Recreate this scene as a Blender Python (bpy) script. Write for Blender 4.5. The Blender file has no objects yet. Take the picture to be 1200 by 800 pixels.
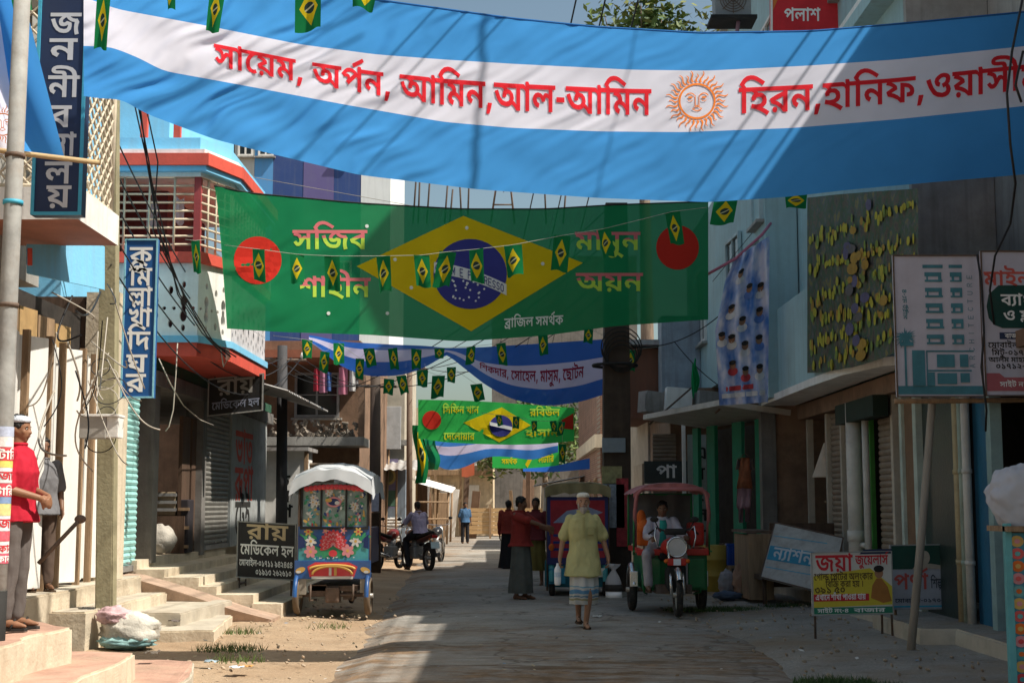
import bpy, bmesh, math, random
from mathutils import Vector, Matrix, Euler, noise as mnoise
from mathutils.geometry import delaunay_2d_cdt
R_ = math.radians
random.seed(7)
scene = bpy.context.scene
COL = scene.collection

# ------------------------------------------------------------------ camera, sky, sun, exposure
F_PX, HOR, CAM_H = 1667.0, 592.0, 1.55          # focal length and horizon in the photo's 1200 px frame
PITCH = math.atan((HOR - 400.0) / F_PX)
cam_d = bpy.data.cameras.new('camera')
cam_d.sensor_width = 36.0
cam_d.lens = 36.0 * F_PX / 1200.0
cam_d.clip_end = 3000.0
cam = bpy.data.objects.new('camera', cam_d)
COL.objects.link(cam)
cam.location = (0, 0, CAM_H)
cam.rotation_euler = (R_(90) + PITCH, 0, 0)
scene.camera = cam

SUN_TO = Vector((1.0, -0.31, 1.39)).normalized()  # towards the sun: from the right, a little behind the camera
world = bpy.data.worlds.new('World')
scene.world = world
world.use_nodes = True
wn = world.node_tree.nodes
wl = world.node_tree.links
sky = wn.new('ShaderNodeTexSky')
sky.sky_type = 'NISHITA'
sky.sun_disc = False
sky.sun_elevation = math.asin(SUN_TO.z)
sky.sun_rotation = math.atan2(SUN_TO.x, SUN_TO.y)
sky.air_density = 1.0
sky.dust_density = 3.0
sky.ozone_density = 0.8
bg = wn['Background']
bg.inputs[1].default_value = 0.1
tint = wn.new('ShaderNodeVectorMath'); tint.operation = 'MULTIPLY'; tint.inputs[1].default_value = (1.03, 1.06, 0.93)
wl.new(sky.outputs[0], tint.inputs[0]); wl.new(tint.outputs[0], bg.inputs[0])
sd = bpy.data.lights.new('sun', 'SUN')
sd.energy = 4.9
sd.angle = R_(0.53)
sd.color = (1.0, 0.93, 0.82)
sun = bpy.data.objects.new('sun', sd)
COL.objects.link(sun)
sun.rotation_euler = (-SUN_TO).to_track_quat('-Z', 'Y').to_euler()
scene.view_settings.view_transform = 'Standard'
scene.view_settings.look = 'None'
scene.view_settings.exposure = 0.42
scene.view_settings.gamma = 1.0
scene.cycles.max_bounces = 8
scene.cycles.use_denoising = True

# ------------------------------------------------------------------ photo pixel -> world point at a known depth
CP, SP = math.cos(PITCH), math.sin(PITCH)
def ray(px, py):
    u, v = (px - 600.0) / F_PX, (400.0 - py) / F_PX
    return Vector((u, CP - v * SP, SP + v * CP))
def P(px, py, Y):
    d = ray(px, py); return Vector((0, 0, CAM_H)) + d * (Y / d.y)
def PX(px, py, X):
    d = ray(px, py); return Vector((0, 0, CAM_H)) + d * (X / d.x)
def G(px, py, z=0.0):
    d = ray(px, py); return Vector((0, 0, CAM_H)) + d * ((z - CAM_H) / d.z)

# ------------------------------------------------------------------ materials
MATS = {}
def _nt(name):
    m = bpy.data.materials.new(name); m.use_nodes = True
    return m, m.node_tree.nodes, m.node_tree.links, m.node_tree.nodes['Principled BSDF']
def mat(name, col, rough=0.75, var=0.18, scale=3.0, dirt=0.25, bump=0.15, bscale=25.0, metal=0.0, dirtcol=None, streak=0.0, spec=0.3, coat=0.0, stretch=None):
    """aged painted / mineral surface: two-scale noise, blotchy dirt, rain streaks, fine bump"""
    if name in MATS: return MATS[name]
    m, n, l, b = _nt(name)
    tc = n.new('ShaderNodeTexCoord')
    src = tc.outputs['Object']
    if stretch:
        mp = n.new('ShaderNodeMapping'); mp.inputs['Scale'].default_value = stretch
        l.new(src, mp.inputs[0]); src = mp.outputs[0]
    n1 = n.new('ShaderNodeTexNoise'); n1.inputs['Scale'].default_value = scale; n1.inputs['Detail'].default_value = 8; n1.inputs['Roughness'].default_value = 0.65
    l.new(src, n1.inputs['Vector'])
    cr = n.new('ShaderNodeMapRange'); cr.inputs[1].default_value = 0.3; cr.inputs[2].default_value = 0.7
    cr.inputs[3].default_value = 1 - var; cr.inputs[4].default_value = 1 + var
    l.new(n1.outputs[0], cr.inputs[0])
    mx = n.new('ShaderNodeVectorMath'); mx.operation = 'SCALE'
    mx.inputs[0].default_value = col[:3]
    l.new(cr.outputs[0], mx.inputs['Scale'])
    out = mx.outputs[0]
    dc = dirtcol or (0.10, 0.075, 0.05)
    if dirt > 0:
        n2 = n.new('ShaderNodeTexNoise'); n2.inputs['Scale'].default_value = scale * 0.6; n2.inputs['Detail'].default_value = 10; n2.inputs['Roughness'].default_value = 0.75
        l.new(src, n2.inputs['Vector'])
        r2 = n.new('ShaderNodeMapRange'); r2.inputs[1].default_value = 0.5; r2.inputs[2].default_value = 0.72; r2.inputs[4].default_value = dirt
        l.new(n2.outputs[0], r2.inputs[0])
        mm = n.new('ShaderNodeMix'); mm.data_type = 'RGBA'
        l.new(r2.outputs[0], mm.inputs[0]); l.new(out, mm.inputs[6]); mm.inputs[7].default_value = (*dc, 1)
        out = mm.outputs[2]
    if streak > 0:
        mp = n.new('ShaderNodeMapping'); mp.inputs['Scale'].default_value = (9, 9, 0.5)
        l.new(tc.outputs['Object'], mp.inputs[0])
        n3 = n.new('ShaderNodeTexNoise'); n3.inputs['Scale'].default_value = 1.0; n3.inputs['Detail'].default_value = 6
        l.new(mp.outputs[0], n3.inputs['Vector'])
        r3 = n.new('ShaderNodeMapRange'); r3.inputs[1].default_value = 0.5; r3.inputs[2].default_value = 0.75; r3.inputs[4].default_value = streak
        l.new(n3.outputs[0], r3.inputs[0])
        mm = n.new('ShaderNodeMix'); mm.data_type = 'RGBA'
        l.new(r3.outputs[0], mm.inputs[0]); l.new(out, mm.inputs[6]); mm.inputs[7].default_value = (*dc, 1)
        out = mm.outputs[2]
    l.new(out, b.inputs['Base Color'])
    b.inputs['Roughness'].default_value = rough
    b.inputs['Metallic'].default_value = metal
    b.inputs['Specular IOR Level'].default_value = spec
    if coat: b.inputs['Coat Weight'].default_value = coat
    if bump > 0:
        nb = n.new('ShaderNodeTexNoise'); nb.inputs['Scale'].default_value = bscale; nb.inputs['Detail'].default_value = 6
        l.new(src, nb.inputs['Vector'])
        bp = n.new('ShaderNodeBump'); bp.inputs['Strength'].default_value = bump; bp.inputs['Distance'].default_value = 0.02
        l.new(nb.outputs[0], bp.inputs['Height']); l.new(bp.outputs[0], b.inputs['Normal'])
    MATS[name] = m
    return m
def cloth(name, col, trans=0.45, clear=0.0, var=0.06, rough=0.8):
    """thin woven cloth: diffuse + translucent (+ a little see-through), faint weave"""
    if name in MATS: return MATS[name]
    m, n, l, b = _nt(name)
    n.remove(b); out = n['Material Output']
    tc = n.new('ShaderNodeTexCoord')
    n1 = n.new('ShaderNodeTexNoise'); n1.inputs['Scale'].default_value = 1.5; n1.inputs['Detail'].default_value = 7
    l.new(tc.outputs['Object'], n1.inputs['Vector'])
    cr = n.new('ShaderNodeMapRange'); cr.inputs[1].default_value = 0.3; cr.inputs[2].default_value = 0.7
    cr.inputs[3].default_value = 1 - var; cr.inputs[4].default_value = 1 + var
    l.new(n1.outputs[0], cr.inputs[0])
    mx = n.new('ShaderNodeVectorMath'); mx.operation = 'SCALE'; mx.inputs[0].default_value = col[:3]
    l.new(cr.outputs[0], mx.inputs['Scale'])
    d = n.new('ShaderNodeBsdfDiffuse'); t = n.new('ShaderNodeBsdfTranslucent')
    l.new(mx.outputs[0], d.inputs[0]); l.new(mx.outputs[0], t.inputs[0])
    ms = n.new('ShaderNodeMixShader'); ms.inputs[0].default_value = trans
    l.new(d.outputs[0], ms.inputs[1]); l.new(t.outputs[0], ms.inputs[2])
    last = ms.outputs[0]
    if clear > 0:
        tr = n.new('ShaderNodeBsdfTransparent')
        tr.inputs[0].default_value = (*[0.35 + 0.65 * c ** 0.5 for c in col[:3]], 1)
        m2 = n.new('ShaderNodeMixShader'); m2.inputs[0].default_value = clear
        l.new(last, m2.inputs[1]); l.new(tr.outputs[0], m2.inputs[2]); last = m2.outputs[0]
    l.new(last, out.inputs[0])
    MATS[name] = m
    return m

# ------------------------------------------------------------------ mesh helpers
def BM(): return bmesh.new()
def box(bm, c, s, rot=None, bev=0.0):
    M = Matrix.Translation(Vector(c))
    if rot is not None:
        M = M @ (rot.to_4x4() if isinstance(rot, Matrix) else Euler(rot).to_matrix().to_4x4())
    M = M @ Matrix.Diagonal((*s, 1))
    r = bmesh.ops.create_cube(bm, size=1, matrix=M)
    if bev > 0:
        es = {e for v in r['verts'] for e in v.link_edges}
        bmesh.ops.bevel(bm, geom=list(es), offset=bev, segments=2, affect='EDGES', profile=0.6)
    return r['verts']
def box2(bm, a, b, bev=0.0):
    a, b = Vector(a), Vector(b)
    return box(bm, (a + b) / 2, [max(abs(x), 1e-4) for x in (b - a)], None, bev)
def frame_of(d):
    d = d.normalized()
    u = d.cross(Vector((0, 0, 1)))
    if u.length < 1e-3: u = d.cross(Vector((0, 1, 0)))
    u.normalize(); return u, d.cross(u).normalized()
def tube(bm, pts, r, seg=8, cap=True):
    """tube along a path; r a number or list"""
    pts = [Vector(p) for p in pts]
    rs = r if isinstance(r, (list, tuple)) else [r] * len(pts)
    rings = []; pu = None
    for i, p in enumerate(pts):
        d = (pts[min(i + 1, len(pts) - 1)] - pts[max(i - 1, 0)])
        if d.length < 1e-9: d = Vector((0, 0, 1))
        d.normalize()
        if pu is None: u, w = frame_of(d)
        else:
            u = pu - d * pu.dot(d)
            if u.length < 1e-4: u, _ = frame_of(d)
            u.normalize()
        w = d.cross(u); pu = u
        rings.append([bm.verts.new(p + (u * math.cos(a) + w * math.sin(a)) * rs[i]) for a in [2 * math.pi * k / seg for k in range(seg)]])
    for a, b in zip(rings, rings[1:]):
        for k in range(seg):
            f = bm.faces.new((a[k], a[(k + 1) % seg], b[(k + 1) % seg], b[k])); f.smooth = True
    if cap and seg > 2:
        bm.faces.new(rings[0][::-1]); bm.faces.new(rings[-1])
    return rings
def loft(bm, rings, cap=True, smooth=True, closed=True):
    R = [[bm.verts.new(Vector(p)) for p in r] for r in rings]
    n = len(R[0])
    for a, b in zip(R, R[1:]):
        for k in range(n if closed else n - 1):
            f = bm.faces.new((a[k], a[(k + 1) % n], b[(k + 1) % n], b[k])); f.smooth = smooth
    if cap and closed:
        bm.faces.new(R[0][::-1]); bm.faces.new(R[-1])
    return R
def oval(c, rx, ry, n=16, ax=None, ay=None, pw=1.0):
    c = Vector(c); ax = ax or Vector((1, 0, 0)); ay = ay or Vector((0, 1, 0))
    out = []
    for k in range(n):
        a = 2 * math.pi * k / n
        ca, sa = math.cos(a), math.sin(a)
        out.append(c + ax * rx * math.copysign(abs(ca) ** pw, ca) + ay * ry * math.copysign(abs(sa) ** pw, sa))
    return out
def ball(bm, c, r, seg=12, ring=8, rot=None):
    r = r if isinstance(r, (list, tuple)) else (r, r, r)
    M = Matrix.Translation(Vector(c))
    if rot is not None: M = M @ Euler(rot).to_matrix().to_4x4()
    M = M @ Matrix.Diagonal((*r, 1))
    g = bmesh.ops.create_uvsphere(bm, u_segments=seg, v_segments=ring, radius=1, matrix=M)
    for v in g['verts']:
        for f in v.link_faces: f.smooth = True
    return g['verts']
def prism(bm, poly, z0, z1):
    """vertical prism from an xy footprint"""
    lo = [bm.verts.new((p[0], p[1], z0)) for p in poly]; hi = [bm.verts.new((p[0], p[1], z1)) for p in poly]
    n = len(poly)
    bm.faces.new(lo[::-1]); bm.faces.new(hi)
    for k in range(n): bm.faces.new((lo[k], lo[(k + 1) % n], hi[(k + 1) % n], hi[k]))
    bmesh.ops.recalc_face_normals(bm, faces=bm.faces[:])
def extrude(bm, poly3, vec):
    """slab: planar 3-D polygon pushed along vec"""
    vec = Vector(vec)
    a = [bm.verts.new(Vector(p)) for p in poly3]; b = [bm.verts.new(Vector(p) + vec) for p in poly3]
    n = len(a)
    fs = [bm.faces.new(a[::-1]), bm.faces.new(b)]
    for k in range(n): fs.append(bm.faces.new((a[k], a[(k + 1) % n], b[(k + 1) % n], b[k])))
    bmesh.ops.recalc_face_normals(bm, faces=fs)
def torus(bm, c, R, r, axis='Y', seg=28, ms=8, a0=0.0, a1=2 * math.pi):
    c = Vector(c); full = abs(a1 - a0 - 2 * math.pi) < 1e-6
    ax = {'X': (Vector((0, 1, 0)), Vector((0, 0, 1))), 'Y': (Vector((1, 0, 0)), Vector((0, 0, 1))), 'Z': (Vector((1, 0, 0)), Vector((0, 1, 0)))}[axis] if isinstance(axis, str) else axis
    nn = ax[0].cross(ax[1]); rings = []
    N = seg if full else seg + 1
    for i in range(N):
        a = a0 + (a1 - a0) * i / seg
        d = ax[0] * math.cos(a) + ax[1] * math.sin(a)
        rings.append([bm.verts.new(c + d * (R + r * math.cos(t)) + nn * r * math.sin(t)) for t in [2 * math.pi * k / ms for k in range(ms)]])
    for i in range(N if full else N - 1):
        A, B = rings[i], rings[(i + 1) % N]
        for k in range(ms):
            f = bm.faces.new((A[k], A[(k + 1) % ms], B[(k + 1) % ms], B[k])); f.smooth = True
def obj(name, bm, m, parent=None, world=False, recalc=True, smooth=None):
    """link the bmesh as ONE mesh object; with world=True its coordinates are world ones although it is parented"""
    if recalc: bmesh.ops.recalc_face_normals(bm, faces=bm.faces[:])
    me = bpy.data.meshes.new(name)
    if parent is not None and world:
        bm.transform(wmat(parent).inverted())
    if smooth is not None:
        for f in bm.faces: f.smooth = smooth
    bm.to_mesh(me); bm.free()
    for x in (m if isinstance(m, (list, tuple)) else [m]): me.materials.append(x)
    o = bpy.data.objects.new(name, me); COL.objects.link(o)
    if parent is not None: o.parent = parent
    return o
def wmat(o):
    M = Matrix.LocRotScale(o.location, o.rotation_euler, o.scale)
    return wmat(o.parent) @ M if o.parent else M
def tag(o, label, cat, group=None, kind=None):
    o['label'] = label; o['category'] = cat
    if group: o['group'] = group
    if kind: o['kind'] = kind
    return o
def thing(name, label, cat, loc=(0, 0, 0), rz=0.0, group=None):
    o = bpy.data.objects.new(name, None); COL.objects.link(o)
    o.empty_display_size = 0.2
    o.location = loc; o.rotation_euler = (0, 0, rz)
    return tag(o, label, cat, group)
def struct(name, bm, m, **k):
    o = obj(name, bm, m, **k); o['kind'] = 'structure'; return o
def dup(o, loc=None, rz=None, label=None, parent=None):
    c = o.copy(); COL.objects.link(c)
    if parent is not None: c.parent = parent
    for ch in o.children: dup(ch, parent=c)
    if loc is not None: c.location = loc
    if rz is not None: c.rotation_euler[2] = rz
    if label: c['label'] = label
    return c
def grid(bm, fn, nu, nv, mi=None, uv=False):
    """sheet of faces over u,v in 0..1; mi(u,v) gives the material slot; uv=True writes u,v as a UV map"""
    V = [[bm.verts.new(fn(i / nu, j / nv)) for i in range(nu + 1)] for j in range(nv + 1)]
    L = bm.loops.layers.uv.verify() if uv else None
    for j in range(nv):
        for i in range(nu):
            f = bm.faces.new((V[j][i], V[j][i + 1], V[j + 1][i + 1], V[j + 1][i])); f.smooth = True
            if mi: f.material_index = mi((i + .5) / nu, (j + .5) / nv)
            if L:
                for lp, (a, b) in zip(f.loops, ((i, j), (i + 1, j), (i + 1, j + 1), (i, j + 1))): lp[L].uv = (a / nu, b / nv)

# ------------------------------------------------------------------ lettering: outlines of Bengali glyphs, drawn as filled faces on any surface
GLYPHS = [
[[102,89,102,74,88,74,88,0,70,0,70,46,74,39,68,45,64,47,61,46,57,42,51,33,44,23,36,17,28,15,19,16,12,22,4,32,17,40,22,33,27,31,30,32,34,36,40,46,43,50,51,60,59,62,66,61,73,55,71,54,70,60,70,74,-1,74,-1,89],[35,35,32,50,27,58,18,62,4,65,9,81,19,76,32,72,40,67,44,60,46,48]],
[[44,89,44,74,30,74,30,0,12,0,12,64,8,71,-1,74,-1,89,1,89,8,87,13,80,13,83,12,88,12,98,27,98,30,89]],
[[58,89,58,74,50,74,41,68,33,60,27,50,25,38,27,24,34,17,42,15,47,15,52,18,59,4,50,0,41,-1,22,4,10,17,6,37,10,56,20,71,36,80,26,74,-1,74,-1,89]],
[[96,89,96,74,82,74,82,0,64,0,51,12,33,20,11,25,5,41,13,46,22,51,32,56,19,62,4,66,9,77,14,74,-1,74,-1,89],[64,74,23,74,24,75,34,71,42,66,49,60,51,48,42,44,26,36,26,37,41,33,56,25,68,15,65,13,64,21],[25,-4,17,-1,14,7,17,14,25,17,32,14,35,7,32,-1]],
[[93,89,93,74,79,74,79,0,61,0,61,19,64,11,54,24,44,32,33,35,27,33,25,28,28,22,35,18,30,2,16,8,9,18,6,28,10,40,19,48,30,50,43,48,55,42,64,32,62,30,61,36,61,74,-1,74,-1,89],[46,46,45,44,45,41,27,46,25,57,18,63,3,66,7,80,15,77,29,74,39,68,44,59]],
[[32,20,33,18,30,7,26,-5,21,-17,6,-17,10,2,13,20]],
[[138,89,138,74,124,74,124,0,106,0,95,13,81,22,89,34,99,28,106,20,106,74,-1,74,-1,89],[57,12,35,16,25,23,17,32,9,45,2,61,19,66,29,44,41,32,56,28,67,30,74,35,76,43,73,52,65,55,60,53,58,49,58,46,59,44,42,41,40,47,40,51,43,62,51,68,62,70,79,66,90,55,94,41,90,26,78,16,68,13],[48,62,44,70,34,75,44,81,50,80,62,72,66,62]],
[[110,89,110,74,96,74,96,0,78,0,78,56,79,49,70,60,61,68,52,73,43,75,33,73,24,67,16,58,16,61,22,64,29,66,40,62,43,53,43,46,39,47,42,51,46,55,50,58,67,73,78,62,36,24,23,36,37,48,31,41,25,37,29,42,31,47,29,52,24,54,20,53,16,51,2,64,15,78,27,87,42,90,56,87,68,80,80,69,79,66,78,73,78,98,93,98,96,89]],
[[-42,106,7,131,14,118,-35,92]],
[[92,89,92,74,78,74,78,0,60,0,60,30,62,23,53,34,42,41,32,44,26,42,23,37,25,31,33,27,25,12,10,22,4,38,8,50,17,57,29,60,41,58,52,52,63,43,60,41,60,74,-1,74,-1,89]],
[[138,89,138,74,124,74,124,0,106,0,95,13,81,22,89,34,99,28,106,20,106,74,-1,74,-1,89],[57,12,35,16,25,23,17,32,9,45,2,61,19,66,29,44,41,32,56,28,67,30,74,35,76,43,73,52,65,55,60,53,58,49,58,46,59,44,42,41,40,47,40,51,43,62,51,68,62,70,79,66,90,55,94,41,90,26,78,16,68,13],[48,62,44,70,34,75,44,81,50,80,62,72,66,62],[181,89,181,74,167,74,167,0,149,0,149,64,144,71,137,74,135,74,135,89,138,89,144,87,149,80,149,98,163,98,167,89]],
[[44,89,44,74,30,74,30,0,12,0,12,74,-1,74,-1,89,12,89,7,95,3,101,17,119,31,128,48,131,61,130,74,126,89,118,108,107,99,95,79,107,64,114,50,116,38,113,29,107,23,98,30,89]],
[[112,89,112,74,98,74,98,0,80,0,80,45,83,38,78,45,71,48,67,47,64,44,63,38,63,34,48,33,45,41,40,47,32,48,27,47,24,45,23,41,27,32,37,27,32,12,17,18,8,28,4,41,8,53,17,61,30,64,44,61,56,52,53,53,59,61,67,63,76,61,83,56,80,53,80,74,-1,74,-1,89]],
[[7,51,45,51,45,34,7,34]],
[[37,69,49,69,58,66,69,56,72,43,71,33,65,25,56,20,44,17,41,23,55,18,69,11,83,3,73,-10,59,-1,43,7,26,13,7,17,10,32,19,30,29,29,44,31,52,36,54,43,50,52,39,55,32,54,28,52,27,47,28,45,11,42,9,52,12,61,22,67],[21,62,17,70,7,75,17,81,23,80,35,72,39,62],[83,89,83,74,-1,74,-1,89]],
[[91,89,91,74,77,74,77,0,59,0,46,14,30,24,10,30,3,46,31,60,62,71,59,66,59,74,-1,74,-1,89],[59,58,62,55,44,48,26,40,38,36,51,28,62,18,59,16],[25,-2,17,1,14,9,17,16,25,19,32,16,35,9,32,1]],
[[127,89,127,74,23,74,24,75,34,71,42,66,49,60,51,48,42,44,26,36,26,37,38,34,52,27,63,19,63,70,69,70,86,68,100,65,112,57,119,48,121,37,119,28,112,21,99,19,89,19,90,35,92,34,95,34,102,36,103,41,98,49,91,52,81,54,81,0,63,0,50,12,32,20,11,25,5,41,13,46,22,51,32,56,19,62,4,66,9,77,14,74,-1,74,-1,89]],
[[76,90,87,88,95,84,101,77,102,68,99,55,88,45,73,37,66,52,79,58,84,68,82,73,75,75,67,74,61,70,56,66,54,62,56,59,61,57,57,42,48,44,41,48,36,61,39,72,48,81,61,88],[104,31,101,20,94,11,83,6,69,4,48,7,30,17,15,37,8,51,2,68,20,73,26,55,32,42,40,32,48,25,67,20,80,23,84,27,85,33,82,41,73,46,90,53,100,44]],
[[44,74,30,74,30,0,12,0,12,74,-1,74,-1,89,12,89,7,102,-4,111,-19,116,-40,117,-52,116,-59,115,-61,112,-60,110,-54,109,-39,109,-26,108,-18,104,-14,97,-13,88,-30,88,-31,92,-33,95,-36,96,-51,96,-64,97,-72,100,-77,105,-78,111,-76,119,-68,126,-55,130,-37,131,-10,128,11,121,25,108,31,89,44,89]],
[[62,5,43,8,27,17,13,34,2,62,20,66,25,51,31,39,37,31,44,25,61,21,70,22,76,24,81,34,79,42,77,47,90,47,81,40,72,35,59,33,48,35,41,41,38,52,41,63,53,74,-1,74,-1,89,143,89,143,74,83,74,68,68,59,61,56,54,58,50,62,48,69,50,76,55,96,49,98,42,98,34,95,20,83,9,74,6],[127,28,128,16,132,2,114,-2,110,13,109,29,110,40,112,50,94,54,81,62,72,73,91,75,96,70,104,66,117,64,121,65,124,65,133,51,129,41]],
[[91,89,91,74,77,74,77,0,59,0,46,14,30,24,10,30,3,46,31,60,62,71,59,66,59,74,-1,74,-1,89],[59,58,62,55,44,48,26,40,38,36,51,28,62,18,59,16]],
[[103,89,103,74,89,74,89,0,71,0,71,72,72,76,71,81,71,98,86,98,89,89],[50,90,60,88,69,82,75,72,75,53,65,69,59,73,52,75,45,72,42,65,46,58,59,55,57,38,41,42,32,52,29,66,32,79,40,87],[12,90,24,87,33,79,36,64,33,51,24,42,8,38,6,55,16,56,22,60,23,65,20,72,11,75,0,73,-2,89,5,90]],
[[-43,-38,-53,-36,-62,-31,-66,-20,-64,-13,-60,-8,-52,-4,-43,-3,-24,-6,-6,-14,13,-27,3,-39,-13,-26,-27,-18,-40,-16,-47,-17,-49,-21,-47,-25,-42,-26,-36,-24,-33,-20,-31,-14,-30,-9,-30,2,-12,2,-12,-5,-13,-15,-18,-26,-27,-35]],
[[101,89,101,74,87,74,87,0,69,2,55,15,39,24,20,30,13,46,42,60,72,71,70,66,70,74,-1,74,-1,89],[69,58,72,55,54,48,36,40,48,36,61,29,72,19,70,18,69,25],[87,-17,69,-17,64,-10,54,-8,39,-10,30,-11,22,-10,13,-6,7,1,4,14,6,23,23,21,22,18,22,15,25,7,34,5,41,5,53,7,62,5,69,-1,69,10,87,10]],
[[103,89,103,74,89,74,89,0,71,0,57,14,40,23,19,29,15,45,23,42,45,37,60,29,71,20,71,98,86,98,89,89],[32,89,50,86,60,77,63,65,61,54,54,45,43,39,29,36,20,38,15,45,32,50,42,56,45,64,42,71,32,75,25,73,23,69,24,66,27,63,16,51,11,55,7,61,5,69,8,79,17,87]],
[[123,89,123,74,77,74,77,0,59,0,46,14,29,24,10,30,3,46,31,60,62,71,59,67,59,74,-1,74,-1,89],[59,58,62,55,49,51,38,46,26,40,38,36,51,28,62,18,59,16],[117,37,115,28,108,21,95,19,85,19,86,35,88,34,91,34,98,36,99,41,98,46,93,50,85,53,75,56,75,71,96,65,111,54,116,46]],
[[92,89,92,74,29,74,29,34,25,37,37,48,52,57,70,66,83,55,79,47,77,39,77,29,78,16,82,2,64,-2,60,13,59,29,60,39,62,49,66,57,71,49,55,41,39,30,26,18,11,27,11,74,-1,74,-1,89]],
[[96,42,93,28,84,18,72,12,59,10,55,17,71,15,87,12,104,6,99,-8,73,0,47,5,22,7,23,23,32,21,43,21,64,24,75,31,78,41,74,51,60,55,56,55,54,67,58,68,63,68,80,65,90,59,95,50],[34,28,22,29,15,35,12,41,11,52,11,75,28,75,28,46,29,44,35,42,44,43,49,47,52,51,50,54,43,54,31,57,22,65,24,77,30,72,36,69,45,67,59,67,62,65,67,60,69,53,65,40,52,31],[-1,74,-1,89,105,89,105,74]],
[[86,89,86,74,30,74,30,24,32,20,39,18,47,20,54,25,59,32,61,39,59,43,53,45,47,45,44,59,51,61,58,61,70,59,76,52,79,42,75,27,66,15,53,6,38,3,26,4,19,8,14,16,12,31,12,74,-1,74,-1,89],[54,89,52,95,44,97,34,97,16,99,6,106,2,113,0,122,0,126,1,130,18,129,18,125,19,120,21,116,25,113,44,113,58,111,66,107,70,100,72,89]],
[[75,39,63,41,53,47,46,56,48,56,45,48,38,41,28,38,20,40,12,45,4,55,16,63,22,56,27,54,32,56,36,62,37,75,54,75,57,66,61,60,66,55,73,54,79,56,81,62,78,71,71,78,89,81,94,75,98,68,99,59,96,48,87,42],[110,89,110,74,-1,74,-1,89],[73,53,83,52,90,48,94,43,96,32,96,-17,78,-17,72,-10,64,-8,48,-10,38,-10,28,-9,19,-5,11,3,8,19,10,32,28,29,26,20,29,10,34,6,41,5,56,7,63,7,71,6,78,0,78,36,76,38,74,39,71,39,66,38,62,36,58,33,56,29,58,27,61,26,63,26,65,27,67,14,63,13,56,12,47,14,41,19,39,27,42,37,50,45,61,51]],
[[114,89,114,74,100,74,100,31,82,31,82,50,85,41,78,49,71,52,68,51,64,48,63,42,63,38,48,37,43,48,32,53,25,51,23,46,26,40,34,36,27,21,15,27,7,35,4,47,8,58,16,65,29,68,44,65,56,56,53,57,58,64,68,67,77,65,84,60,83,59,82,64,82,74,-1,74,-1,89],[44,28,56,26,65,19,69,24,75,25,82,23,88,17,83,19,82,24,82,32,100,32,100,-6,82,-6,82,14,86,3,82,9,77,11,74,10,73,6,73,4,74,3,58,2,55,11,47,14,43,13,42,9,43,5,50,2,44,-12,29,-3,24,11,26,18,30,23,36,27]],
[[108,89,108,74,94,74,94,0,76,0,65,11,54,19,40,25,24,29,19,45,27,42,50,37,65,29,76,20,76,98,90,98,94,89],[68,66,64,52,53,41,33,36,22,39,19,45,36,50,47,56,50,64,47,72,41,78,58,89,65,79],[27,60,19,61,12,65,8,70,6,78,7,84,9,90,26,86,24,81,26,77,30,76,35,77,40,80,45,86,58,89,59,84,51,71,41,63]],
[[96,89,96,74,82,74,82,0,64,0,52,11,35,19,15,24,9,37,14,41,20,44,26,48,32,45,29,45,16,47,8,54,6,62,10,73,22,83,40,78,28,71,24,63,27,57,33,56,40,57,47,60,55,48,37,38,29,33,29,36,48,30,64,19,64,74,-1,74,-1,89]],
[[107,89,107,74,57,74,57,55,58,51,61,49,65,51,69,55,74,61,90,64,97,49,100,34,96,18,83,7,73,4,62,3,44,6,27,15,13,33,8,46,2,62,20,66,25,51,30,39,37,30,44,23,60,19,69,20,76,23,81,29,82,37,80,46,75,53,89,54,79,43,68,36,58,34,50,35,44,39,40,46,39,57,39,74,-1,74,-1,89]],
[[51,89,48,95,41,97,32,97,15,99,4,106,0,113,-1,122,-1,126,0,130,17,129,16,127,16,125,17,120,19,116,23,113,40,113,54,111,62,107,66,100,68,89],[37,69,49,69,58,66,69,56,72,43,71,33,65,25,56,20,44,17,41,23,55,18,69,11,83,3,73,-10,59,-1,43,7,26,13,7,17,10,32,19,30,29,29,44,31,52,36,54,43,50,52,39,55,32,54,28,52,27,47,28,45,11,42,9,52,12,61,22,67],[21,62,17,70,7,75,17,81,23,80,35,72,39,62],[83,89,83,74,-1,74,-1,89]],
[[44,12,26,15,13,26,10,35,9,46,12,62,24,74,33,78,45,79,56,78,65,75,76,62,80,45,76,28,64,16,55,13],[45,64,36,62,29,55,27,45,29,35,34,29,43,27,53,29,59,36,61,46,59,56,54,62]],
[[44,0,32,1,23,6,18,12,16,20,21,33,35,42,41,26,37,24,35,21,37,17,44,16,55,19,58,27,56,34,50,40,39,47,25,57,18,65,16,74,18,82,24,90,40,81,37,78,36,74,39,69,45,64,55,58,68,48,75,38,77,26,73,12,61,3]],
[[53,40,62,38,51,34,39,33,25,34,16,39,10,47,8,57,11,70,19,80,31,87,45,89,55,88,64,83,69,76,71,64,71,25,72,20,74,18,80,17,78,0,63,2,55,9,53,21],[40,48,49,49,57,53,53,50,53,60,52,68,51,71,48,73,44,74,37,72,32,69,28,64,27,58,30,50]],
[[28,47,42,44,50,37,54,27,51,17,45,9,45,15,60,21,64,26,66,32,64,40,56,47,39,53,19,59,9,66,5,76,7,83,11,90,27,84,25,81,25,78,26,76,29,74,36,71,48,68,67,60,78,52,83,43,85,33,80,17,68,7,50,2,28,0,26,0,23,15,33,19,36,25,34,30,28,32,23,31,21,27,22,25,22,22,6,19,4,24,3,29,6,39,15,45]],
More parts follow.
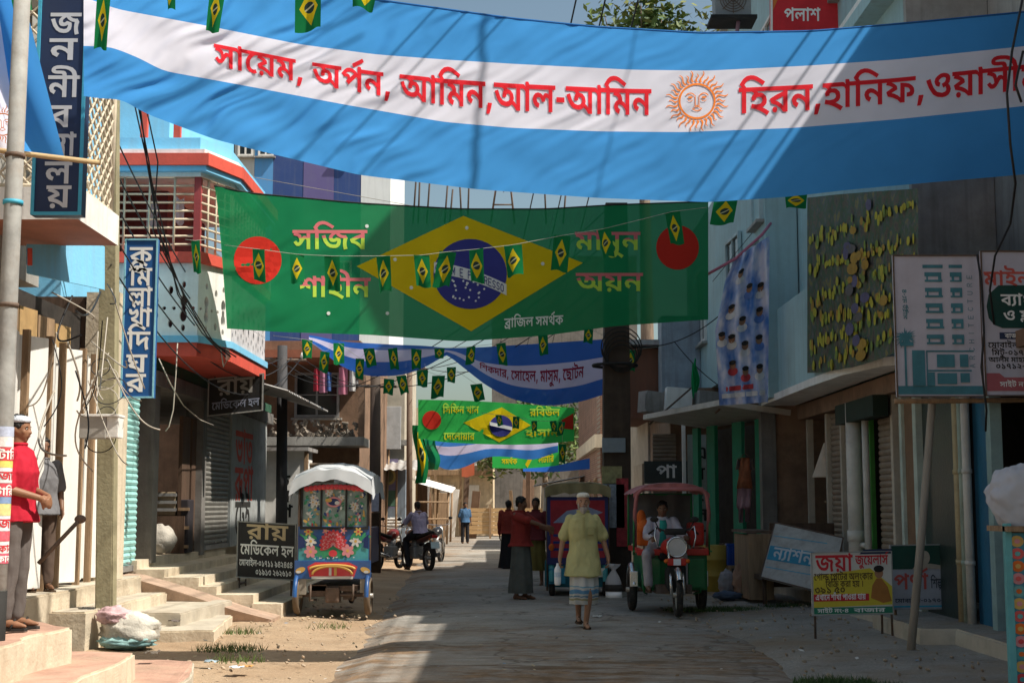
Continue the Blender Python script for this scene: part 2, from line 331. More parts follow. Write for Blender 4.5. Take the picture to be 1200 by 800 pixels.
[[44,0,29,2,17,7,10,15,8,25,9,32,14,39,21,45,33,49,32,43,19,50,12,57,9,67,13,78,25,86,43,89,55,88,64,86,76,78,79,68,76,57,68,50,57,45,56,50,74,40,79,34,80,25,78,14,71,6,60,2],[44,15,52,16,58,18,62,26,59,32,53,37,44,40,31,34,26,26,31,18,36,16],[44,54,52,57,58,60,60,65,56,71,44,74,36,73,30,70,28,65,32,59]],
[[17,76,18,83,23,90,38,83,36,81,36,78,37,76,40,74,50,71,61,68,69,63,73,56,74,48,72,37,67,30,57,25,45,22,43,23,40,23,42,28,56,23,68,17,81,9,71,-4,57,6,42,13,26,19,8,23,10,37,21,35,44,35,51,38,56,46,54,51,50,55,41,57,26,62,19,68]],
[[47,0,26,4,11,16,7,25,6,35,8,46,13,56,31,74,59,90,68,79,66,76,66,73,68,68,75,66,78,66,85,54,71,46,65,39,63,33,66,27,74,25,79,25,85,9,68,2],[48,15,60,17,65,18,67,14,57,16,51,21,46,33,48,43,54,52,67,62,70,53,60,55,53,61,51,67,51,71,53,74,61,73,42,61,29,49,25,34,28,23,37,17]],
[[83,42,80,22,70,9,62,5,52,4,37,7,24,16,13,36,8,50,4,67,21,72,25,54,29,40,34,31,39,25,51,20,59,23,63,31,65,42,63,55,59,65,52,69,49,67,47,63,49,56,32,52,30,59,29,67,32,77,40,82,50,84,60,83,68,78,79,63]],
[[53,4,36,7,23,15,12,33,7,45,3,61,20,65,25,44,32,30,40,23,51,20,58,21,63,25,66,31,67,40,65,50,62,56,75,55,68,44,60,38,51,35,44,36,39,39,35,44,33,56,33,61,32,66,30,68,24,69,26,86,39,85,46,80,49,74,50,66,50,58,51,53,54,51,57,51,60,54,63,61,76,64,80,56,83,47,84,38,81,21,71,9,63,5]],
[[63,4,44,7,27,16,13,34,7,46,2,62,20,66,25,51,31,39,37,30,44,25,62,20,73,22,81,28,83,38,82,44,80,50,77,54,91,66,99,51,101,36,97,20,84,8,75,5],[58,37,49,38,43,42,38,47,37,54,38,61,40,66,56,62,55,60,55,57,57,53,61,52,66,53,70,56,76,63,91,66,91,57,82,46,71,39],[108,89,108,74,-1,74,-1,89]],
[[61,5,37,10,26,17,17,28,9,43,2,62,20,66,30,41,42,26,59,21,69,22,76,25,80,31,81,38,79,47,74,52,68,54,62,52,60,47,60,43,61,40,44,38,42,44,41,49,45,60,54,66,66,68,84,64,95,53,99,37,95,21,83,9,73,6],[106,89,106,74,-1,74,-1,89]],
[[117,89,117,74,77,74,77,0,59,0,46,14,30,24,10,30,3,46,31,60,62,71,59,66,59,74,-1,74,-1,89],[59,58,62,55,44,48,26,40,38,36,51,28,62,18,59,16],[106,31,107,20,109,9,93,6,90,18,89,29,90,42,94,52,102,46,93,43,74,36,72,51,85,57,99,61,111,51,107,41],[24,-2,17,1,14,9,17,16,24,19,32,16,35,9,32,1]],
[[42,89,42,74,30,74,39,76,32,70,29,63,28,56,29,46,31,36,33,25,31,14,27,5,17,-2,0,-7,-4,7,8,12,13,18,14,25,13,36,11,46,10,56,11,64,14,70,19,76,18,74,-1,74,-1,89]],
[[69,0,69,58,72,51,65,60,58,67,49,73,39,75,28,72,20,64,19,65,25,68,34,69,45,66,51,60,54,51,52,43,48,35,40,28,29,21,18,36,31,43,36,51,35,55,30,56,24,56,17,53,2,65,13,78,24,87,38,90,51,87,63,80,75,69,69,71,69,98,84,98,87,89,101,89,101,74,87,74,87,0]],
[[28,69,38,68,46,63,53,57,51,58,56,65,65,68,75,65,85,57,79,45,73,50,68,53,63,51,61,45,61,42,46,41,43,47,37,52,31,53,25,52,23,47,27,40,36,36,30,21,16,27,7,36,4,48,8,59,16,66],[145,89,145,74,95,74,95,52,96,48,99,46,103,48,108,52,112,58,128,61,135,47,138,31,134,15,121,4,111,1,99,0,80,3,63,13,49,32,64,40,73,27,84,19,98,16,107,17,114,20,119,26,120,33,118,43,113,50,127,51,117,40,107,33,96,31,88,32,82,36,78,43,77,53,77,74,-1,74,-1,89]],
[[43,90,57,87,70,78,86,62,78,50,70,60,61,68,52,73,42,75,33,73,25,68,16,60,16,63,23,66,30,68,39,65,43,55,43,52,42,49,25,42,29,46,30,51,29,55,24,56,20,55,16,53,2,66,15,79,28,87],[77,63,35,29,23,41,34,49,39,50,42,54,45,57,48,59,66,74],[110,89,110,74,96,74,96,30,78,32,78,56,79,66,78,73,78,98,93,98,96,89],[39,29,51,27,60,20,64,25,70,26,77,24,83,18,79,20,78,25,78,33,96,32,96,-6,78,-6,78,16,80,4,77,10,72,12,69,11,68,7,68,4,53,3,49,12,42,15,38,14,36,10,38,6,44,3,38,-11,24,-2,19,12,20,19,24,24,31,28]],
[[20,45,37,33,51,18,62,1,48,-7,38,8,25,20,9,32],[9,68,12,79,20,86,31,89,42,86,50,79,53,68,50,57,42,49,31,47,20,49,12,57],[23,68,26,62,31,60,37,62,39,68,37,74,31,76,26,74]],
[[140,89,140,74,-1,74,-1,89],[71,72,81,71,88,67,93,62,94,50,94,0,76,0,70,7,62,9,45,7,35,6,25,7,15,11,7,20,5,35,5,42,6,48,24,46,23,42,23,37,25,27,31,23,38,22,46,22,60,24,70,22,76,16,76,54,74,56,72,57,69,57,64,56,59,54,55,51,54,47,55,45,58,44,61,44,63,45,65,31,60,30,53,30,41,34,37,38,36,44,39,54,46,63,57,69],[113,60,122,59,129,55,133,48,134,40,131,30,124,21,110,15,105,29,114,33,117,39,115,44,110,46,101,42,97,37,92,30,85,39,91,49,98,55]],
[[26,0,26,89,44,89,44,0]],
[[76,90,87,88,94,84,99,78,101,66,101,0,83,0,80,6,75,9,67,10,49,8,39,8,27,9,16,13,8,22,5,39,5,47,6,54,24,52,23,47,23,40,24,31,29,26,35,24,41,23,54,24,65,25,75,24,83,18,83,63,82,69,81,73,74,75,67,73,61,68,56,62,55,58,55,55,57,53,67,53,68,38,64,37,57,37,43,41,38,47,37,55,40,67,48,78,61,87]],
[[8,125,4,110,-5,100,-21,97,-37,100,-47,110,-51,125,-36,126,-32,114,-28,110,-22,109,-11,113,-7,126],[-14,120,-16,115,-22,113,-27,115,-29,120,-27,125,-22,127,-16,125]],
[[96,89,96,74,82,74,82,0,64,0,51,12,33,20,11,25,5,41,13,46,22,51,32,56,19,62,4,66,9,77,14,74,-1,74,-1,89],[64,74,23,74,24,75,34,71,42,66,49,60,51,48,42,44,26,36,26,37,41,33,56,25,68,15,65,13,64,21]],
[[93,89,93,74,79,74,79,0,61,0,61,60,64,52,54,63,44,71,33,74,28,73,24,70,23,65,25,59,30,55,42,53,40,35,20,40,8,51,5,65,8,78,17,87,30,90,44,87,55,80,65,71,62,71,61,78,61,98,76,98,79,89]],
[[118,89,118,74,104,74,104,-6,86,-6,86,18,87,19,86,26,86,53,91,40,81,49,72,52,66,50,64,45,64,42,49,41,46,47,40,51,32,53,25,51,23,46,25,41,31,37,23,23,13,29,7,37,4,47,8,58,17,66,30,68,41,67,50,62,59,55,53,53,58,64,69,67,81,64,90,58,87,59,86,64,86,74,-1,74,-1,89],[55,37,65,36,74,32,84,25,94,15,91,-1,82,9,73,16,64,21,55,22,43,19,31,9,30,11,36,15,44,16,52,14,56,6,56,2,55,0,39,-7,42,-4,44,0,42,4,38,5,34,5,30,3,18,14,29,27,41,34],[86,12,48,-19,37,-8,47,0,52,1,54,4,57,7,60,9,77,22]],
[[126,89,126,74,22,74,25,75,34,72,50,62,52,50,42,46,34,42,43,40,53,37,62,33,62,70,68,70,85,68,99,65,111,57,118,48,120,37,118,28,111,21,98,19,88,19,89,35,91,34,93,34,100,36,102,41,97,49,90,52,80,54,80,15,65,15,51,23,34,29,17,31,11,45,18,50,25,53,33,57,22,62,9,66,15,81,20,74,-1,74,-1,89],[24,24,36,21,45,13,49,18,54,19,61,17,68,10,62,13,62,19,80,19,80,-6,62,-6,62,9,65,-2,62,3,57,6,54,5,53,-1,38,-2,34,7,27,11,23,9,21,6,23,2,29,-1,23,-15,9,-6,5,0,4,8,5,14,9,20,16,23]],
[[73,89,70,95,63,97,42,97,25,99,15,106,11,113,9,122,9,126,10,130,27,129,27,120,30,116,34,113,63,113,76,111,84,107,88,100,90,89],[107,89,107,74,57,74,57,55,58,51,61,49,65,51,69,55,74,61,90,64,97,49,100,34,96,18,83,7,73,4,62,3,44,6,27,15,13,33,8,46,2,62,20,66,25,51,30,39,37,30,44,23,60,19,69,20,76,23,81,29,82,37,80,46,75,53,89,54,79,43,68,36,58,34,50,35,44,39,40,46,39,57,39,74,-1,74,-1,89]],
[[86,89,86,74,30,74,30,24,32,20,39,18,47,20,54,25,59,32,61,39,59,43,53,45,44,46,37,49,32,52,28,57,29,74,35,66,44,62,54,60,56,60,68,59,74,55,78,49,79,43,75,27,66,15,53,6,38,3,26,4,19,8,14,16,12,31,12,74,-1,74,-1,89]]]
RUNS = {
'সায়েম, অর্পন, আমিন,আল-আমিন':(2073,[(0,0,0),(1,101,0),(2,144,0),(3,200,0),(4,294,0),(5,386,0),(6,466,0),(7,602,0),(8,696,0),(9,711,0),(5,801,0),(10,881,0),(11,1060,0),(4,1103,0),(9,1195,0),(5,1285,0),(10,1328,0),(12,1507,0),(13,1617,0),(10,1669,0),(11,1848,0),(4,1891,0),(9,1983,0)]),
'হিরন,হানিফ,ওয়াসীম':(1256,[(11,0,0),(14,43,0),(15,124,0),(9,214,0),(5,304,0),(14,347,0),(1,428,0),(11,471,0),(9,514,0),(16,604,0),(5,730,0),(17,772,0),(3,883,0),(1,978,0),(0,1021,0),(18,1121,0),(4,1164,0)]),
'সজিব':(374,[(0,0,0),(11,101,0),(19,144,0),(20,285,0)]),
'শাহীন':(359,[(21,0,0),(1,101,0),(14,144,0),(18,226,0),(9,269,0)]),
'মামুন':(317,[(4,0,0),(1,92,0),(4,135,0),(22,224,0),(9,227,0)]),
'অয়ন':(321,[(6,0,0),(3,136,0),(9,231,0)]),
'ব্রাজিল সমর্থক':(890,[(23,0,0),(1,100,0),(11,143,0),(19,185,0),(12,327,0),(0,474,0),(4,575,0),(24,667,0),(8,750,0),(25,768,0)]),
'শিকদার, সোহেল, মাসুম, ছোটন':(1882,[(11,0,0),(21,43,0),(25,144,0),(26,266,0),(1,357,0),(15,400,0),(5,489,0),(2,569,0),(0,625,0),(1,726,0),(2,769,0),(14,825,0),(12,907,0),(5,1017,0),(4,1097,0),(1,1189,0),(0,1232,0),(22,1329,0),(4,1332,0),(5,1424,0),(2,1504,0),(27,1560,0),(1,1664,0),(28,1707,0),(9,1792,0)]),
'জ':(141,[(19,0,0)]),
'ন':(90,[(9,0,0)]),
'নী':(133,[(9,0,0),(18,90,0)]),
'ব':(89,[(20,0,0)]),
'স্ত্রা':(152,[(29,0,0),(1,109,0)]),
'ল':(110,[(12,0,0)]),
'য়':(94,[(3,0,0)]),
'কু':(122,[(25,0,0),(22,84,0)]),
'মি':(135,[(11,0,0),(4,43,0)]),
'ল্লা':(156,[(30,0,0),(1,113,0)]),
'খা':(149,[(31,0,0),(1,106,0)]),
'দি':(134,[(11,0,0),(26,43,0)]),
'ঘ':(94,[(32,0,0)]),
'র':(89,[(15,0,0)]),
'রায়':(227,[(15,0,0),(1,89,0),(3,132,0)]),
'মেডিকেল হল':(813,[(2,0,0),(4,56,0),(11,148,0),(33,191,0),(2,296,0),(25,353,0),(12,474,0),(14,622,0),(12,703,0)]),
'মোবাইল-০১৭১১ ৯৪২৪৫৪':(1575,[(2,0,0),(4,56,0),(1,148,0),(20,191,0),(1,280,0),(34,323,0),(12,405,0),(13,515,0),(35,567,0),(36,655,0),(37,743,0),(36,832,0),(36,920,0),(38,1045,0),(39,1134,0),(40,1222,0),(39,1310,0),(41,1399,0),(39,1487,0)]),
'০১৯১৩ ২৬২৬১০':(1009,[(35,0,0),(36,88,0),(38,177,0),(36,265,0),(42,353,0),(40,479,0),(43,567,0),(40,655,0),(43,744,0),(36,832,0),(35,920,0)]),
'ভাত':(254,[(44,0,0),(1,107,0),(45,150,0)]),
'রূপা':(268,[(46,0,0),(7,116,0),(1,225,0)]),
'টেই':(222,[(2,0,0),(28,56,0),(34,141,0)]),
'ন্যাশনাল':(518,[(9,0,0),(47,90,0),(1,130,0),(21,173,0),(9,275,0),(1,365,0),(12,408,0)]),
'জয়া':(279,[(19,0,0),(3,141,0),(1,236,0)]),
'জুয়েলার্স':(546,[(19,0,0),(22,133,0),(2,141,0),(3,198,0),(12,292,0),(1,402,0),(0,445,0),(8,546,0)]),
'গোল্ড প্লেটের অলংকার':(1374,[(2,0,0),(48,56,0),(1,156,0),(49,199,0),(2,379,0),(50,435,0),(2,544,0),(28,600,0),(15,685,0),(6,811,0),(12,947,0),(51,1058,0),(25,1120,0),(1,1242,0),(15,1285,0)]),
'বিক্রি করা হয় ।':(912,[(11,0,0),(20,43,0),(11,132,0),(52,175,0),(25,351,0),(15,473,0),(1,562,0),(14,642,0),(3,723,0),(53,855,0)]),
'৩৯১ ৫০':(479,[(42,0,0),(38,88,0),(36,177,0),(41,302,0),(35,390,0)]),
'এখানে শাঁখা পাওয়া যায়':(1445,[(54,0,0),(31,113,0),(1,220,0),(2,262,0),(9,319,0),(21,446,0),(1,547,0),(55,577,0),(31,590,0),(1,697,0),(7,777,0),(1,885,0),(17,928,0),(3,1039,0),(1,1133,0),(56,1213,0),(1,1308,0),(3,1351,0)]),
'পর্ণা':(243,[(7,0,0),(57,109,0),(1,200,0),(8,229,0)]),
'শিল্পালয়':(509,[(11,0,0),(21,43,0),(58,144,0),(1,261,0),(12,304,0),(3,414,0)]),
'পা':(151,[(7,0,0),(1,109,0)]),
'পলাশ':(363,[(7,0,0),(12,109,0),(1,219,0),(21,262,0)]),
'মাইন ব':(433,[(4,0,0),(1,92,0),(34,135,0),(9,216,0),(20,343,0)]),
'ব্যাংক':(357,[(20,0,0),(47,89,0),(1,130,0),(51,173,0),(25,235,0)]),
'ও ফ্ল্যাট':(440,[(17,0,0),(59,148,0),(47,272,0),(1,313,0),(28,356,0)]),
'মোবাইল-০১৭৩০-৩':(1149,[(2,0,0),(4,56,0),(1,148,0),(20,191,0),(1,280,0),(34,323,0),(12,405,0),(13,515,0),(35,567,0),(36,655,0),(37,743,0),(42,832,0),(35,920,0),(13,1008,0),(42,1060,0)]),
'মিটু-০১৭১৬-১২':(941,[(11,0,0),(4,43,0),(28,135,0),(22,204,0),(13,219,0),(35,271,0),(36,359,0),(37,448,0),(36,536,0),(43,624,0),(13,713,0),(36,764,0),(40,853,0)]),
'আলম মাহমুদ আহমেদ':(1353,[(10,0,0),(12,179,0),(4,289,0),(4,418,0),(1,510,0),(14,553,0),(4,634,0),(22,723,0),(26,726,0),(10,854,0),(14,1033,0),(2,1114,0),(4,1171,0),(26,1262,0)]),
'০১৭১২-০৩৬':(758,[(35,0,0),(36,88,0),(37,177,0),(36,265,0),(40,353,0),(13,442,0),(35,493,0),(42,582,0),(43,670,0)]),
'সাইট নং-৪':(639,[(0,0,0),(1,101,0),(34,144,0),(28,225,0),(9,347,0),(51,437,0),(13,499,0),(39,551,0)]),
'সিফিন খান':(679,[(11,0,0),(0,43,0),(11,144,0),(16,187,0),(9,312,0),(31,440,0),(1,546,0),(9,589,0)]),
'দেলোয়ার':(583,[(2,0,0),(26,56,0),(2,147,0),(12,203,0),(1,314,0),(3,356,0),(1,451,0),(15,494,0)]),
'রবিউল':(437,[(15,0,0),(11,89,0),(20,132,0),(60,222,0),(12,327,0)]),
'হাসান':(358,[(14,0,0),(1,81,0),(0,124,0),(1,225,0),(9,268,0)]),
'চ':(84,[(61,0,0)]),
'প':(109,[(7,0,0)]),
'৪':(88,[(39,0,0)]),
'এ':(113,[(54,0,0)]),
'ম':(92,[(4,0,0)]),
'হ':(81,[(14,0,0)]),
'সমর্থক':(416,[(0,0,0),(4,101,0),(24,193,0),(8,276,0),(25,294,0)]),
'লটারি':(370,[(12,0,0),(28,110,0),(1,195,0),(11,237,0),(15,280,0)]),
'বাজার':(406,[(20,0,0),(1,89,0),(19,132,0),(1,274,0),(15,316,0)]),
'দোকান':(445,[(2,0,0),(26,56,0),(1,147,0),(25,190,0),(1,312,0),(9,355,0)])}
EM = 1000.0 / 7
_strokes = {  # plain stroke capitals for the few Latin words, on a 0..1 box
 'A': [[(0,0),(.5,1),(1,0)],[(.2,.38),(.8,.38)]], 'C': [[(1,.85),(.6,1),(.2,.9),(0,.5),(.2,.1),(.6,0),(1,.15)]], 'D': [[(0,0),(0,1),(.55,1),(1,.65),(1,.35),(.55,0),(0,0)]],
 'E': [[(1,1),(0,1),(0,0),(1,0)],[(0,.5),(.8,.5)]], 'G': [[(1,.85),(.6,1),(.2,.9),(0,.5),(.2,.1),(.6,0),(1,.15),(1,.45),(.6,.45)]], 'H': [[(0,0),(0,1)],[(1,0),(1,1)],[(0,.5),(1,.5)]],
 'I': [[(.5,0),(.5,1)]], 'M': [[(0,0),(0,1),(.5,.3),(1,1),(1,0)]], 'O': [[(.5,1),(.1,.85),(0,.5),(.1,.15),(.5,0),(.9,.15),(1,.5),(.9,.85),(.5,1)]], 'P': [[(0,0),(0,1),(.7,1),(1,.78),(.7,.5),(0,.5)]],
 'R': [[(0,0),(0,1),(.7,1),(1,.78),(.7,.5),(0,.5)],[(.5,.5),(1,0)]], 'S': [[(1,.85),(.5,1),(.05,.8),(.2,.55),(.8,.45),(.95,.2),(.5,0),(0,.15)]], 'T': [[(0,1),(1,1)],[(.5,1),(.5,0)]], 'U': [[(0,1),(0,.25),(.3,0),(.7,0),(1,.25),(1,1)]]}
def _stroke_poly(pts, w):
    out = []
    for (a, b) in zip(pts, pts[1:]):
        a, b = Vector(a), Vector(b); d = (b - a).normalized(); n = Vector((-d.y, d.x)) * w / 2; a = a - d * w * .4; b = b + d * w * .4
        out.append([tuple(a + n), tuple(a - n), tuple(b - n), tuple(b + n)])
    return out
def text_contours(s):
    """-> (contours, width) in em units: baseline at 0, head line near 0.62"""
    if s in RUNS:
        w, run = RUNS[s]; cs = []
        for g, x, y in run:
            for c in GLYPHS[g]: cs.append([((c[k] + x) / EM, (c[k + 1] + y) / EM) for k in range(0, len(c), 2)])
        return cs, w / EM
    cs = []; x = 0
    for ch in s:
        if ch != ' ':
            for st in _strokes[ch]:
                for p in _stroke_poly([(x + a * .42, b * .68) for a, b in st], .10): cs.append(p)
        x += .62
    return cs, x
def _wind(x, y, cs, bb=None):
    w = 0
    for n, c in enumerate(cs):
        if bb and not (bb[n][0] <= x <= bb[n][1] and bb[n][2] <= y <= bb[n][3]): continue
        for (x0, y0), (x1, y1) in zip(c, c[1:] + c[:1]):
            if (y0 <= y) != (y1 <= y):
                t = x0 + (y - y0) * (x1 - x0) / (y1 - y0)
                if t > x: w += 1 if y1 > y0 else -1
    return w
def fill(cs, step=None):
    """triangulate with the nonzero rule; step adds inner points so that the faces can bend with cloth"""
    vs = []; es = []
    for c in cs:
        q = []
        for (x0, y0), (x1, y1) in zip(c, c[1:] + c[:1]):
            n = 1 if not step else max(1, int(math.hypot(x1 - x0, y1 - y0) / step))
            for k in range(n): q.append((x0 + (x1 - x0) * k / n, y0 + (y1 - y0) * k / n))
        b = len(vs); vs += [Vector(p) for p in q]
        es += [(b + k, b + (k + 1) % len(q)) for k in range(len(q))]
    if step:
        x0, x1, y0, y1 = min(v.x for v in vs), max(v.x for v in vs), min(v.y for v in vs), max(v.y for v in vs)
        if (x1 - x0) * (y1 - y0) / step ** 2 < 6000:
            for i in range(1, int((x1 - x0) / step)):
                for j in range(1, int((y1 - y0) / step)): vs.append(Vector((x0 + step * (i + .5 * (j % 2)), y0 + step * j)))
    r = delaunay_2d_cdt(vs, es, [], 0, 1e-4)
    V = r[0]; T = []; bb = [(min(p[0] for p in c), max(p[0] for p in c), min(p[1] for p in c), max(p[1] for p in c)) for c in cs]
    for t in r[2]:
        cx = sum(V[i].x for i in t) / len(t); cy = sum(V[i].y for i in t) / len(t)
        if _wind(cx, cy, cs, bb): T.append(t)
    return V, T
def letter(bm, s, fn, size=1.0, x=0.0, y=0.0, align='l', step=None, fit=None, sx=1.0, mi=0):
    """lettering of em size `size` put at (x, y) in surface coordinates; fn(x, y) -> 3-D point; fit = wanted width"""
    cs, w = text_contours(s)
    if fit: sx = fit / (w * size)
    if align == 'c': x -= w * size * sx / 2
    V, T = fill(cs, step / size if step else None)
    vv = [None] * len(V)
    for t in T:
        for i in t:
            if vv[i] is None: vv[i] = bm.verts.new(fn(x + V[i].x * size * sx, y + V[i].y * size))
        try:
            f = bm.faces.new([vv[i] for i in t]); f.material_index = mi
        except ValueError: pass
    return w * size * sx
def shape(bm, poly, fn, step=None, mi=0):
    V, T = fill([poly], step); vv = {}
    for t in T:
        for i in t:
            if i not in vv: vv[i] = bm.verts.new(fn(V[i].x, V[i].y))
        f = bm.faces.new([vv[i] for i in t]); f.material_index = mi
def plane_fn(o, ux, uy):
    o, ux, uy = Vector(o), Vector(ux), Vector(uy)
    return lambda x, y: o + ux * x + uy * y
def ell(cx, cy, rx, ry, n=24, rot=0.0):
    c, s = math.cos(rot), math.sin(rot)
    return [(cx + rx * math.cos(a) * c - ry * math.sin(a) * s, cy + rx * math.cos(a) * s + ry * math.sin(a) * c) for a in [2 * math.pi * k / n for k in range(n)]]
def rect(x0, y0, x1, y1): return [(x0, y0), (x1, y0), (x1, y1), (x0, y1)]

# ================================================================== SETTING: ground, road, platforms
def S(r, g, b, k=1.0):
    f = lambda c: ((c / 255.0 + 0.055) / 1.055) ** 2.4 if c > 10 else c / 255.0 / 12.92
    return (f(r) * k, f(g) * k, f(b) * k)
def ground_mat(name, base, dirt, tracks):
    m, n, l, b = _nt(name)
    tc = n.new('ShaderNodeTexCoord')
    def nz(sc, det=8, ro=.6, st=None):
        t = n.new('ShaderNodeTexNoise'); t.inputs['Scale'].default_value = sc; t.inputs['Detail'].default_value = det; t.inputs['Roughness'].default_value = ro
        v = tc.outputs['Object']
        if st:
            mp = n.new('ShaderNodeMapping'); mp.inputs['Scale'].default_value = st; l.new(v, mp.inputs[0]); v = mp.outputs[0]
        l.new(v, t.inputs['Vector']); return t.outputs[0]
    def rng(x, a, c, lo=0., hi=1.):
        r = n.new('ShaderNodeMapRange'); r.inputs[1].default_value = a; r.inputs[2].default_value = c; r.inputs[3].default_value = lo; r.inputs[4].default_value = hi
        l.new(x, r.inputs[0]); return r.outputs[0]
    def mix(f, a, c):
        x = n.new('ShaderNodeMix'); x.data_type = 'RGBA'; l.new(f, x.inputs[0])
        for i, v in ((6, a), (7, c)):
            if isinstance(v, tuple): x.inputs[i].default_value = (*v, 1)
            else: l.new(v, x.inputs[i])
        return x.outputs[2]
    def mth(op, a, c):
        x = n.new('ShaderNodeMath'); x.operation = op; x.use_clamp = True
        for i, v in ((0, a), (1, c)):
            if isinstance(v, (int, float)): x.inputs[i].default_value = v
            else: l.new(v, x.inputs[i])
        return x.outputs[0]
    c = mix(rng(nz(0.9), .35, .65), base, tuple(x * .72 for x in base))
    c = mix(rng(nz(38, 4), .52, .7, 0, .6), c, tuple(min(1, x * 1.5) for x in base))
    sx = n.new('ShaderNodeSeparateXYZ'); l.new(tc.outputs['Object'], sx.inputs[0])
    if tracks:
        c = mix(rng(nz(.45, 5, .5), .48, .56, 0, .55), c, tuple(x * 1.28 for x in base))          # relaid lighter patches
        c = mix(rng(nz(11, 6, .7), .5, .68, 0, .45), c, tuple(x * .5 for x in base))
        vc = n.new('ShaderNodeTexVoronoi'); vc.feature = 'DISTANCE_TO_EDGE'; vc.inputs['Scale'].default_value = .42
        wv = n.new('ShaderNodeVectorMath'); wv.operation = 'ADD'; ns = n.new('ShaderNodeTexNoise'); ns.inputs['Scale'].default_value = 1.8; ns.inputs['Detail'].default_value = 6
        l.new(tc.outputs['Object'], ns.inputs['Vector']); l.new(tc.outputs['Object'], wv.inputs[0]); l.new(ns.outputs['Color'], wv.inputs[1]); l.new(wv.outputs[0], vc.inputs['Vector'])
        c = mix(rng(vc.outputs['Distance'], .004, .014, .75, 0), c, tuple(x * .3 for x in base))   # cracks
        near = rng(sx.outputs[1], 20.5, 13.5, 0, .8)                                              # mud carried onto the near end
        side = n.new('ShaderNodeMath'); side.operation = 'ABSOLUTE'; of = n.new('ShaderNodeMath'); of.operation = 'SUBTRACT'; l.new(sx.outputs[0], of.inputs[0]); of.inputs[1].default_value = .55; l.new(of.outputs[0], side.inputs[0])
        near = mth('ADD', near, rng(side.outputs[0], 1.5, 2.5, 0, .5))
        f = mth('ADD', near, rng(nz(.6, 9, .68), .42, .62, -.35, .5))
        f = mth('MULTIPLY', f, rng(nz(2.4, 9, .72, (.8, 1.5, 1)), .38, .55, .1, 1.0))
        c = mix(f, c, mix(rng(nz(5, 9, .7), .38, .62), dirt, tuple(x * .55 for x in dirt)))
        c = mix(mth('MULTIPLY', rng(nz(1.2, 10, .62, (.5, 1.5, 1)), .55, .62, 0, .8), near), c, tuple(x * .38 for x in dirt))
    else:
        c = mix(rng(nz(.35, 9, .7), .45, .62, 0, .8), c, dirt)
        c = mix(rng(nz(5, 8, .7), .55, .7, 0, .6), c, tuple(x * .55 for x in dirt))
    v = n.new('ShaderNodeTexVoronoi'); v.inputs['Scale'].default_value = 16; l.new(tc.outputs['Object'], v.inputs['Vector'])
    peb = rng(v.outputs['Distance'], .05, .16, .6, 0)
    msk = rng(nz(1.3), .5, .62)
    c = mix(mth('MULTIPLY', peb, msk), c, tuple(min(1, x * 1.5) for x in base))
    l.new(c, b.inputs['Base Color']); b.inputs['Roughness'].default_value = .92; b.inputs['Specular IOR Level'].default_value = .15
    bp = n.new('ShaderNodeBump'); bp.inputs['Strength'].default_value = .6; bp.inputs['Distance'].default_value = .03
    hh = n.new('ShaderNodeMath'); hh.operation = 'ADD'; l.new(nz(14, 10, .7), hh.inputs[0]); l.new(peb, hh.inputs[1])
    l.new(hh.outputs[0], bp.inputs['Height']); l.new(bp.outputs[0], b.inputs['Normal'])
    return m
M_DIRT = ground_mat('sandy_dirt', (0.42, 0.31, 0.21), (0.33, 0.225, 0.14), False)
M_ROAD = ground_mat('worn_road', (0.31, 0.29, 0.26), (0.29, 0.19, 0.115), True)
M_CONC_PALE = ground_mat('pale_concrete', (0.33, 0.305, 0.27), (0.27, 0.20, 0.135), False)

# ground: one sheet to the horizon, gently uneven beside the road
bm = BM()
xs = [-900, -300, -60, -20] + [-9 + .3 * i for i in range(61)] + [20, 60, 300, 900]
ys = [-60, -5] + [8 + .35 * i for i in range(170)] + [80, 110, 160, 300, 700, 1500]
V = []
for y in ys:
    row = []
    for x in xs:
        z = 0.0
        if -9 < x < 9 and y < 70:
            z = 0.05 * mnoise.noise(Vector((x * .8, y * .6, 0))) + .025 * mnoise.noise(Vector((x * 3, y * 2, 4)))
            edge = min(1, max(0, (abs(x - .2) - 2.2) / 1.5))
            z = z * edge - .06 * (1 - edge)
        row.append(bm.verts.new((x, y, z)))
    V.append(row)
for a, b in zip(V, V[1:]):
    for i in range(len(xs) - 1):
        f = bm.faces.new((a[i], a[i + 1], b[i + 1], b[i])); f.smooth = True
struct('ground', bm, M_DIRT)
# road: worn concrete sheet with ragged edges
bm = BM()
prev = None
for i in range(0, 200):
    y = 6 + .33 * i
    l_ = -1.75 - .04 * max(0, y - 16) + .28 * mnoise.noise(Vector((y * .5, 1, 0))) + .1 * mnoise.noise(Vector((y * 2.2, 5, 0)))
    r_ = 2.95 + .4 * mnoise.noise(Vector((y * .35, 9, 0))) + .12 * mnoise.noise(Vector((y * 2, 3, 0)))
    row = []
    for k in range(13):
        t = k / 12; x = l_ + (r_ - l_) * t
        z = .012 + .03 * math.sin(math.pi * t) + .012 * mnoise.noise(Vector((x, y * .7, 2)))
        if k in (0, 12): z = -.07
        row.append(bm.verts.new((x, y, z)))
    if prev:
        for k in range(12):
            f = bm.faces.new((prev[k], prev[k + 1], row[k + 1], row[k])); f.smooth = True
    prev = row
struct('road', bm, M_ROAD)
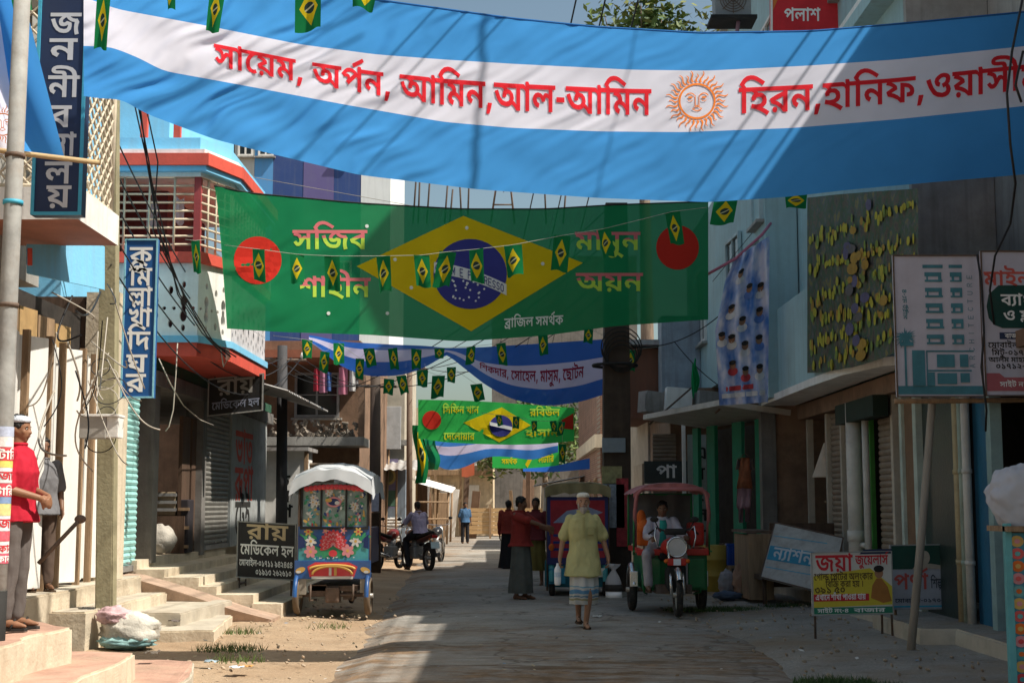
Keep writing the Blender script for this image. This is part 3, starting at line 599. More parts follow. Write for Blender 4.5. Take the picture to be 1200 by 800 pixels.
# pale concrete apron in front of the right-hand shops
bm = BM(); prev = None
for i in range(0, 46):
    y = 9.5 + .33 * i
    l_ = 2.35 + .5 * max(0, (14 - y) * .35) + .35 * mnoise.noise(Vector((y * .6, 21, 0))) + .1 * mnoise.noise(Vector((y * 2, 31, 0)))
    row = []
    for k in range(11):
        t = k / 10; x = l_ + (6.2 - l_) * t
        z = .02 + .15 * t + .02 * mnoise.noise(Vector((x * 1.5, y * 1.2, 7)))
        if k == 0: z = -.02
        row.append(bm.verts.new((x, y, z)))
    if prev:
        for k in range(10):
            f = bm.faces.new((prev[k], prev[k + 1], row[k + 1], row[k])); f.smooth = True
    prev = row
struct('shop_apron', bm, M_CONC_PALE)
M_PINK = mat('pink_floor_tile', (0.46, 0.28, 0.21), var=.3, scale=2.2, dirt=.75, dirtcol=(.42, .33, .23), bump=.4)
M_CREAM = mat('cream_plaster', (0.60, 0.52, 0.40), var=.15, scale=2.5, dirt=.6, dirtcol=(.30, .22, .14), streak=.4, bump=.35)
M_CREAM2 = mat('grey_cream_concrete', (0.47, 0.42, 0.34), var=.2, scale=2.5, dirt=.4, dirtcol=(.26, .2, .13))
def platform(name, px_poly, z0, z1, top, side, nose=.0):
    """raised slab: footprint taken from photo pixels at height z1"""
    pts = [G(x, y, z1) for x, y in px_poly] if len(px_poly[0]) == 2 and px_poly[0][1] > 100 else [Vector((a, b, 0)) for a, b in px_poly]
    bm = BM(); prism(bm, pts, z0, z1)
    for f in bm.faces: f.material_index = 1 if f.normal.z > .7 else 0
    bmesh.ops.bevel(bm, geom=[e for e in bm.edges if abs(e.verts[0].co.z - z1) < 1e-4 and abs(e.verts[1].co.z - z1) < 1e-4], offset=.018, segments=2, affect='EDGES')
    bmesh.ops.subdivide_edges(bm, edges=[e for e in bm.edges if e.calc_length() > .3], cuts=14, use_grid_fill=True)
    for v in bm.verts:
        q = v.co * 3.1; v.co += Vector((mnoise.noise(q), mnoise.noise(q + Vector((9, 0, 0))), .7 * mnoise.noise(q + Vector((0, 9, 0))))) * .022
    return struct(name, bm, [side, top])
platform('pavement', [(-5.9, 8.6), (-3.60, 8.6), (-3.58, 10.6), (-3.66, 10.8), (-3.56, 11.7), (-4.2, 12.5), (-5.9, 12.5)], -.1, .57, M_PINK, M_CREAM)
platform('pavement', [(-4.95, 8.4), (-3.18, 8.4), (-3.18, 12.0), (-3.25, 12.5), (-4.4, 12.8), (-4.95, 12.8)], -.1, .29, M_PINK, M_CREAM)
platform('pavement', [(-4.6, 8.2), (-2.72, 8.2), (-2.8, 12.7), (-3.05, 13.9), (-4.4, 14.2)], -.1, .07, M_PINK, M_CREAM2)
platform('pavement', [(-9, 12.7), (-4.93, 12.7), (-4.93, 19.2), (-9, 19.2)], -.1, .62, M_CREAM2, M_CREAM)
platform('doorstep', [(-4.93, 15.4), (-4.55, 15.4), (-4.55, 19.0), (-4.93, 19.0)], -.1, .42, M_CREAM2, M_CREAM)
platform('doorstep', [(-4.9, 17.25), (-3.95, 17.25), (-3.8, 19.6), (-4.9, 19.6)], -.1, .28, M_CREAM2, M_CREAM2)
platform('doorstep', [(-5.0, 16.6), (-3.42, 16.6), (-3.66, 18.9), (-5.0, 18.9)], -.1, .13, M_CREAM2, M_CREAM)
# long flight of shallow steps beside the turquoise shutter, pink plaster cheek towards the camera
bm = BM()
edges = [(-5.6, .78), (-5.28, .66), (-4.88, .55), (-4.38, .43), (-4.12, .32), (-3.6, .20), (-3.2, .09)]
for i, (x, z) in enumerate(edges[:-1]):
    x1 = edges[i + 1][0]
    box2(bm, (x, 20.25 - .06 * i, -.1), (x1 + .002 * i, 26.5, z))
struct('shop_steps', bm, M_CREAM)
bm = BM(); extrude(bm, [(x, 19.2 + .25 * (x < -5.5), z) for x, z in ((-5.62, -.1), (-5.62, .62), (-5.1, .60), (-4.4, .40), (-3.7, .17), (-3.2, .045), (-3.2, -.1))], (0, .78, 0))
struct('ramp', bm, mat('dusty_pink_cement', (.40, .28, .21), var=.3, dirt=.7, dirtcol=(.38, .30, .21), scale=3, bump=.5))
platform('pavement', [(-9, 20.2), (-5.58, 20.2), (-5.58, 32), (-9, 32)], -.1, .79, M_CREAM2, M_CREAM)
platform('pavement', [(-9, 26.5), (-3.6, 26.5), (-3.4, 31.5), (-9, 31.5)], -.1, .22, M_CREAM2, M_CREAM2)
# right: raised shop floor
platform('pavement', [(4.62, 11), (9, 11), (9, 24.5), (4.45, 24.5), (4.5, 17.3), (4.3, 17.2), (4.3, 15.2), (4.62, 15.1)], -.1, .27, M_CONC_PALE, M_CREAM2)

# ================================================================== BUILDINGS: helpers
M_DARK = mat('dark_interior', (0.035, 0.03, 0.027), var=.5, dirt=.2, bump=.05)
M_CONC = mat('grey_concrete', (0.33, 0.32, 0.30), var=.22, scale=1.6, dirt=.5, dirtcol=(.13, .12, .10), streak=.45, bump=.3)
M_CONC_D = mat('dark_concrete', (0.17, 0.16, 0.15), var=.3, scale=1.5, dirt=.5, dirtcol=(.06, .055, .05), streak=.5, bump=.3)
M_BRICK_D = mat('brown_plaster', (0.24, 0.15, 0.10), var=.3, scale=2.5, dirt=.5, streak=.3, bump=.3)
M_WOOD = mat('weathered_wood', (0.30, 0.20, 0.12), var=.35, scale=2, dirt=.4, stretch=(6, 6, .7), bump=.3)
M_WOOD_D = mat('dark_wood', (0.10, 0.06, 0.04), var=.35, scale=2, dirt=.3, stretch=(6, 6, .7), bump=.3)
M_IRON = mat('rusty_iron', (0.12, 0.085, 0.065), var=.4, scale=8, dirt=.6, dirtcol=(.22, .09, .04), rough=.7)
M_STEEL = mat('dull_steel', (0.38, 0.38, 0.38), var=.2, dirt=.3, metal=.6, rough=.5)
M_TIN = mat('corrugated_tin', (0.42, 0.41, 0.40), var=.25, dirt=.5, dirtcol=(.22, .12, .07), metal=.3, rough=.55, streak=.4)
M_BEIGE = mat('beige_paint_metal', (0.58, 0.50, 0.38), var=.15, dirt=.35, dirtcol=(.2, .12, .07), scale=6)
M_WHITE = mat('white_paint', (0.78, 0.77, 0.74), var=.1, dirt=.25, dirtcol=(.35, .3, .24), streak=.25)
M_RED = mat('red_paint', (0.62, 0.09, 0.06), var=.15, dirt=.2, dirtcol=(.25, .06, .04), streak=.2)
M_SKYB = mat('sky_blue_wall', (0.20, 0.53, 0.78), var=.1, scale=1.2, dirt=.2, dirtcol=(.25, .33, .38), streak=.3)
M_TEALW = mat('pale_teal_wall', (0.34, 0.50, 0.53), var=.12, scale=1.2, dirt=.3, dirtcol=(.2, .25, .25), streak=.35)
M_GREENP = mat('green_paint', (0.03, 0.30, 0.17), var=.2, dirt=.3)
M_TURQ = mat('turquoise_shutter', (0.32, 0.60, 0.58), var=.15, scale=4, dirt=.4, dirtcol=(.2, .2, .17), rough=.5)
M_SHUT = mat('brown_shutter', (0.30, 0.235, 0.175), var=.2, scale=4, dirt=.45, dirtcol=(.1, .06, .04), rough=.5, metal=.2)
M_SHUT_G = mat('grey_shutter', (0.23, 0.22, 0.20), var=.2, scale=4, dirt=.4, rough=.5, metal=.2)
M_PIPE = mat('pvc_pipe', (0.55, 0.52, 0.47), var=.15, dirt=.35, rough=.5)
M_BLACK = mat('black_rubber', (0.022, 0.021, 0.02), var=.3, dirt=.25, dirtcol=(.12, .1, .08), rough=.8)
M_GLASSD = mat('dark_glass', (0.02, 0.025, 0.025), var=.2, dirt=.15, rough=.12, spec=.5, bump=0)
M_BRICK = None
def brick_mat():
    m, n, l, b = _nt('red_brick')
    tc = n.new('ShaderNodeTexCoord'); t = n.new('ShaderNodeTexBrick')
    mp = n.new('ShaderNodeMapping'); mp.inputs['Rotation'].default_value = (R_(90), 0, 0)
    l.new(tc.outputs['Object'], mp.inputs[0]); l.new(mp.outputs[0], t.inputs['Vector'])
    t.inputs['Color1'].default_value = (.34, .15, .09, 1); t.inputs['Color2'].default_value = (.25, .10, .06, 1); t.inputs['Mortar'].default_value = (.32, .27, .22, 1)
    t.inputs['Scale'].default_value = 1; t.inputs['Brick Width'].default_value = .25; t.inputs['Row Height'].default_value = .075; t.inputs['Mortar Size'].default_value = .012
    nz = n.new('ShaderNodeTexNoise'); nz.inputs['Scale'].default_value = 2; nz.inputs['Detail'].default_value = 8; l.new(tc.outputs['Object'], nz.inputs['Vector'])
    mx = n.new('ShaderNodeMix'); mx.data_type = 'RGBA'; mx.blend_type = 'MULTIPLY'; mx.inputs[0].default_value = .7
    l.new(t.outputs[0], mx.inputs[6]); l.new(nz.outputs[0], mx.inputs[7])
    l.new(mx.outputs[2], b.inputs['Base Color']); b.inputs['Roughness'].default_value = .9
    bp = n.new('ShaderNodeBump'); bp.inputs['Strength'].default_value = .5; bp.inputs['Distance'].default_value = .01
    l.new(t.outputs['Fac'], bp.inputs['Height']); bp.invert = True; l.new(bp.outputs[0], b.inputs['Normal'])
    return m
M_BRICK = brick_mat()
def shutter(o, ux, w, h, m, parent, slat=.085, out=None):
    """roller shutter: curved slats, bottom rail"""
    ux = Vector(ux).normalized(); out = Vector(out) if out else Vector((ux.y, -ux.x, 0))
    o = Vector(o); bm = BM(); rows = []
    n = int(h / slat)
    for i in range(n):
        for t, d in ((0, 0), (.12, .018), (.5, .030), (.88, .018)):
            rows.append((slat * (i + t), d))
    rows.append((slat * n, 0))
    prev = None
    for z, d in rows:
        r = [bm.verts.new(o + ux * x + Vector((0, 0, z)) + out * d) for x in (0, w)]
        if prev: bm.faces.new((prev[0], prev[1], r[1], r[0]))
        prev = r
    s = obj('shutter', bm, m, parent, world=True)
    bm = BM(); c = o + ux * w / 2 + out * .03 + Vector((0, 0, .04))
    box(bm, c, (w, .05, .08), (0, 0, math.atan2(ux.y, ux.x)))
    for k in (.35, .65): box(bm, o + ux * w * k + out * .07 + Vector((0, 0, .12)), (.09, .03, .03), (0, 0, math.atan2(ux.y, ux.x)))
    r = obj('bottom_rail', bm, M_STEEL, parent, world=True)
    return s
def wall_poly(parent, name, poly, z0, z1, m):
    bm = BM(); prism(bm, poly, z0, z1); return obj(name, bm, m, parent, world=True)
def boxp(parent, name, a, b, m, bev=.0):
    bm = BM(); box2(bm, a, b, bev); return obj(name, bm, m, parent, world=True)
def window(parent, o, ux, w, h, mframe, mglass=None, bars=0, cross=True, out=None, depth=.07):
    """framed window standing proud of a wall: frame with mullions, pane, optional bars"""
    ux = Vector(ux).normalized(); o = Vector(o); out = Vector(out) if out else Vector((ux.y, -ux.x, 0)); up = Vector((0, 0, 1))
    rot = Matrix((ux, out, up)).transposed()
    bm = BM(); t = .06
    def B(x0, z0, x1, z1, d0, d1):
        c = o + ux * (x0 + x1) / 2 + up * (z0 + z1) / 2 + out * (d0 + d1) / 2
        box(bm, c, (x1 - x0, abs(d1 - d0), z1 - z0), rot)
    B(0, 0, t, h, 0, depth); B(w - t, 0, w, h, 0, depth); B(t, 0, w - t, t, 0, depth); B(t, h - t, w - t, h, 0, depth)
    if cross: B(w / 2 - .025, t, w / 2 + .025, h - t, 0.005, depth - .005)
    for k in range(bars):
        z = h * (k + 1) / (bars + 1); B(t, z - .012, w - t, z + .012, .04, .064)
    f = obj('window', bm, mframe, parent, world=True)
    bm = BM()
    box(bm, o + ux * w / 2 + up * h / 2 + out * .02, (w - .1, .012, h - .1), rot)
    obj('pane', bm, mglass or M_GLASSD, f, world=True)
    bm = BM(); box(bm, o + ux * w / 2 - up * .04 + out * .06, (w + .14, .16, .05), rot); obj('sill', bm, M_CONC, f, world=True)
    return f
def rods(parent, name, segs, r, m, seg=6):
    bm = BM()
    for a, b in segs: tube(bm, [a, b], r, seg)
    return obj(name, bm, m, parent, world=True)

# ================================================================== LEFT 1: shop with folding white panels, overhang with lattice balcony
b1 = thing('shop_building', 'left shop building with open white folding door panels, rust red soffit and beige lattice balcony', 'building', (-5.4, 13.5, 0))
wall_poly(b1, 'wall', [(-9, 8), (-5.6, 8), (-5.6, 9.4), (-9, 9.4)], .0, 9.0, M_CREAM)
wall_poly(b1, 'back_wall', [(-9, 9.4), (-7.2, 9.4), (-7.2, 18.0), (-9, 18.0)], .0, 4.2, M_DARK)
wall_poly(b1, 'side_wall', [(-9, 18.0), (-5.3, 18.0), (-5.3, 18.35), (-9, 18.35)], .6, 4.2, M_WOOD_D)
wall_poly(b1, 'upper_wall', [(-9, 9.4), (-5.25, 9.4), (-5.25, 15.6), (-9, 15.6)], 3.95, 9.0, M_CONC)
M_SOFFIT = mat('rust_red_soffit', (0.36, 0.15, 0.10), var=.15, dirt=.3, streak=0)
bm = BM(); box2(bm, (-5.24, 13.55, 4.30), (-4.2, 14.95, 4.62)); 
for f in bm.faces: f.material_index = 1 if f.normal.z < -.5 else 0
obj('balcony_slab', bm, [M_WHITE, M_SOFFIT], b1, world=True)
# lattice grille: diagonal flat bars in a frame, on the street side and the end
def lattice(parent, o, ux, w, h, m, step=.17):
    o = Vector(o); ux = Vector(ux); up = Vector((0, 0, 1)); bm = BM(); r = .013
    n = int((w + h) / step)
    for sgn in (1, -1):
        for i in range(1, n):
            s = i * step
            if sgn == 1: a, b = (max(0, s - h), min(s, h)), (min(s, w), max(0, s - w))
            else: a, b = (w - max(0, s - h), min(s, h)), (w - min(s, w), max(0, s - w))
            tube(bm, [o + ux * a[0] + up * a[1], o + ux * b[0] + up * b[1]], r, 4, cap=False)
    for a, b in (((0, 0), (w, 0)), ((0, h), (w, h)), ((0, 0), (0, h)), ((w, 0), (w, h))):
        tube(bm, [o + ux * a[0] + up * a[1], o + ux * b[0] + up * b[1]], .028, 6)
    return obj('lattice_grille', bm, m, parent, world=True)
lattice(b1, (-4.26, 13.6, 4.64), (0, 1, 0), 1.25, 2.2, M_BEIGE)
lattice(b1, (-5.2, 13.6, 4.64), (1, 0, 0), .92, 2.2, M_BEIGE)
lattice(b1, (-5.2, 14.84, 4.64), (1, 0, 0), .92, 2.2, M_BEIGE)
boxp(b1, 'upper_slab', (-5.24, 13.5, 6.86), (-4.12, 15.0, 7.1), M_WHITE)
bm = BM(); extrude(bm, [P(31, 320, 14.4), P(121, 339, 15.7), P(121, 288, 15.7), P(31, 286, 14.4)], (0, .06, 0)); obj('fascia', bm, M_SKYB, b1, world=True)
bm = BM(); extrude(bm, [P(33, 311, 14.36), P(38, 311, 14.40), P(38, 291, 14.40), P(33, 291, 14.36)], (0, -.02, 0)); obj('fascia_mark', bm, M_RED, b1, world=True)
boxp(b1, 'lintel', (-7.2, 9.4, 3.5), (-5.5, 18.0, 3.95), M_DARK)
# folded door panels: pale boards in brown edge frames, one behind the other
M_PANEL = mat('white_door_panel', (0.72, 0.71, 0.68), var=.08, dirt=.2, dirtcol=(.4, .33, .25), stretch=(3, 3, .5))
for i in range(6):
    y = 14.55 + .62 * i
    x = -5.2 - .05 * (i % 2)
    bm = BM(); box(bm, (x, y + .22, 2.02), (.05, .50, 2.72), (0, 0, R_(-28 if i % 2 else 14)), .008)
    dp = obj('door_panel', bm, M_PANEL, b1, world=True)
    bm = BM(); box(bm, (x + .05, y - .03, 2.02), (.07, .075, 2.8)); obj('panel_frame', bm, M_WOOD, dp, world=True)
for k in range(5):   # old timber boards over the opening
    bm = BM(); box(bm, (-5.45, 14.6 + .62 * k, 3.62 - .02 * k), (.05, .58, .34), (R_(2), 0, 0)); obj('board', bm, M_WOOD if k % 2 else mat('ochre_board', (.42, .27, .12), dirt=.4), b1, world=True)
boxp(b1, 'post', (-5.35, 13.3, .62), (-5.1, 13.75, 3.95), mat('ochre_plaster', (.45, .33, .18), dirt=.5))
boxp(b1, 'end_pillar', (-5.42, 17.95, .62), (-5.0, 18.5, 4.25), M_CREAM)
window(b1, (-5.25, 10.5, 5.1), (0, 1, 0), 1.4, 1.2, M_WOOD, bars=3)

# ================================================================== LEFT 2: sky blue house with red bands, grille balcony over shops
b2 = thing('apartment_building', 'sky blue house with red cornices and a beige grille balcony over a white pierced parapet', 'building', (-6, 21.5, 0))
bay = [(-9, 20.7), (-4.62, 20.7), (-4.28, 21.5), (-4.28, 24.6), (-9, 24.6)]
def grow(poly, d): return [(x + (d if x > -8.9 else 0), y + (-d if y < 21 else d if y > 24 else 0)) for x, y in poly]
inner = [(-9, 21.7), (-5.35, 21.7), (-5.35, 24.4), (-9, 24.4)]
wall_poly(b2, 'wall', inner, 3.9, 6.55, mat('maroon_wall', (.16, .035, .035), dirt=.3))
def band(name, poly, z0, z1, m): return wall_poly(b2, name, poly, z0, z1, m)
band('balcony_slab', grow(bay, .03), 3.92, 4.02, M_SKYB)
band('balcony_underside', grow(bay, .0), 3.72, 3.92, M_RED)
band('handrail', grow(bay, .05), 5.10, 5.26, M_RED)
band('ceiling_slab', bay, 6.40, 6.46, M_WHITE)
band('cornice', grow(bay, .10), 6.46, 6.54, M_SKYB)
band('cornice', grow(bay, .14), 6.54, 6.72, M_RED)
band('cornice', grow(bay, .06), 6.72, 6.80, M_WHITE)
wall_poly(b2, 'upper_wall', [(-9, 22.3), (-5.5, 22.3), (-4.9, 24.5), (-9, 24.5)], 6.8, 10.5, M_SKYB)
wall_poly(b2, 'parapet', [(-9, 20.75), (-4.65, 20.75), (-4.33, 21.5), (-4.33, 24.5), (-4.4, 24.5), (-4.4, 21.53), (-4.7, 20.82), (-9, 20.82)], 6.8, 7.0, M_SKYB)
for px in (169, 208):
    q = P(px, 150, 20.9); bm = BM(); box2(bm, (q.x - .05, 20.86, 6.8), (q.x + .05, 20.96, 8.2)); obj('post', bm, M_RED, b2, world=True)
boxp(b2, 'side_wall', (-9, 18.4, 3.9), (-5.9, 20.6, 9.6), M_SKYB)
boxp(b2, 'pillar', (-4.72, 20.74, 4.02), (-4.62, 20.84, 6.4), mat('maroon_post', (.3, .05, .05)))
# pierced parapet: white plaster panel with openings cut as inset dark shapes standing in real holes
def pierced(o, ux, w, h, m):
    o = Vector(o); ux = Vector(ux).normalized(); up = Vector((0, 0, 1)); out = Vector((ux.y, -ux.x, 0))
    n = max(1, round(w / .42)); cw = w / n; cs = [rect(0, 0, w, h)]
    for i in range(n):
        x = cw * (i + .5)
        for (dx, z, rx, rz) in ((0, .30, .055, .09), (0, .52, .055, .09), (0, .41, .035, .13), (-.14, .41, .028, .028), (.14, .41, .028, .028), (-.19, .18, .035, .06), (.0, .12, .03, .05), (.19 if i == n - 1 else 9, .18, .03, .06), (-.19, .68, .035, .06), (0, .76, .03, .05)):
            if 0.03 < x + dx < w - .03 and z + rz < h - .03: cs.append(ell(x + dx, z, rx, rz, 12)[::-1])
    vs = []; es = []
    for c in cs:
        b = len(vs); vs += [Vector(p) for p in c]; es += [(b + k, b + (k + 1) % len(c)) for k in range(len(c))]
    r = delaunay_2d_cdt(vs, es, [], 0, 1e-4)
    def inside(x, y):
        if any(_wind(x, y, [c]) for c in cs[1:]): return False
        return bool(_wind(x, y, cs[:1]))
    bm = BM(); vv = [bm.verts.new(o + ux * v.x + up * v.y) for v in r[0]]
    fs = []
    for t in r[2]:
        if inside(sum(r[0][i].x for i in t) / 3, sum(r[0][i].y for i in t) / 3): fs.append(bm.faces.new([vv[i] for i in t]))
    g = bmesh.ops.extrude_face_region(bm, geom=fs)
    bmesh.ops.translate(bm, verts=[v for v in g['geom'] if isinstance(v, bmesh.types.BMVert)], vec=-out * .07)
    bmesh.ops.delete(bm, geom=[v for v in bm.verts if not v.link_faces], context='VERTS')
    return obj('pierced_parapet', bm, m, b2, world=True)
pierced((-8.0, 20.72, 4.02), (1, 0, 0), 3.38, 1.08, M_WHITE)
pierced((-4.62, 20.72, 4.02), (.34, .8, 0), .86, 1.08, M_WHITE)
pierced((-4.30, 21.5, 4.02), (0, 1, 0), 3.1, 1.08, mat('shaded_white_plaster', (.55, .53, .55), dirt=.3))  # street side in a greyer white, its shade put into the colour
def grille(o, ux, w, z0, z1, nv):
    o = Vector(o); ux = Vector(ux).normalized(); segs = []
    n = int((z1 - z0) / .115)
    for i in range(n + 1):
        z = z0 + (z1 - z0) * i / n; segs.append((o + ux * 0 + Vector((0, 0, z)), o + ux * w + Vector((0, 0, z))))
    for i in range(nv + 1):
        x = w * i / nv; segs.append((o + ux * x + Vector((0, 0.0, z0)) + Vector((0, -.012, 0)), o + ux * x + Vector((0, -.012, z1))))
    rods(b2, 'grille', segs, .019, M_BEIGE, 5)
grille((-8.0, 20.78, 0), (1, 0, 0), 3.36, 5.26, 6.40, 9)
grille((-4.64, 20.78, 0), (.34, .8, 0), .84, 5.26, 6.40, 4)
grille((-4.33, 21.5, 0), (0, 1, 0), 3.0, 5.26, 6.40, 12)
# laundry and clutter behind the grille
for k, (x, z, c) in enumerate(((-5.1, 5.75, (.7, .7, .75)), (-5.5, 5.7, (.6, .6, .62)))):
    bm = BM(); grid(bm, lambda u, v, x=x, z=z: Vector((x + .16 * u, 21.05 + .03 * math.sin(9 * u), z + .4 * v + .03 * math.sin(7 * u))), 8, 6)
    tag(obj('shirt', bm, cloth('laundry_%d' % k, c)), ['white shirt', 'pale grey shirt'][k] + ' hung behind the grille of the sky blue balcony, ' + ['nearer the street', 'farther from the street'][k], 'laundry')
# ground-floor shops under LEFT 2
boxp(b2, 'shop_lintel', (-9, 19.0, 3.55), (-5.25, 31.0, 3.72), mat('dark_green_beam', (.03, .10, .06), dirt=.4))
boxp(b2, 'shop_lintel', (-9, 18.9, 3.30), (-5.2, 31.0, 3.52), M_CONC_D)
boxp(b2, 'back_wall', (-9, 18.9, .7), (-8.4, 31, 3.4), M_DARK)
shutter((-5.38, 18.85, .64), (0, 1, 0), 1.6, 2.65, M_TURQ, b2, out=(1, 0, 0))
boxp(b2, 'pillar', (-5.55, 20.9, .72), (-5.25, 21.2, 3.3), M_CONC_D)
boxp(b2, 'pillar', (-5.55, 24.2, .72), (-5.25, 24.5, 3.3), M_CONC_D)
for y in (23.2, 23.9): boxp(b2, 'door_leaf', (-5.42, y, .79), (-5.36, y + .55, 3.0), M_WOOD_D)
shutter((-5.3, 24.6, .79), (0, 1, 0), 2.0, 2.5, M_SHUT_G, b2, out=(1, 0, 0))
boxp(b2, 'painted_wall', (-5.6, 26.7, .79), (-5.25, 30.5, 3.3), mat('pale_painted_wall', (.36, .38, .38), dirt=.5, streak=.3))
bm = BM(); fn = plane_fn((-5.245, 26.9, 0), (0, 1, 0), (0, 0, 1))
letter(bm, 'ভাত', fn, 1.0, .15, 2.35); letter(bm, 'রূপা', fn, 1.0, .15, 1.65)
obj('painted_lettering', bm, M_RED, b2, world=True)
bm = BM(); letter(bm, 'টেই', fn, 1.0, .25, 1.0); obj('painted_lettering', bm, M_BLACK, b2, world=True)
# awning of tin over the farther shops
bm = BM()
grid(bm, lambda u, v: Vector((-5.4 + 1.5 * v, 24.7 + 5.5 * u, 3.95 - .42 * v + .02 * math.sin(u * 180))), 160, 3)
obj('awning', bm, M_TIN, b2, world=True)
# first-floor wall of the next shop behind
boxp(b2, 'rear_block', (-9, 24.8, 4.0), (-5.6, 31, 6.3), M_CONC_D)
window(b2, (-5.6, 26.2, 4.6), (0, 1, 0), 1.2, 1.1, M_WOOD, out=(1, 0, 0))

# ================================================================== LEFT far: tower with painted bands, brick house with veranda
b3 = thing('tower_block', 'distant tower block painted in blue, navy, mauve and white vertical bands', 'building', (-6, 48, 0))
cols = [(262, 272, (.03, .04, .06)), (272, 296, (.52, .55, .54)), (296, 318, (.10, .33, .68)), (318, 354, (.035, .075, .24)), (354, 390, (.14, .12, .30)), (390, 422, (.035, .075, .24)), (422, 457, (.74, .78, .80))]
for i, (a, c, rgb) in enumerate(cols):
    x0, x1 = P(a, 300, 46).x, P(c, 300, 46).x
    boxp(b3, 'wall', (x0 + .003, 46 + .01 * (i % 2), 0), (x1 - .003, 52, 17), mat('tower_paint_%d' % i, rgb, var=.08, scale=.6, dirt=.2, dirtcol=(.2, .22, .25), streak=.2))
for z in (5.2, 8.4, 13.0):
    for i in (1, 2, 5): window(b3, (P(cols[i][0], 300, 46).x + .12, 46, z), (1, 0, 0), .5, 1.1, M_WHITE, out=(0, -1, 0))
b4 = thing('brick_house', 'old brick house with a veranda hung with laundry, grey window and rubble-edged balcony', 'building', (-6, 35, 0))
wall_poly(b4, 'wall', [(-9, 35), (-3.75, 35), (-3.6, 41), (-9, 41)], 0, 5.6, M_BRICK_D)
boxp(b4, 'roof_slab', (-9, 33.2, 5.0), (-3.4, 36, 5.18), mat('rust_roof_edge', (.35, .12, .07), dirt=.4))
boxp(b4, 'balcony_slab', (-7, 33.4, 2.95), (-3.5, 35, 3.15), M_CONC)
bm = BM()
for i in range(150):
    box(bm, (-6.6 + 3.0 * random.random(), 33.45 + .1 * random.random(), 3.18 + .38 * random.random() ** 2), [.05 + .11 * random.random() ** 2 for _ in range(3)], (random.random(), random.random(), random.random()))
obj('rubble_edge', bm, mat('dusty_rubble', (.20, .17, .14), var=.45, scale=5, dirt=.4), b4, world=True)
for x in (-6.9, -5.4, -3.55): boxp(b4, 'post', (x - .07, 33.45, 3.15), (x + .07, 33.6, 5.0), M_BRICK_D)
window(b4, (-5.35, 34.98, 3.7), (1, 0, 0), 1.1, 1.1, M_STEEL, out=(0, -1, 0), bars=1)
boxp(b4, 'shop_opening', (-5.0, 34.9, .2), (-3.9, 34.99, 2.2), M_DARK)
boxp(b4, 'shop_opening', (-6.4, 34.9, .2), (-5.2, 34.99, 2.3), M_WOOD_D)
bm = BM(); grid(bm, lambda u, v: Vector((-6.2 + 2.4 * u, 33.2 + 1.5 * v, 2.15 + .42 * v + .02 * math.sin(u * 70) - .1 * u)), 90, 2); obj('tin_awning', bm, M_TIN, b4, world=True)
bm = BM(); grid(bm, lambda u, v: Vector((-7.2 + 1.8 * u, 32.9 + 1.8 * v, 2.4 + .3 * v + .02 * math.sin(u * 60))), 60, 2); obj('tin_awning', bm, M_TIN, b4, world=True)
for k, (px, py, w, h, c, lb) in enumerate(((371, 432, 7, 26, (.6, .08, .12), 'red cloth'), (379, 430, 9, 30, (.75, .35, .5), 'pink striped cloth'), (402, 430, 10, 32, (.75, .3, .42), 'rose pink cloth'), (413, 432, 7, 26, (.75, .75, .75), 'white cloth'), (385, 436, 6, 22, (.1, .2, .5), 'blue cloth'))):
    a = P(px - w / 2, py, 33.3); d = P(px + w / 2, py + h, 33.3)
    bm = BM(); grid(bm, lambda u, v, a=a, d=d: Vector((a.x + (d.x - a.x) * u, 33.3 + .05 * math.sin(u * 8 + v), d.z + (a.z - d.z) * v)), 10, 8)
    tag(obj('hanging_cloth', bm, cloth('veranda_cloth_%d' % k, c)), lb + ' drying on the veranda of the old brick house', 'laundry')
# striped wall of white sheet with lettering beyond the dark pole
b5 = thing('market_stall', 'small white walled stall with vertical black and red letters behind the dark pole', 'stall', (-5, 31.8, 0))
boxp(b5, 'wall', (-5.55, 31.75, .2), (-4.62, 33, 2.75), M_WHITE)
boxp(b5, 'roof', (-5.65, 31.5, 2.75), (-4.5, 33.05, 2.83), M_TIN)
boxp(b5, 'post', (-4.62, 31.72, .2), (-4.54, 31.82, 2.75), M_WOOD)
fn = plane_fn((-5.5, 31.74, 0), (1, 0, 0), (0, 0, 1))
bm = BM(); letter(bm, 'চ', fn, .42, .32, 1.95); letter(bm, 'ন', fn, .42, .32, 1.62); letter(bm, 'প', fn, .42, .32, 1.29); obj('lettering', bm, M_BLACK, b5, world=True)
bm = BM(); letter(bm, '৪', fn, .5, .3, .8); obj('lettering', bm, M_RED, b5, world=True)
shutter((-4.52, 31.9, .2), (1, 0, 0), .55, 2.3, M_SHUT, b5, out=(0, -1, 0))

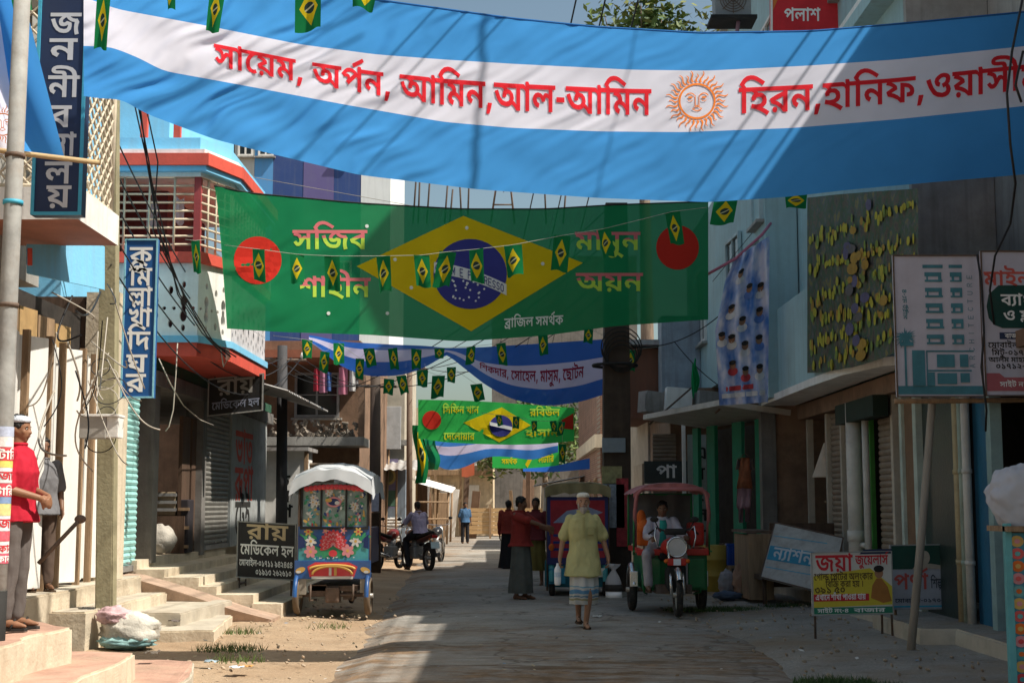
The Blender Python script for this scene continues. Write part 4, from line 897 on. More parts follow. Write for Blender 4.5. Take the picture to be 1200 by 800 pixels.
# cluttered house closing the left side behind the poles
b6 = thing('house', 'cluttered brick house with a round poster and white shutter behind the motorcycles', 'building', (-5, 43, 0))
x0, x1 = P(400, 500, 42).x, P(474, 500, 42).x
boxp(b6, 'wall', (x0, 42, 0), (x1, 47, 5.9), M_CREAM2)
boxp(b6, 'floor_slab', (x0 - .1, 41.5, 3.3), (x1 + .25, 42, 3.45), M_CONC)
window(b6, (x0 + .35, 42, 4.0), (1, 0, 0), .8, 1.0, M_WOOD, out=(0, -1, 0), bars=3)
boxp(b6, 'side_shed', (x0 + .9, 41.2, 0), (x1 + .1, 41.95, 2.6), mat('faded_blue_boards', (.22, .27, .33), dirt=.5, streak=.4, stretch=(5, 5, .6)))
shutter((x1 - .62, 41.18, .1), (1, 0, 0), .62, 1.15, M_WHITE, b6, out=(0, -1, 0))
bm = BM(); box2(bm, P(452, 526, 40.9), P(470, 476, 40.9) + Vector((0, .06, 0)), .01); obj('hanging_panel', bm, mat('pale_grey_panel', (.42, .44, .46), dirt=.25), b6, world=True)
bm = BM(); c = P(456, 560, 41.1); fn = plane_fn(c, (1, 0, 0), (0, 0, 1)); shape(bm, rect(-.26, -.85, .26, .55), fn, mi=0); shape(bm, ell(0, .05, .2, .24, 20), lambda x, y: fn(x, y) + Vector((0, -.004, 0)), mi=1); shape(bm, ell(0, .05, .13, .16, 16), lambda x, y: fn(x, y) + Vector((0, -.008, 0)), mi=2); shape(bm, rect(-.25, -.8, .25, -.35), lambda x, y: fn(x, y) + Vector((0, -.004, 0)), mi=3)
obj('round_poster', bm, [mat('poster_mauve', (.20, .18, .30), dirt=.2), mat('poster_gold', (.45, .38, .15)), mat('poster_olive', (.16, .17, .10)), mat('poster_green', (.08, .17, .12), dirt=.3)], b6, world=True, recalc=False)
bm = BM(); grid(bm, lambda u, v: Vector((x0 + .7 + (x1 - x0) * u * .9, 40.3 + 1.0 * v, 2.55 + .3 * v + .02 * math.sin(u * 50))), 60, 2); obj('tin_awning', bm, M_TIN, b6, world=True)
random.seed(61)
for k in range(6):
    bm = BM(); x = x0 + .2 + k * (x1 - x0) / 6; tube(bm, [(x, 40.4 + .3 * random.random(), 0), (x + random.uniform(-.15, .15), 41.0, 2.6 + random.random())], .03, 6); obj('bamboo_prop', bm, M_WOOD, b6, world=True)

# ================================================================== RIGHT 1: nearest shop row
r1 = thing('shop_building', 'concrete shop building behind the two billboards, blue door and pipes on its front', 'building', (6, 13, 0))
wall_poly(r1, 'upper_wall', [(5.85, 2), (12, 2), (12, 17.0), (5.85, 17.0)], 3.35, 9.05, M_CONC)
boxp(r1, 'upper_patch', (5.83, 11.5, 3.4), (5.848, 15.4, 8.2), mat('bare_brown_render', (.22, .17, .13), dirt=.5))
boxp(r1, 'roof_edge', (5.72, 2, 9.05), (12, 17.0, 9.2), M_CONC)
boxp(r1, 'soffit', (5.15, 9, 3.15), (6.5, 17.0, 3.32), M_BRICK_D)
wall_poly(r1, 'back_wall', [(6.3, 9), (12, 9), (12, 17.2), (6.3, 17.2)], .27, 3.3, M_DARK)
boxp(r1, 'dark_door', (5.06, 16.1, .27), (5.1, 17.6, 3.0), mat('dark_green_door', (.025, .04, .035), rough=.35, dirt=.3))
boxp(r1, 'door', (5.1, 15.0, .27), (5.16, 15.75, 2.9), mat('deep_blue_door', (.02, .12, .22), dirt=.3, rough=.5))
boxp(r1, 'door_post', (4.98, 14.82, .27), (5.1, 14.97, 3.1), mat('grey_teal_post', (.25, .36, .36), dirt=.4))
boxp(r1, 'door_post', (5.0, 13.0, .27), (5.1, 13.1, 3.1), M_WOOD)
boxp(r1, 'shelf', (5.0, 11.5, 1.95), (5.7, 13.0, 2.02), mat('orange_shelf', (.5, .2, .07), dirt=.4))
boxp(r1, 'counter', (5.1, 11.0, .27), (5.9, 14.6, 1.25), M_WOOD_D)
for (y, r, m, z1) in ((16.0, .055, mat('ochre_pipe', (.42, .34, .2), dirt=.4), 3.1), (15.85, .045, mat('green_grey_pipe', (.3, .36, .3), dirt=.4), 2.95), (15.7, .05, M_PIPE, 3.0)):
    bm = BM(); tube(bm, [(5.0, y, .25), (5.0, y, z1)], r, 10)
    for z in (.9, 1.9, 2.7): tube(bm, [(5.0, y, z), (5.0, y, z + .05)], r * 1.18, 10)
    obj('pipe', bm, m, r1, world=True)
window(r1, (5.85, 9.3, 5.0), (0, 1, 0), 1.3, 1.2, M_WOOD, out=(-1, 0, 0), bars=4)

# ================================================================== RIGHT 2: teal balcony building with brown shutters
r2 = thing('shop_building', 'pale teal building with a low curved balcony over brown roller shutters', 'building', (6, 20, 0))
wall_poly(r2, 'upper_wall', [(4.85, 17.02), (12, 17.02), (12, 24.4), (4.72, 24.4)], 3.4, 7.9, M_TEALW)
boxp(r2, 'end_wall', (4.84, 16.9, 3.4), (5.84, 17.01, 7.9), M_CONC)
wall_poly(r2, 'balcony', [(4.85, 17.3), (4.62, 17.5), (4.42, 18.6), (4.36, 20.5), (4.36, 24.3), (4.85, 24.3)], 3.35, 4.75, M_TEALW)
wall_poly(r2, 'balcony_edge', [(4.85, 17.1), (4.56, 17.4), (4.34, 18.6), (4.28, 20.5), (4.28, 24.38), (4.85, 24.38)], 3.25, 3.36, M_WHITE)
boxp(r2, 'roof_edge', (4.55, 17.0, 7.9), (12, 24.4, 8.08), M_TEALW)
boxp(r2, 'pilaster', (4.2, 23.2, 3.3), (4.72, 24.42, 7.7), M_TEALW)
for z in (3.9, 5.1, 6.3):   # ladder-like window frame on the pilaster
    window(r2, (4.2, 23.35, z), (0, 1, 0), .85, .95, mat('pale_teal_frame', (.42, .53, .55)), M_TEALW, out=(-1, 0, 0), cross=False)
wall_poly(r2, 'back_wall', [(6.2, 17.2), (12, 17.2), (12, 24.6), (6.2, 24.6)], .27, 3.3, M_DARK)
boxp(r2, 'soffit_beam', (4.9, 17.1, 3.0), (6.2, 24.4, 3.24), M_BRICK_D)
shutter((5.08, 20.7, .27), (0, 1, 0), .92, 2.75, M_SHUT, r2, out=(-1, 0, 0))
shutter((5.08, 21.75, .27), (0, 1, 0), .85, 2.75, M_SHUT, r2, out=(-1, 0, 0))
shutter((5.08, 18.85, .27), (0, 1, 0), .80, 2.5, M_SHUT, r2, out=(-1, 0, 0))
boxp(r2, 'shutter_post', (5.0, 21.64, .27), (5.1, 21.74, 3.0), M_CREAM2)
boxp(r2, 'shutter_post', (5.0, 22.62, .27), (5.1, 22.74, 3.0), M_CREAM2)
boxp(r2, 'shutter_post', (5.0, 24.1, .27), (5.1, 24.2, 3.0), M_CREAM2)
boxp(r2, 'shutter_post', (5.0, 18.7, .27), (5.1, 18.82, 3.0), M_CREAM2)
boxp(r2, 'shop_sign_box', (4.75, 18.7, 2.72), (4.95, 20.9, 3.0), mat('black_green_sign', (.015, .03, .02), dirt=.2))
bm = BM(); tube(bm, [(4.86, 20.25, .2), (4.86, 20.25, 3.0)], .115, 14); tube(bm, [(4.86, 20.25, 1.05), (4.86, 20.25, 1.2)], .13, 14); obj('downpipe', bm, M_PIPE, r2, world=True)
bm = BM(); tube(bm, [(4.9, 19.75, .2), (4.9, 19.75, 2.9)], .05, 10); tube(bm, [(4.9, 19.75, 1.0), (4.9, 20.1, 1.0)], .04, 8); obj('pipe', bm, M_PIPE, r2, world=True)
boxp(r2, 'green_strip', (5.0, 19.9, .27), (5.06, 20.08, 2.95), mat('bright_green_strip', (.08, .3, .06), dirt=.3))
boxp(r2, 'door_frame', (4.98, 18.2, .27), (5.1, 18.32, 3.05), mat('pale_green_frame', (.45, .52, .46), dirt=.3))
boxp(r2, 'door_frame', (4.98, 17.55, .27), (5.1, 17.7, 3.05), mat('pale_green_frame', (.45, .52, .46)))
boxp(r2, 'door_leaf', (5.02, 17.7, .27), (5.06, 18.2, 2.9), mat('brown_door', (.2, .12, .07), dirt=.4))
# goods on the shelf of the open shop between the posts
for k in range(5):
    boxp(r2, 'goods_shelf', (5.25, 23.0, .7 + .45 * k), (5.75, 24.1, .73 + .45 * k), M_WOOD)
random.seed(31)
for k in range(5):
    for j in range(4):
        c = random.choice([(.45, .05, .04), (.06, .14, .3), (.5, .4, .3), (.08, .2, .12), (.4, .3, .32), (.55, .5, .45)])
        y = 23.06 + .26 * j; h = .16 + .2 * random.random(); z = .735 + .45 * k
        bm = BM(); box2(bm, (5.3, y, z), (5.6, y + .2, z + h), .012)
        box2(bm, (5.296, y + .03, z + h * .3), (5.31, y + .17, z + h * .75))
        tag(obj('goods_packet', bm, mat('goods_%d' % (hash(c) % 999), c)), 'packet of goods on the shelves of the open shop beside the brown shutters', 'packet', 'packets on the open shop shelves')
bm = BM(); rings = [oval((5.05, 22.95, 2.55 - .55 * t), .03 + .2 * t, .03 + .2 * t, 16) for t in [k / 6 for k in range(7)]]
loft(bm, rings, cap=False); tube(bm, [(5.05, 22.95, 2.55), (5.05, 22.95, 3.0)], .006, 6)
tag(obj('paper_shade', bm, mat('pale_paper', (.6, .5, .4))), 'pale paper cone hanging in the dark shop doorway', 'lamp shade')

# ================================================================== RIGHT 3: tall building with the green shop
r3 = thing('tall_building', 'tall pale teal building with window and air conditioner above a green fronted clothes shop', 'building', (6, 29, 0))
wall_poly(r3, 'tower', [(5.05, 18.3), (12, 18.3), (12, 32), (4.92, 32)], 8.1, 15.5, M_TEALW)
wall_poly(r3, 'upper_wall', [(4.72, 24.45), (12, 24.45), (12, 35), (4.35, 35), (4.35, 30)], 4.1, 8.1, M_TEALW)
boxp(r3, 'floor_band', (4.65, 18.3, 8.1), (5.05, 35, 8.3), M_WHITE)
window(r3, (4.50, 27.5, 5.2), (-.05, 1, 0), 1.3, 1.7, mat('pale_teal_frame', (.42, .53, .55)), out=(-1, -.05, 0))
window(r3, (4.36, 31.5, 5.2), (0, 1, 0), 1.3, 1.7, M_WHITE, out=(-1, 0, 0))
for y in (21.0, 26, 30.5):
    for z in (9.3, 12.4): window(r3, (5.03 - .0095 * (y - 18.3), y, z), (-.0095, 1, 0), 1.3, 1.5, M_WHITE, out=(-1, 0, 0))
wall_poly(r3, 'shop_wall', [(4.5, 24.6), (12, 24.6), (12, 35), (3.4, 35), (3.45, 31), (5.6, 30.9), (5.7, 25.1)], .15, 4.1, M_BRICK_D)
M_GRN2 = mat('shop_green', (.015, .22, .12), dirt=.25, var=.15)
boxp(r3, 'pillar', (4.30, 24.55, .15), (4.55, 24.8, 3.9), M_CONC_D)
fr = Vector((-.9, 3.9, 0)).normalized()
def FP(t, z, d=0): return Vector((4.42, 25.0, z)) + fr * t + Vector((-fr.y, fr.x, 0)) * d
for t, w, m_ in ((.0, .32, M_GRN2), (.95, .45, M_GRN2), (2.3, .42, M_GRN2), (3.2, .3, M_GRN2)):
    bm = BM(); box(bm, FP(t + w / 2, 1.62), (.07, w, 2.9), (0, 0, math.atan2(fr.y, fr.x) - R_(90))); obj('door_panel', bm, m_, r3, world=True)
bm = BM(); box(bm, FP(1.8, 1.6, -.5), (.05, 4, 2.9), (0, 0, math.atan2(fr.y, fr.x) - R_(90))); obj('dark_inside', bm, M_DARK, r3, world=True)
bm = BM(); box(bm, FP(1.6, 3.22, .35), (1.3, 4.2, .10), (0, R_(7), math.atan2(fr.y, fr.x) - R_(90))); obj('canopy', bm, M_PIPE, r3, world=True)
for t in (.0, 3.6): 
    bm = BM(); tube(bm, [FP(t, 3.15, .9), FP(t, 3.9, 0)], .02, 6); obj('canopy_stay', bm, M_IRON, r3, world=True)
# letter board beside the green shop
bm = BM(); box2(bm, (3.62, 29.35, .5), (4.0, 29.42, 3.0)); lb = obj('letter_board', bm, mat('grey_letter_board', (.32, .36, .33), dirt=.4), r3, world=True)
bm = BM(); fn = plane_fn((3.66, 29.345, 0), (1, 0, 0), (0, 0, 1))
for k, ch in enumerate(('এ', 'ম', 'হ', 'ল', 'র')): letter(bm, ch, fn, .38, .06, 2.5 - .42 * k)
obj('lettering', bm, M_BLACK, lb, world=True)
for x in (3.5, 4.06): boxp(r3, 'striped_post', (x, 29.3, .2), (x + .07, 29.38, 3.2), M_WHITE)
shutter((3.05, 30.9, .2), (1, 0, 0), .5, 2.9, M_SHUT, r3, out=(0, -1, 0))
bm = BM(); box2(bm, (2.85, 30.75, 2.02), (3.78, 30.82, 2.5)); sb = obj('hanging_board', bm, mat('dark_grey_board', (.05, .06, .055), dirt=.3), r3, world=True)
bm = BM(); letter(bm, 'পা', plane_fn((2.9, 30.745, 2.14), (1, 0, 0), (0, 0, 1)), .42, .42, 0, 'c'); obj('lettering', bm, M_WHITE, sb, world=True)
boxp(r3, 'junk_loft', (3.1, 30.3, 3.35), (4.6, 31.3, 3.5), M_WOOD)
for k, (x, y, w, h) in enumerate(((3.5, 29.9, .55, .5), (4.1, 29.8, .5, .42), (3.0, 30.3, .5, .45))):
    bm = BM(); box(bm, (x, y, 3.5 + h / 2), (w, .4, h), (0, .08, .2 * k), .01); box(bm, (x, y - .205, 3.5 + h / 2), (w * .8, .01, h * .75), (0, .08, .2 * k))
    obj('loft_box', bm, M_CONC if k else M_WHITE, r3, world=True)

# ================================================================== RIGHT 4: lower, farther houses
r4 = thing('shop_building', 'farther right shop house with a rust brown metal balcony and blue grey wall', 'building', (5, 38, 0))
wall_poly(r4, 'wall', [(3.35, 35.1), (12, 35.1), (12, 47), (3.1, 47)], .0, 5.6, M_CREAM2)
boxp(r4, 'balcony', (2.75, 33.5, 3.6), (4.4, 37.5, 5.25), mat('rust_brown_sheet', (.20, .085, .05), dirt=.4, streak=.4, stretch=(1, 1, .3)))
boxp(r4, 'balcony_roof', (2.6, 33.2, 5.3), (4.6, 37.6, 5.42), M_TIN)
boxp(r4, 'side_wall', (3.45, 32.6, 3.6), (4.34, 33.4, 5.9), mat('blue_grey_wall', (.30, .36, .42), dirt=.3, streak=.3))
boxp(r4, 'shop_front', (3.28, 36, .1), (3.34, 39.5, 2.6), M_SHUT)
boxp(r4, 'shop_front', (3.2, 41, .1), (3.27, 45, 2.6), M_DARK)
r5 = thing('house', 'farther right house of red brick with a cream pierced parapet', 'building', (5, 54, 0))
wall_poly(r5, 'wall', [(3.0, 48.5), (12, 48.5), (12, 62), (2.9, 62)], 0, 6.2, M_BRICK)
boxp(r5, 'parapet', (2.8, 48.3, 3.5), (12, 62, 3.95), M_CREAM)
for k in range(3): window(r5, (2.98, 50 + 3.5 * k, 1.2), (0, 1, 0), 1.2, 1.3, M_WOOD, out=(-1, 0, 0))
window(r5, (3.4, 48.48, 4.3), (1, 0, 0), 1.3, 1.3, M_WHITE, out=(0, -1, 0), bars=2)

# ================================================================== END OF THE STREET
e1 = thing('house', 'two storey timber house with pale shutters at the far end of the street', 'building', (-3, 74, 0))
boxp(e1, 'wall', (-9, 74, 0), (-1.0, 82, 6.6), mat('sunlit_ochre_wall', (.60, .50, .36), dirt=.45, streak=.35))
boxp(e1, 'floor_beam', (-9, 73.4, 3.1), (-1.0, 74, 3.35), M_WOOD)
for k in range(5):
    x = -7.6 + 1.3 * k
    boxp(e1, 'door_panel', (x, 73.9, .3), (x + .7, 73.99, 2.6), M_WHITE if k in (3, 4) else M_WOOD_D)
    boxp(e1, 'shutter', (x, 73.9, 3.6), (x + .62, 73.99, 5.4), [M_WOOD, M_WHITE, M_BEIGE][k % 3])
    boxp(e1, 'post', (x - .3, 73.4, 0), (x - .18, 73.52, 6.6), M_WOOD)
e2 = thing('shed', 'open bamboo shed with a white tin roof beyond the motorcycles', 'shed', (-3.4, 58, 0))
bm = BM(); grid(bm, lambda u, v: Vector((-5.4 + 3.0 * u, 57 + 4 * v, 2.9 - .85 * u + .25 * v + .02 * math.sin(v * 60))), 4, 60); obj('roof', bm, M_WHITE, e2, world=True)
for x, h in ((-5.2, 2.8), (-4.1, 2.5), (-3.2, 2.3), (-2.6, 2.1)):
    for y in (57.2, 60.6):
        bm = BM(); tube(bm, [(x, y, 0), (x + .06, y, h)], .05, 6); obj('post', bm, M_WOOD, e2, world=True)
rods(e2, 'rail', [((-5.3, 57.1, 1.0), (-2.5, 57.1, 1.02)), ((-5.3, 57.1, 1.7), (-2.5, 57.1, 1.68))], .04, M_WOOD)
boxp(e2, 'back_wall', (-5.4, 60.8, 0), (-3.6, 60.9, 2.6), M_WOOD_D)
e3 = thing('plank_counter', 'pale timber plank counter standing across the far end of the street', 'counter', (-1, 66, 0))
for k in range(6): boxp(e3, 'plank', (-2.2, 66, .25 + .2 * k), (1.6, 66.06, .43 + .2 * k), mat('pale_plank', (.52, .34, .17), var=.3, dirt=.3, stretch=(.6, 5, 5)))
for x in (-2.1, -1.0, .2, 1.5): boxp(e3, 'post', (x - .05, 65.9, 0), (x + .05, 66, 1.6), M_WOOD)
e4 = thing('shed', 'low grey shed with a sunlit tin roof behind the red shirted man', 'shed', (1.5, 60, 0))
boxp(e4, 'wall', (1.3, 58, 0), (3.2, 61, 2.3), M_CONC)
bm = BM(); grid(bm, lambda u, v: Vector((.9 + 2.6 * u, 57.6 + 3.6 * v, 2.35 + .5 * u + .02 * math.sin(v * 50))), 4, 50); obj('roof', bm, M_TIN, e4, world=True)
e5 = thing('house', 'grey house closing the street behind the far trees', 'building', (4, 95, 0))
boxp(e5, 'wall', (-1.0, 95, 0), (14, 102, 6.0), M_CONC)
boxp(e5, 'wing', (-25, 92, 0), (-9.2, 100, 8.0), M_CONC)
e6 = thing('house', 'shadowed house side behind the timber houses on the left', 'building', (-7, 58, 0))
boxp(e6, 'wall', (-12, 54, 0), (-5.8, 72, 5.5), M_CREAM)
for z in (1.2, 3.8): window(e6, (-5.8, 57, z), (0, 1, 0), 1.3, 1.2, M_WOOD, out=(1, 0, 0))
# odd timber, boards and cloth lying about the sunlit end of the street
random.seed(19)
for k in range(16):
    x = random.uniform(-5.6, -1.6) if k < 11 else random.uniform(-1.2, 1.2); y = random.uniform(62, 72); h = random.uniform(1.2, 3.4); w = random.uniform(.12, .7)
    t = thing('board', 'sunlit board or panel propped at the far end of the street', 'board', (x, y, 0), 0, 'boards at the far end')
    bm = BM(); box(bm, (0, 0, h / 2), (w, .05, h), (random.uniform(-.12, .12), random.uniform(-.1, .1), random.uniform(-.4, .4)), .01); obj('plank', bm, random.choice((M_WOOD, M_WHITE, M_BEIGE, M_WOOD_D, M_TIN, M_BRICK_D)), t)
    bm = BM(); box(bm, (0, .12, h * .45), (.07, .07, h * .9), (-.1, 0, 0)); obj('prop', bm, M_WOOD, t)
# trees: trunk, limbs, crown of leaf-sized faces in clumps
M_LEAF = [mat('leaf_%d' % i, c, var=.35, scale=2, dirt=0, bump=0, rough=.6) for i, c in enumerate([(.05, .095, .025), (.085, .13, .03), (.13, .15, .04)])]
M_BARK = mat('bark', (.16, .12, .09), var=.35, dirt=.3, bump=.4, stretch=(4, 4, .8))
def tree(label, base, h, cr, n=26, leaf=.22, per=55, seed=1, trunk=.22, squash=.8):
    random.seed(seed)
    t = thing('tree', label, 'tree', base); cz = h - cr * squash * .9
    bm = BM(); tube(bm, [(0, 0, -.1), (.1, .05, h * .3), (.02, .1, cz)], [trunk, trunk * .75, trunk * .45], 9)
    cl = []
    for k in range(n):
        a = random.random() * 6.283; e = math.asin(random.uniform(-.55, 1)); q = random.uniform(.45, 1) * cr
        c = Vector((math.cos(a) * math.cos(e) * q, math.sin(a) * math.cos(e) * q, cz + math.sin(e) * q * squash)); cl.append(c)
        if k % 2 == 0: tube(bm, [(.05, .08, cz * .75), Vector((0, 0, cz * .8)).lerp(c, .5) + Vector((0, 0, -.1)), c], [trunk * .3, trunk * .16, .015], 5)
    obj('trunk', bm, M_BARK, t)
    bm = BM()
    for c in cl:
        rr = cr * random.uniform(.22, .4); mi = random.choice((0, 0, 1, 1, 2))
        for _ in range(per):
            d = Vector((random.gauss(0, 1), random.gauss(0, 1), random.gauss(0, .7))); d = d.normalized() * rr * random.random() ** .4
            p = c + d; s = leaf * random.uniform(.6, 1.3)
            u = Vector((random.gauss(0, 1), random.gauss(0, 1), random.gauss(0, .5) - .3)).normalized(); w = u.cross(Vector((random.gauss(0, 1), random.gauss(0, 1), 1))).normalized()
            vs = [bm.verts.new(p + u * a_ * s + w * b_ * s * .45) for a_, b_ in ((-1, 0), (-.1, .9), (1, 0), (-.1, -.9))]
            f = bm.faces.new(vs); f.material_index = mi
    obj('crown', bm, M_LEAF, t, recalc=False)
    return t
tree('tall thin leaved tree rising above the roofs at top right of the sky', (4.9, 52, 0), 20.6, 3.0, 40, .2, 60, 5, .35, 1.0)
tree('dark leafy tree above the tin roofed shed at the far end', (1.6, 72, 0), 7.0, 3.2, 44, .2, 75, 6)
tree('broad green tree left of the far timber house', (-9.5, 70, 0), 9.0, 3.4, 34, .24, 60, 8)
tree('small banana-green tree beside the bamboo shed', (-4.7, 55.5, 0), 2.6, .9, 16, .18, 30, 9, .08)
tree('tree behind the grey far house', (7.5, 84, 0), 9.0, 3.5, 30, .25, 60, 10)

# ================================================================== BANNERS AND FLAGS
def interp(pts, x):
    if x <= pts[0][0]: return pts[0][1]
    for (x0, y0), (x1, y1) in zip(pts, pts[1:]):
        if x <= x1:
            return y0 + (y1 - y0) * (x - x0) / (x1 - x0)
    return pts[-1][1]
def smooth_line(pts, x, r=14):
    return sum(interp(pts, x + d) * k for d, k in ((-r, 1), (-r / 2, 2), (0, 3), (r / 2, 2), (r, 1))) / 9
def sheet_fn(lines, Y, wr=0.02, wk=(.055, .10), sd=0, lean=0.0, fade=None):
    """hung cloth: `lines` are its seams from the bottom hem up, read off the photo; Y(px) its distance; folds run slantwise"""
    n = len(lines) - 1
    def f(px, w, lift=0.0):
        k = min(n - 1, max(0, int(w))); t = w - k
        py = smooth_line(lines[k], px) * (1 - t) + smooth_line(lines[k + 1], px) * t
        q = Vector((px * .012 + sd, py * .02, sd))
        ph = (px * wk[0] - py * wk[1]) + 3.2 * mnoise.noise(q)
        a = wr * (fade(px) if fade else 1.0)
        env = .35 + .65 * abs(mnoise.noise(q * .8 + Vector((3, 1, 7)))) * 2
        d = a * env * (math.sin(ph) + .5 * math.sin(2.3 * ph + 1.0)) + a * 1.2 * mnoise.noise(q * 1.3)
        return P(px, py, Y(px) + lean * (w / n - .5) + d - lift)
    return f
def two_tone(bm, s, fn, size, x, y, fit, split, step=None):
    """lettering painted in two colours, parted at a height"""
    cs, w = text_contours(s); sx = fit / (w * size)
    V, T = fill(cs, step / size if step else None)
    tb = BM(); vv = [tb.verts.new((x + v.x * size * sx, y + v.y * size, 0)) for v in V]
    for t in T:
        try: tb.faces.new([vv[i] for i in t])
        except ValueError: pass
    bmesh.ops.bisect_plane(tb, geom=tb.verts[:] + tb.edges[:] + tb.faces[:], plane_co=(0, split, 0), plane_no=(0, 1, 0))
    m = {}
    for f in tb.faces:
        vs = []
        for v in f.verts:
            if v not in m: m[v] = bm.verts.new(fn(v.co.x, v.co.y))
            vs.append(m[v])
        nf = bm.faces.new(vs); nf.material_index = 0 if f.calc_center_median().y > split else 1
    tb.free()
C_AB = cloth('argentina_blue_cloth', (.07, .32, .73), .4)
C_AW = cloth('white_cloth', (.76, .76, .88), .4)
C_BG = cloth('brazil_green_cloth', (.014, .20, .075), .42, .06)
C_BY = cloth('brazil_yellow_cloth', (.80, .56, .015), .42, .05)
C_BB = cloth('brazil_blue_cloth', (.055, .06, .27), .4)
C_RED = cloth('red_print', (.74, .035, .05), .35)
C_ORA = cloth('orange_print', (.85, .26, .05), .4)
C_DISC = cloth('red_disc_cloth', (.72, .045, .03), .45)
C_PINK = cloth('pink_print', (.78, .20, .22), .45)
C_LIME = cloth('lime_print', (.55, .75, .10), .45)
C_WPR = cloth('white_print', (.75, .78, .75), .4)
C_GDARK = cloth('flag_green_cloth', (.012, .15, .05), .35)
C_BLUE2 = cloth('deep_blue_cloth', (.03, .13, .50), .45, .05)
C_LAV = cloth('lavender_white_cloth', (.58, .55, .76), .45, .05)
C_MAROON = cloth('dark_red_print', (.30, .02, .06), .4)

# ---- Argentine banner with names, across the near end of the street
A_bot = [(96, 112), (118, 116), (142, 116), (170, 133), (250, 163), (300, 176), (420, 205), (560, 222), (700, 232), (830, 237), (920, 231), (1000, 222), (1100, 213), (1195, 205), (1300, 192)]
A_lo = [(96, 54), (130, 55), (165, 69), (190, 83), (240, 92), (300, 103), (400, 122), (520, 143), (600, 150), (700, 154), (800, 155), (930, 150), (1050, 140), (1195, 125), (1300, 112)]
A_hi = [(96, -4), (137, 11), (240, 30), (350, 52), (440, 64), (520, 70), (600, 75), (740, 82), (830, 83), (950, 77), (1050, 70), (1195, 55), (1300, 42)]
A_top = [(96, -30), (200, -22), (300, -12), (440, 1), (520, 12), (600, 23), (700, 33), (820, 40), (950, 38), (1045, 30), (1195, 16), (1300, 2)]
YA = lambda px: 12.5 + 2.75 * (px - 100) / 1100
fA = sheet_fn([A_bot, A_lo, A_hi, A_top], YA, .026, (.10, -.155), 0, .32, fade=lambda px: max(.25, 1.25 - px / 900))
bm = BM(); grid(bm, lambda u, v: fA(98 + 1202 * u, 3 * v), 420, 72, lambda u, v: 1 if 1 / 3 < v < 2 / 3 else 0)
banA = obj('banner', bm, [C_AB, C_AW], recalc=False)
tag(banA, 'wide blue white Argentine banner with red Bengali names and orange sun strung over the street', 'banner')
def nameA(s, x0, x1, base, size):
    bm = BM(); k = 74.0
    letter(bm, s, lambda x, y: fA(x, base + y / k, .010), size, x0, 0, step=6, fit=x1 - x0)
    obj('lettering', bm, C_RED, banA, recalc=False)
nameA('সায়েম, অর্পন, আমিন,আল-আমিন', 251, 763, 1.27, 50)
nameA('হিরন,হানিফ,ওয়াসীম', 866, 1222, 1.27, 50)
bm = BM()
def wavy(a, r0, r1, amp, w0, w1, n=6):
    L = []; Rr = []
    for i in range(n + 1):
        t = i / n; r = r0 + (r1 - r0) * t; o = amp * math.sin(t * 6.283); w = w0 + (w1 - w0) * t
        c, s = math.cos(a), math.sin(a)
        p = (c * r - s * o, s * r + c * o); L.append((p[0] - s * w, p[1] + c * w)); Rr.append((p[0] + s * w, p[1] - c * w))
    return L + Rr[::-1]
def ringp(cx, cy, r0, r1, a0=0, a1=6.2832, n=30): return [(cx + r1 * math.cos(a0 + (a1 - a0) * i / n), cy + r1 * math.sin(a0 + (a1 - a0) * i / n)) for i in range(n + 1)] + [(cx + r0 * math.cos(a1 - (a1 - a0) * i / n), cy + r0 * math.sin(a1 - (a1 - a0) * i / n)) for i in range(n + 1)]
def sun_shapes(bm, fn, k=1.0, step=None):
    for i in range(16): shape(bm, ringp(0, 0, 19.5 * k, 21.8 * k, i * .3927, (i + 1) * .3927 + .01, 4), fn)
    for i in range(32):
        a = 6.2832 * i / 32; shape(bm, wavy(a, 23 * k, (37 if i % 2 else 33) * k, 1.4 * k, 1.25 * k, .5 * k), fn)
    for s in (-1, 1):
        shape(bm, ringp(s * 8 * k, 4 * k, 5 * k, 6.3 * k, .5, 2.6, 8), fn); shape(bm, ell(s * 8 * k, 4.6 * k, 3 * k, 1.3 * k, 10), fn)
        shape(bm, ringp(s * 8 * k, 3.2 * k, 2.8 * k, 3.6 * k, 3.6, 5.8, 6), fn)
        shape(bm, rect((s * 2.2 - .5) * k, -5 * k, (s * 2.2 + .5) * k, 7 * k), fn)
    shape(bm, rect(-3 * k, -6 * k, 3 * k, -5 * k), fn)
    shape(bm, ringp(0, -5 * k, 6 * k, 7.2 * k, 3.7, 5.72, 8), fn); shape(bm, ringp(0, -11 * k, 4 * k, 5 * k, .5, 2.6, 8), fn)
sun_shapes(bm, lambda x, y: fA(817 + x, 1.50 + y / 74, .010))
obj('sun_emblem', bm, C_ORA, banA, recalc=False)
bm = BM()
tube(bm, [fA(98 + 1202 * i / 60, 3.0) + Vector((0, .01, .012)) for i in range(61)], .013, 6)
obj('hem_rope', bm, cloth('blue_rope', (.05, .2, .5)), banA)

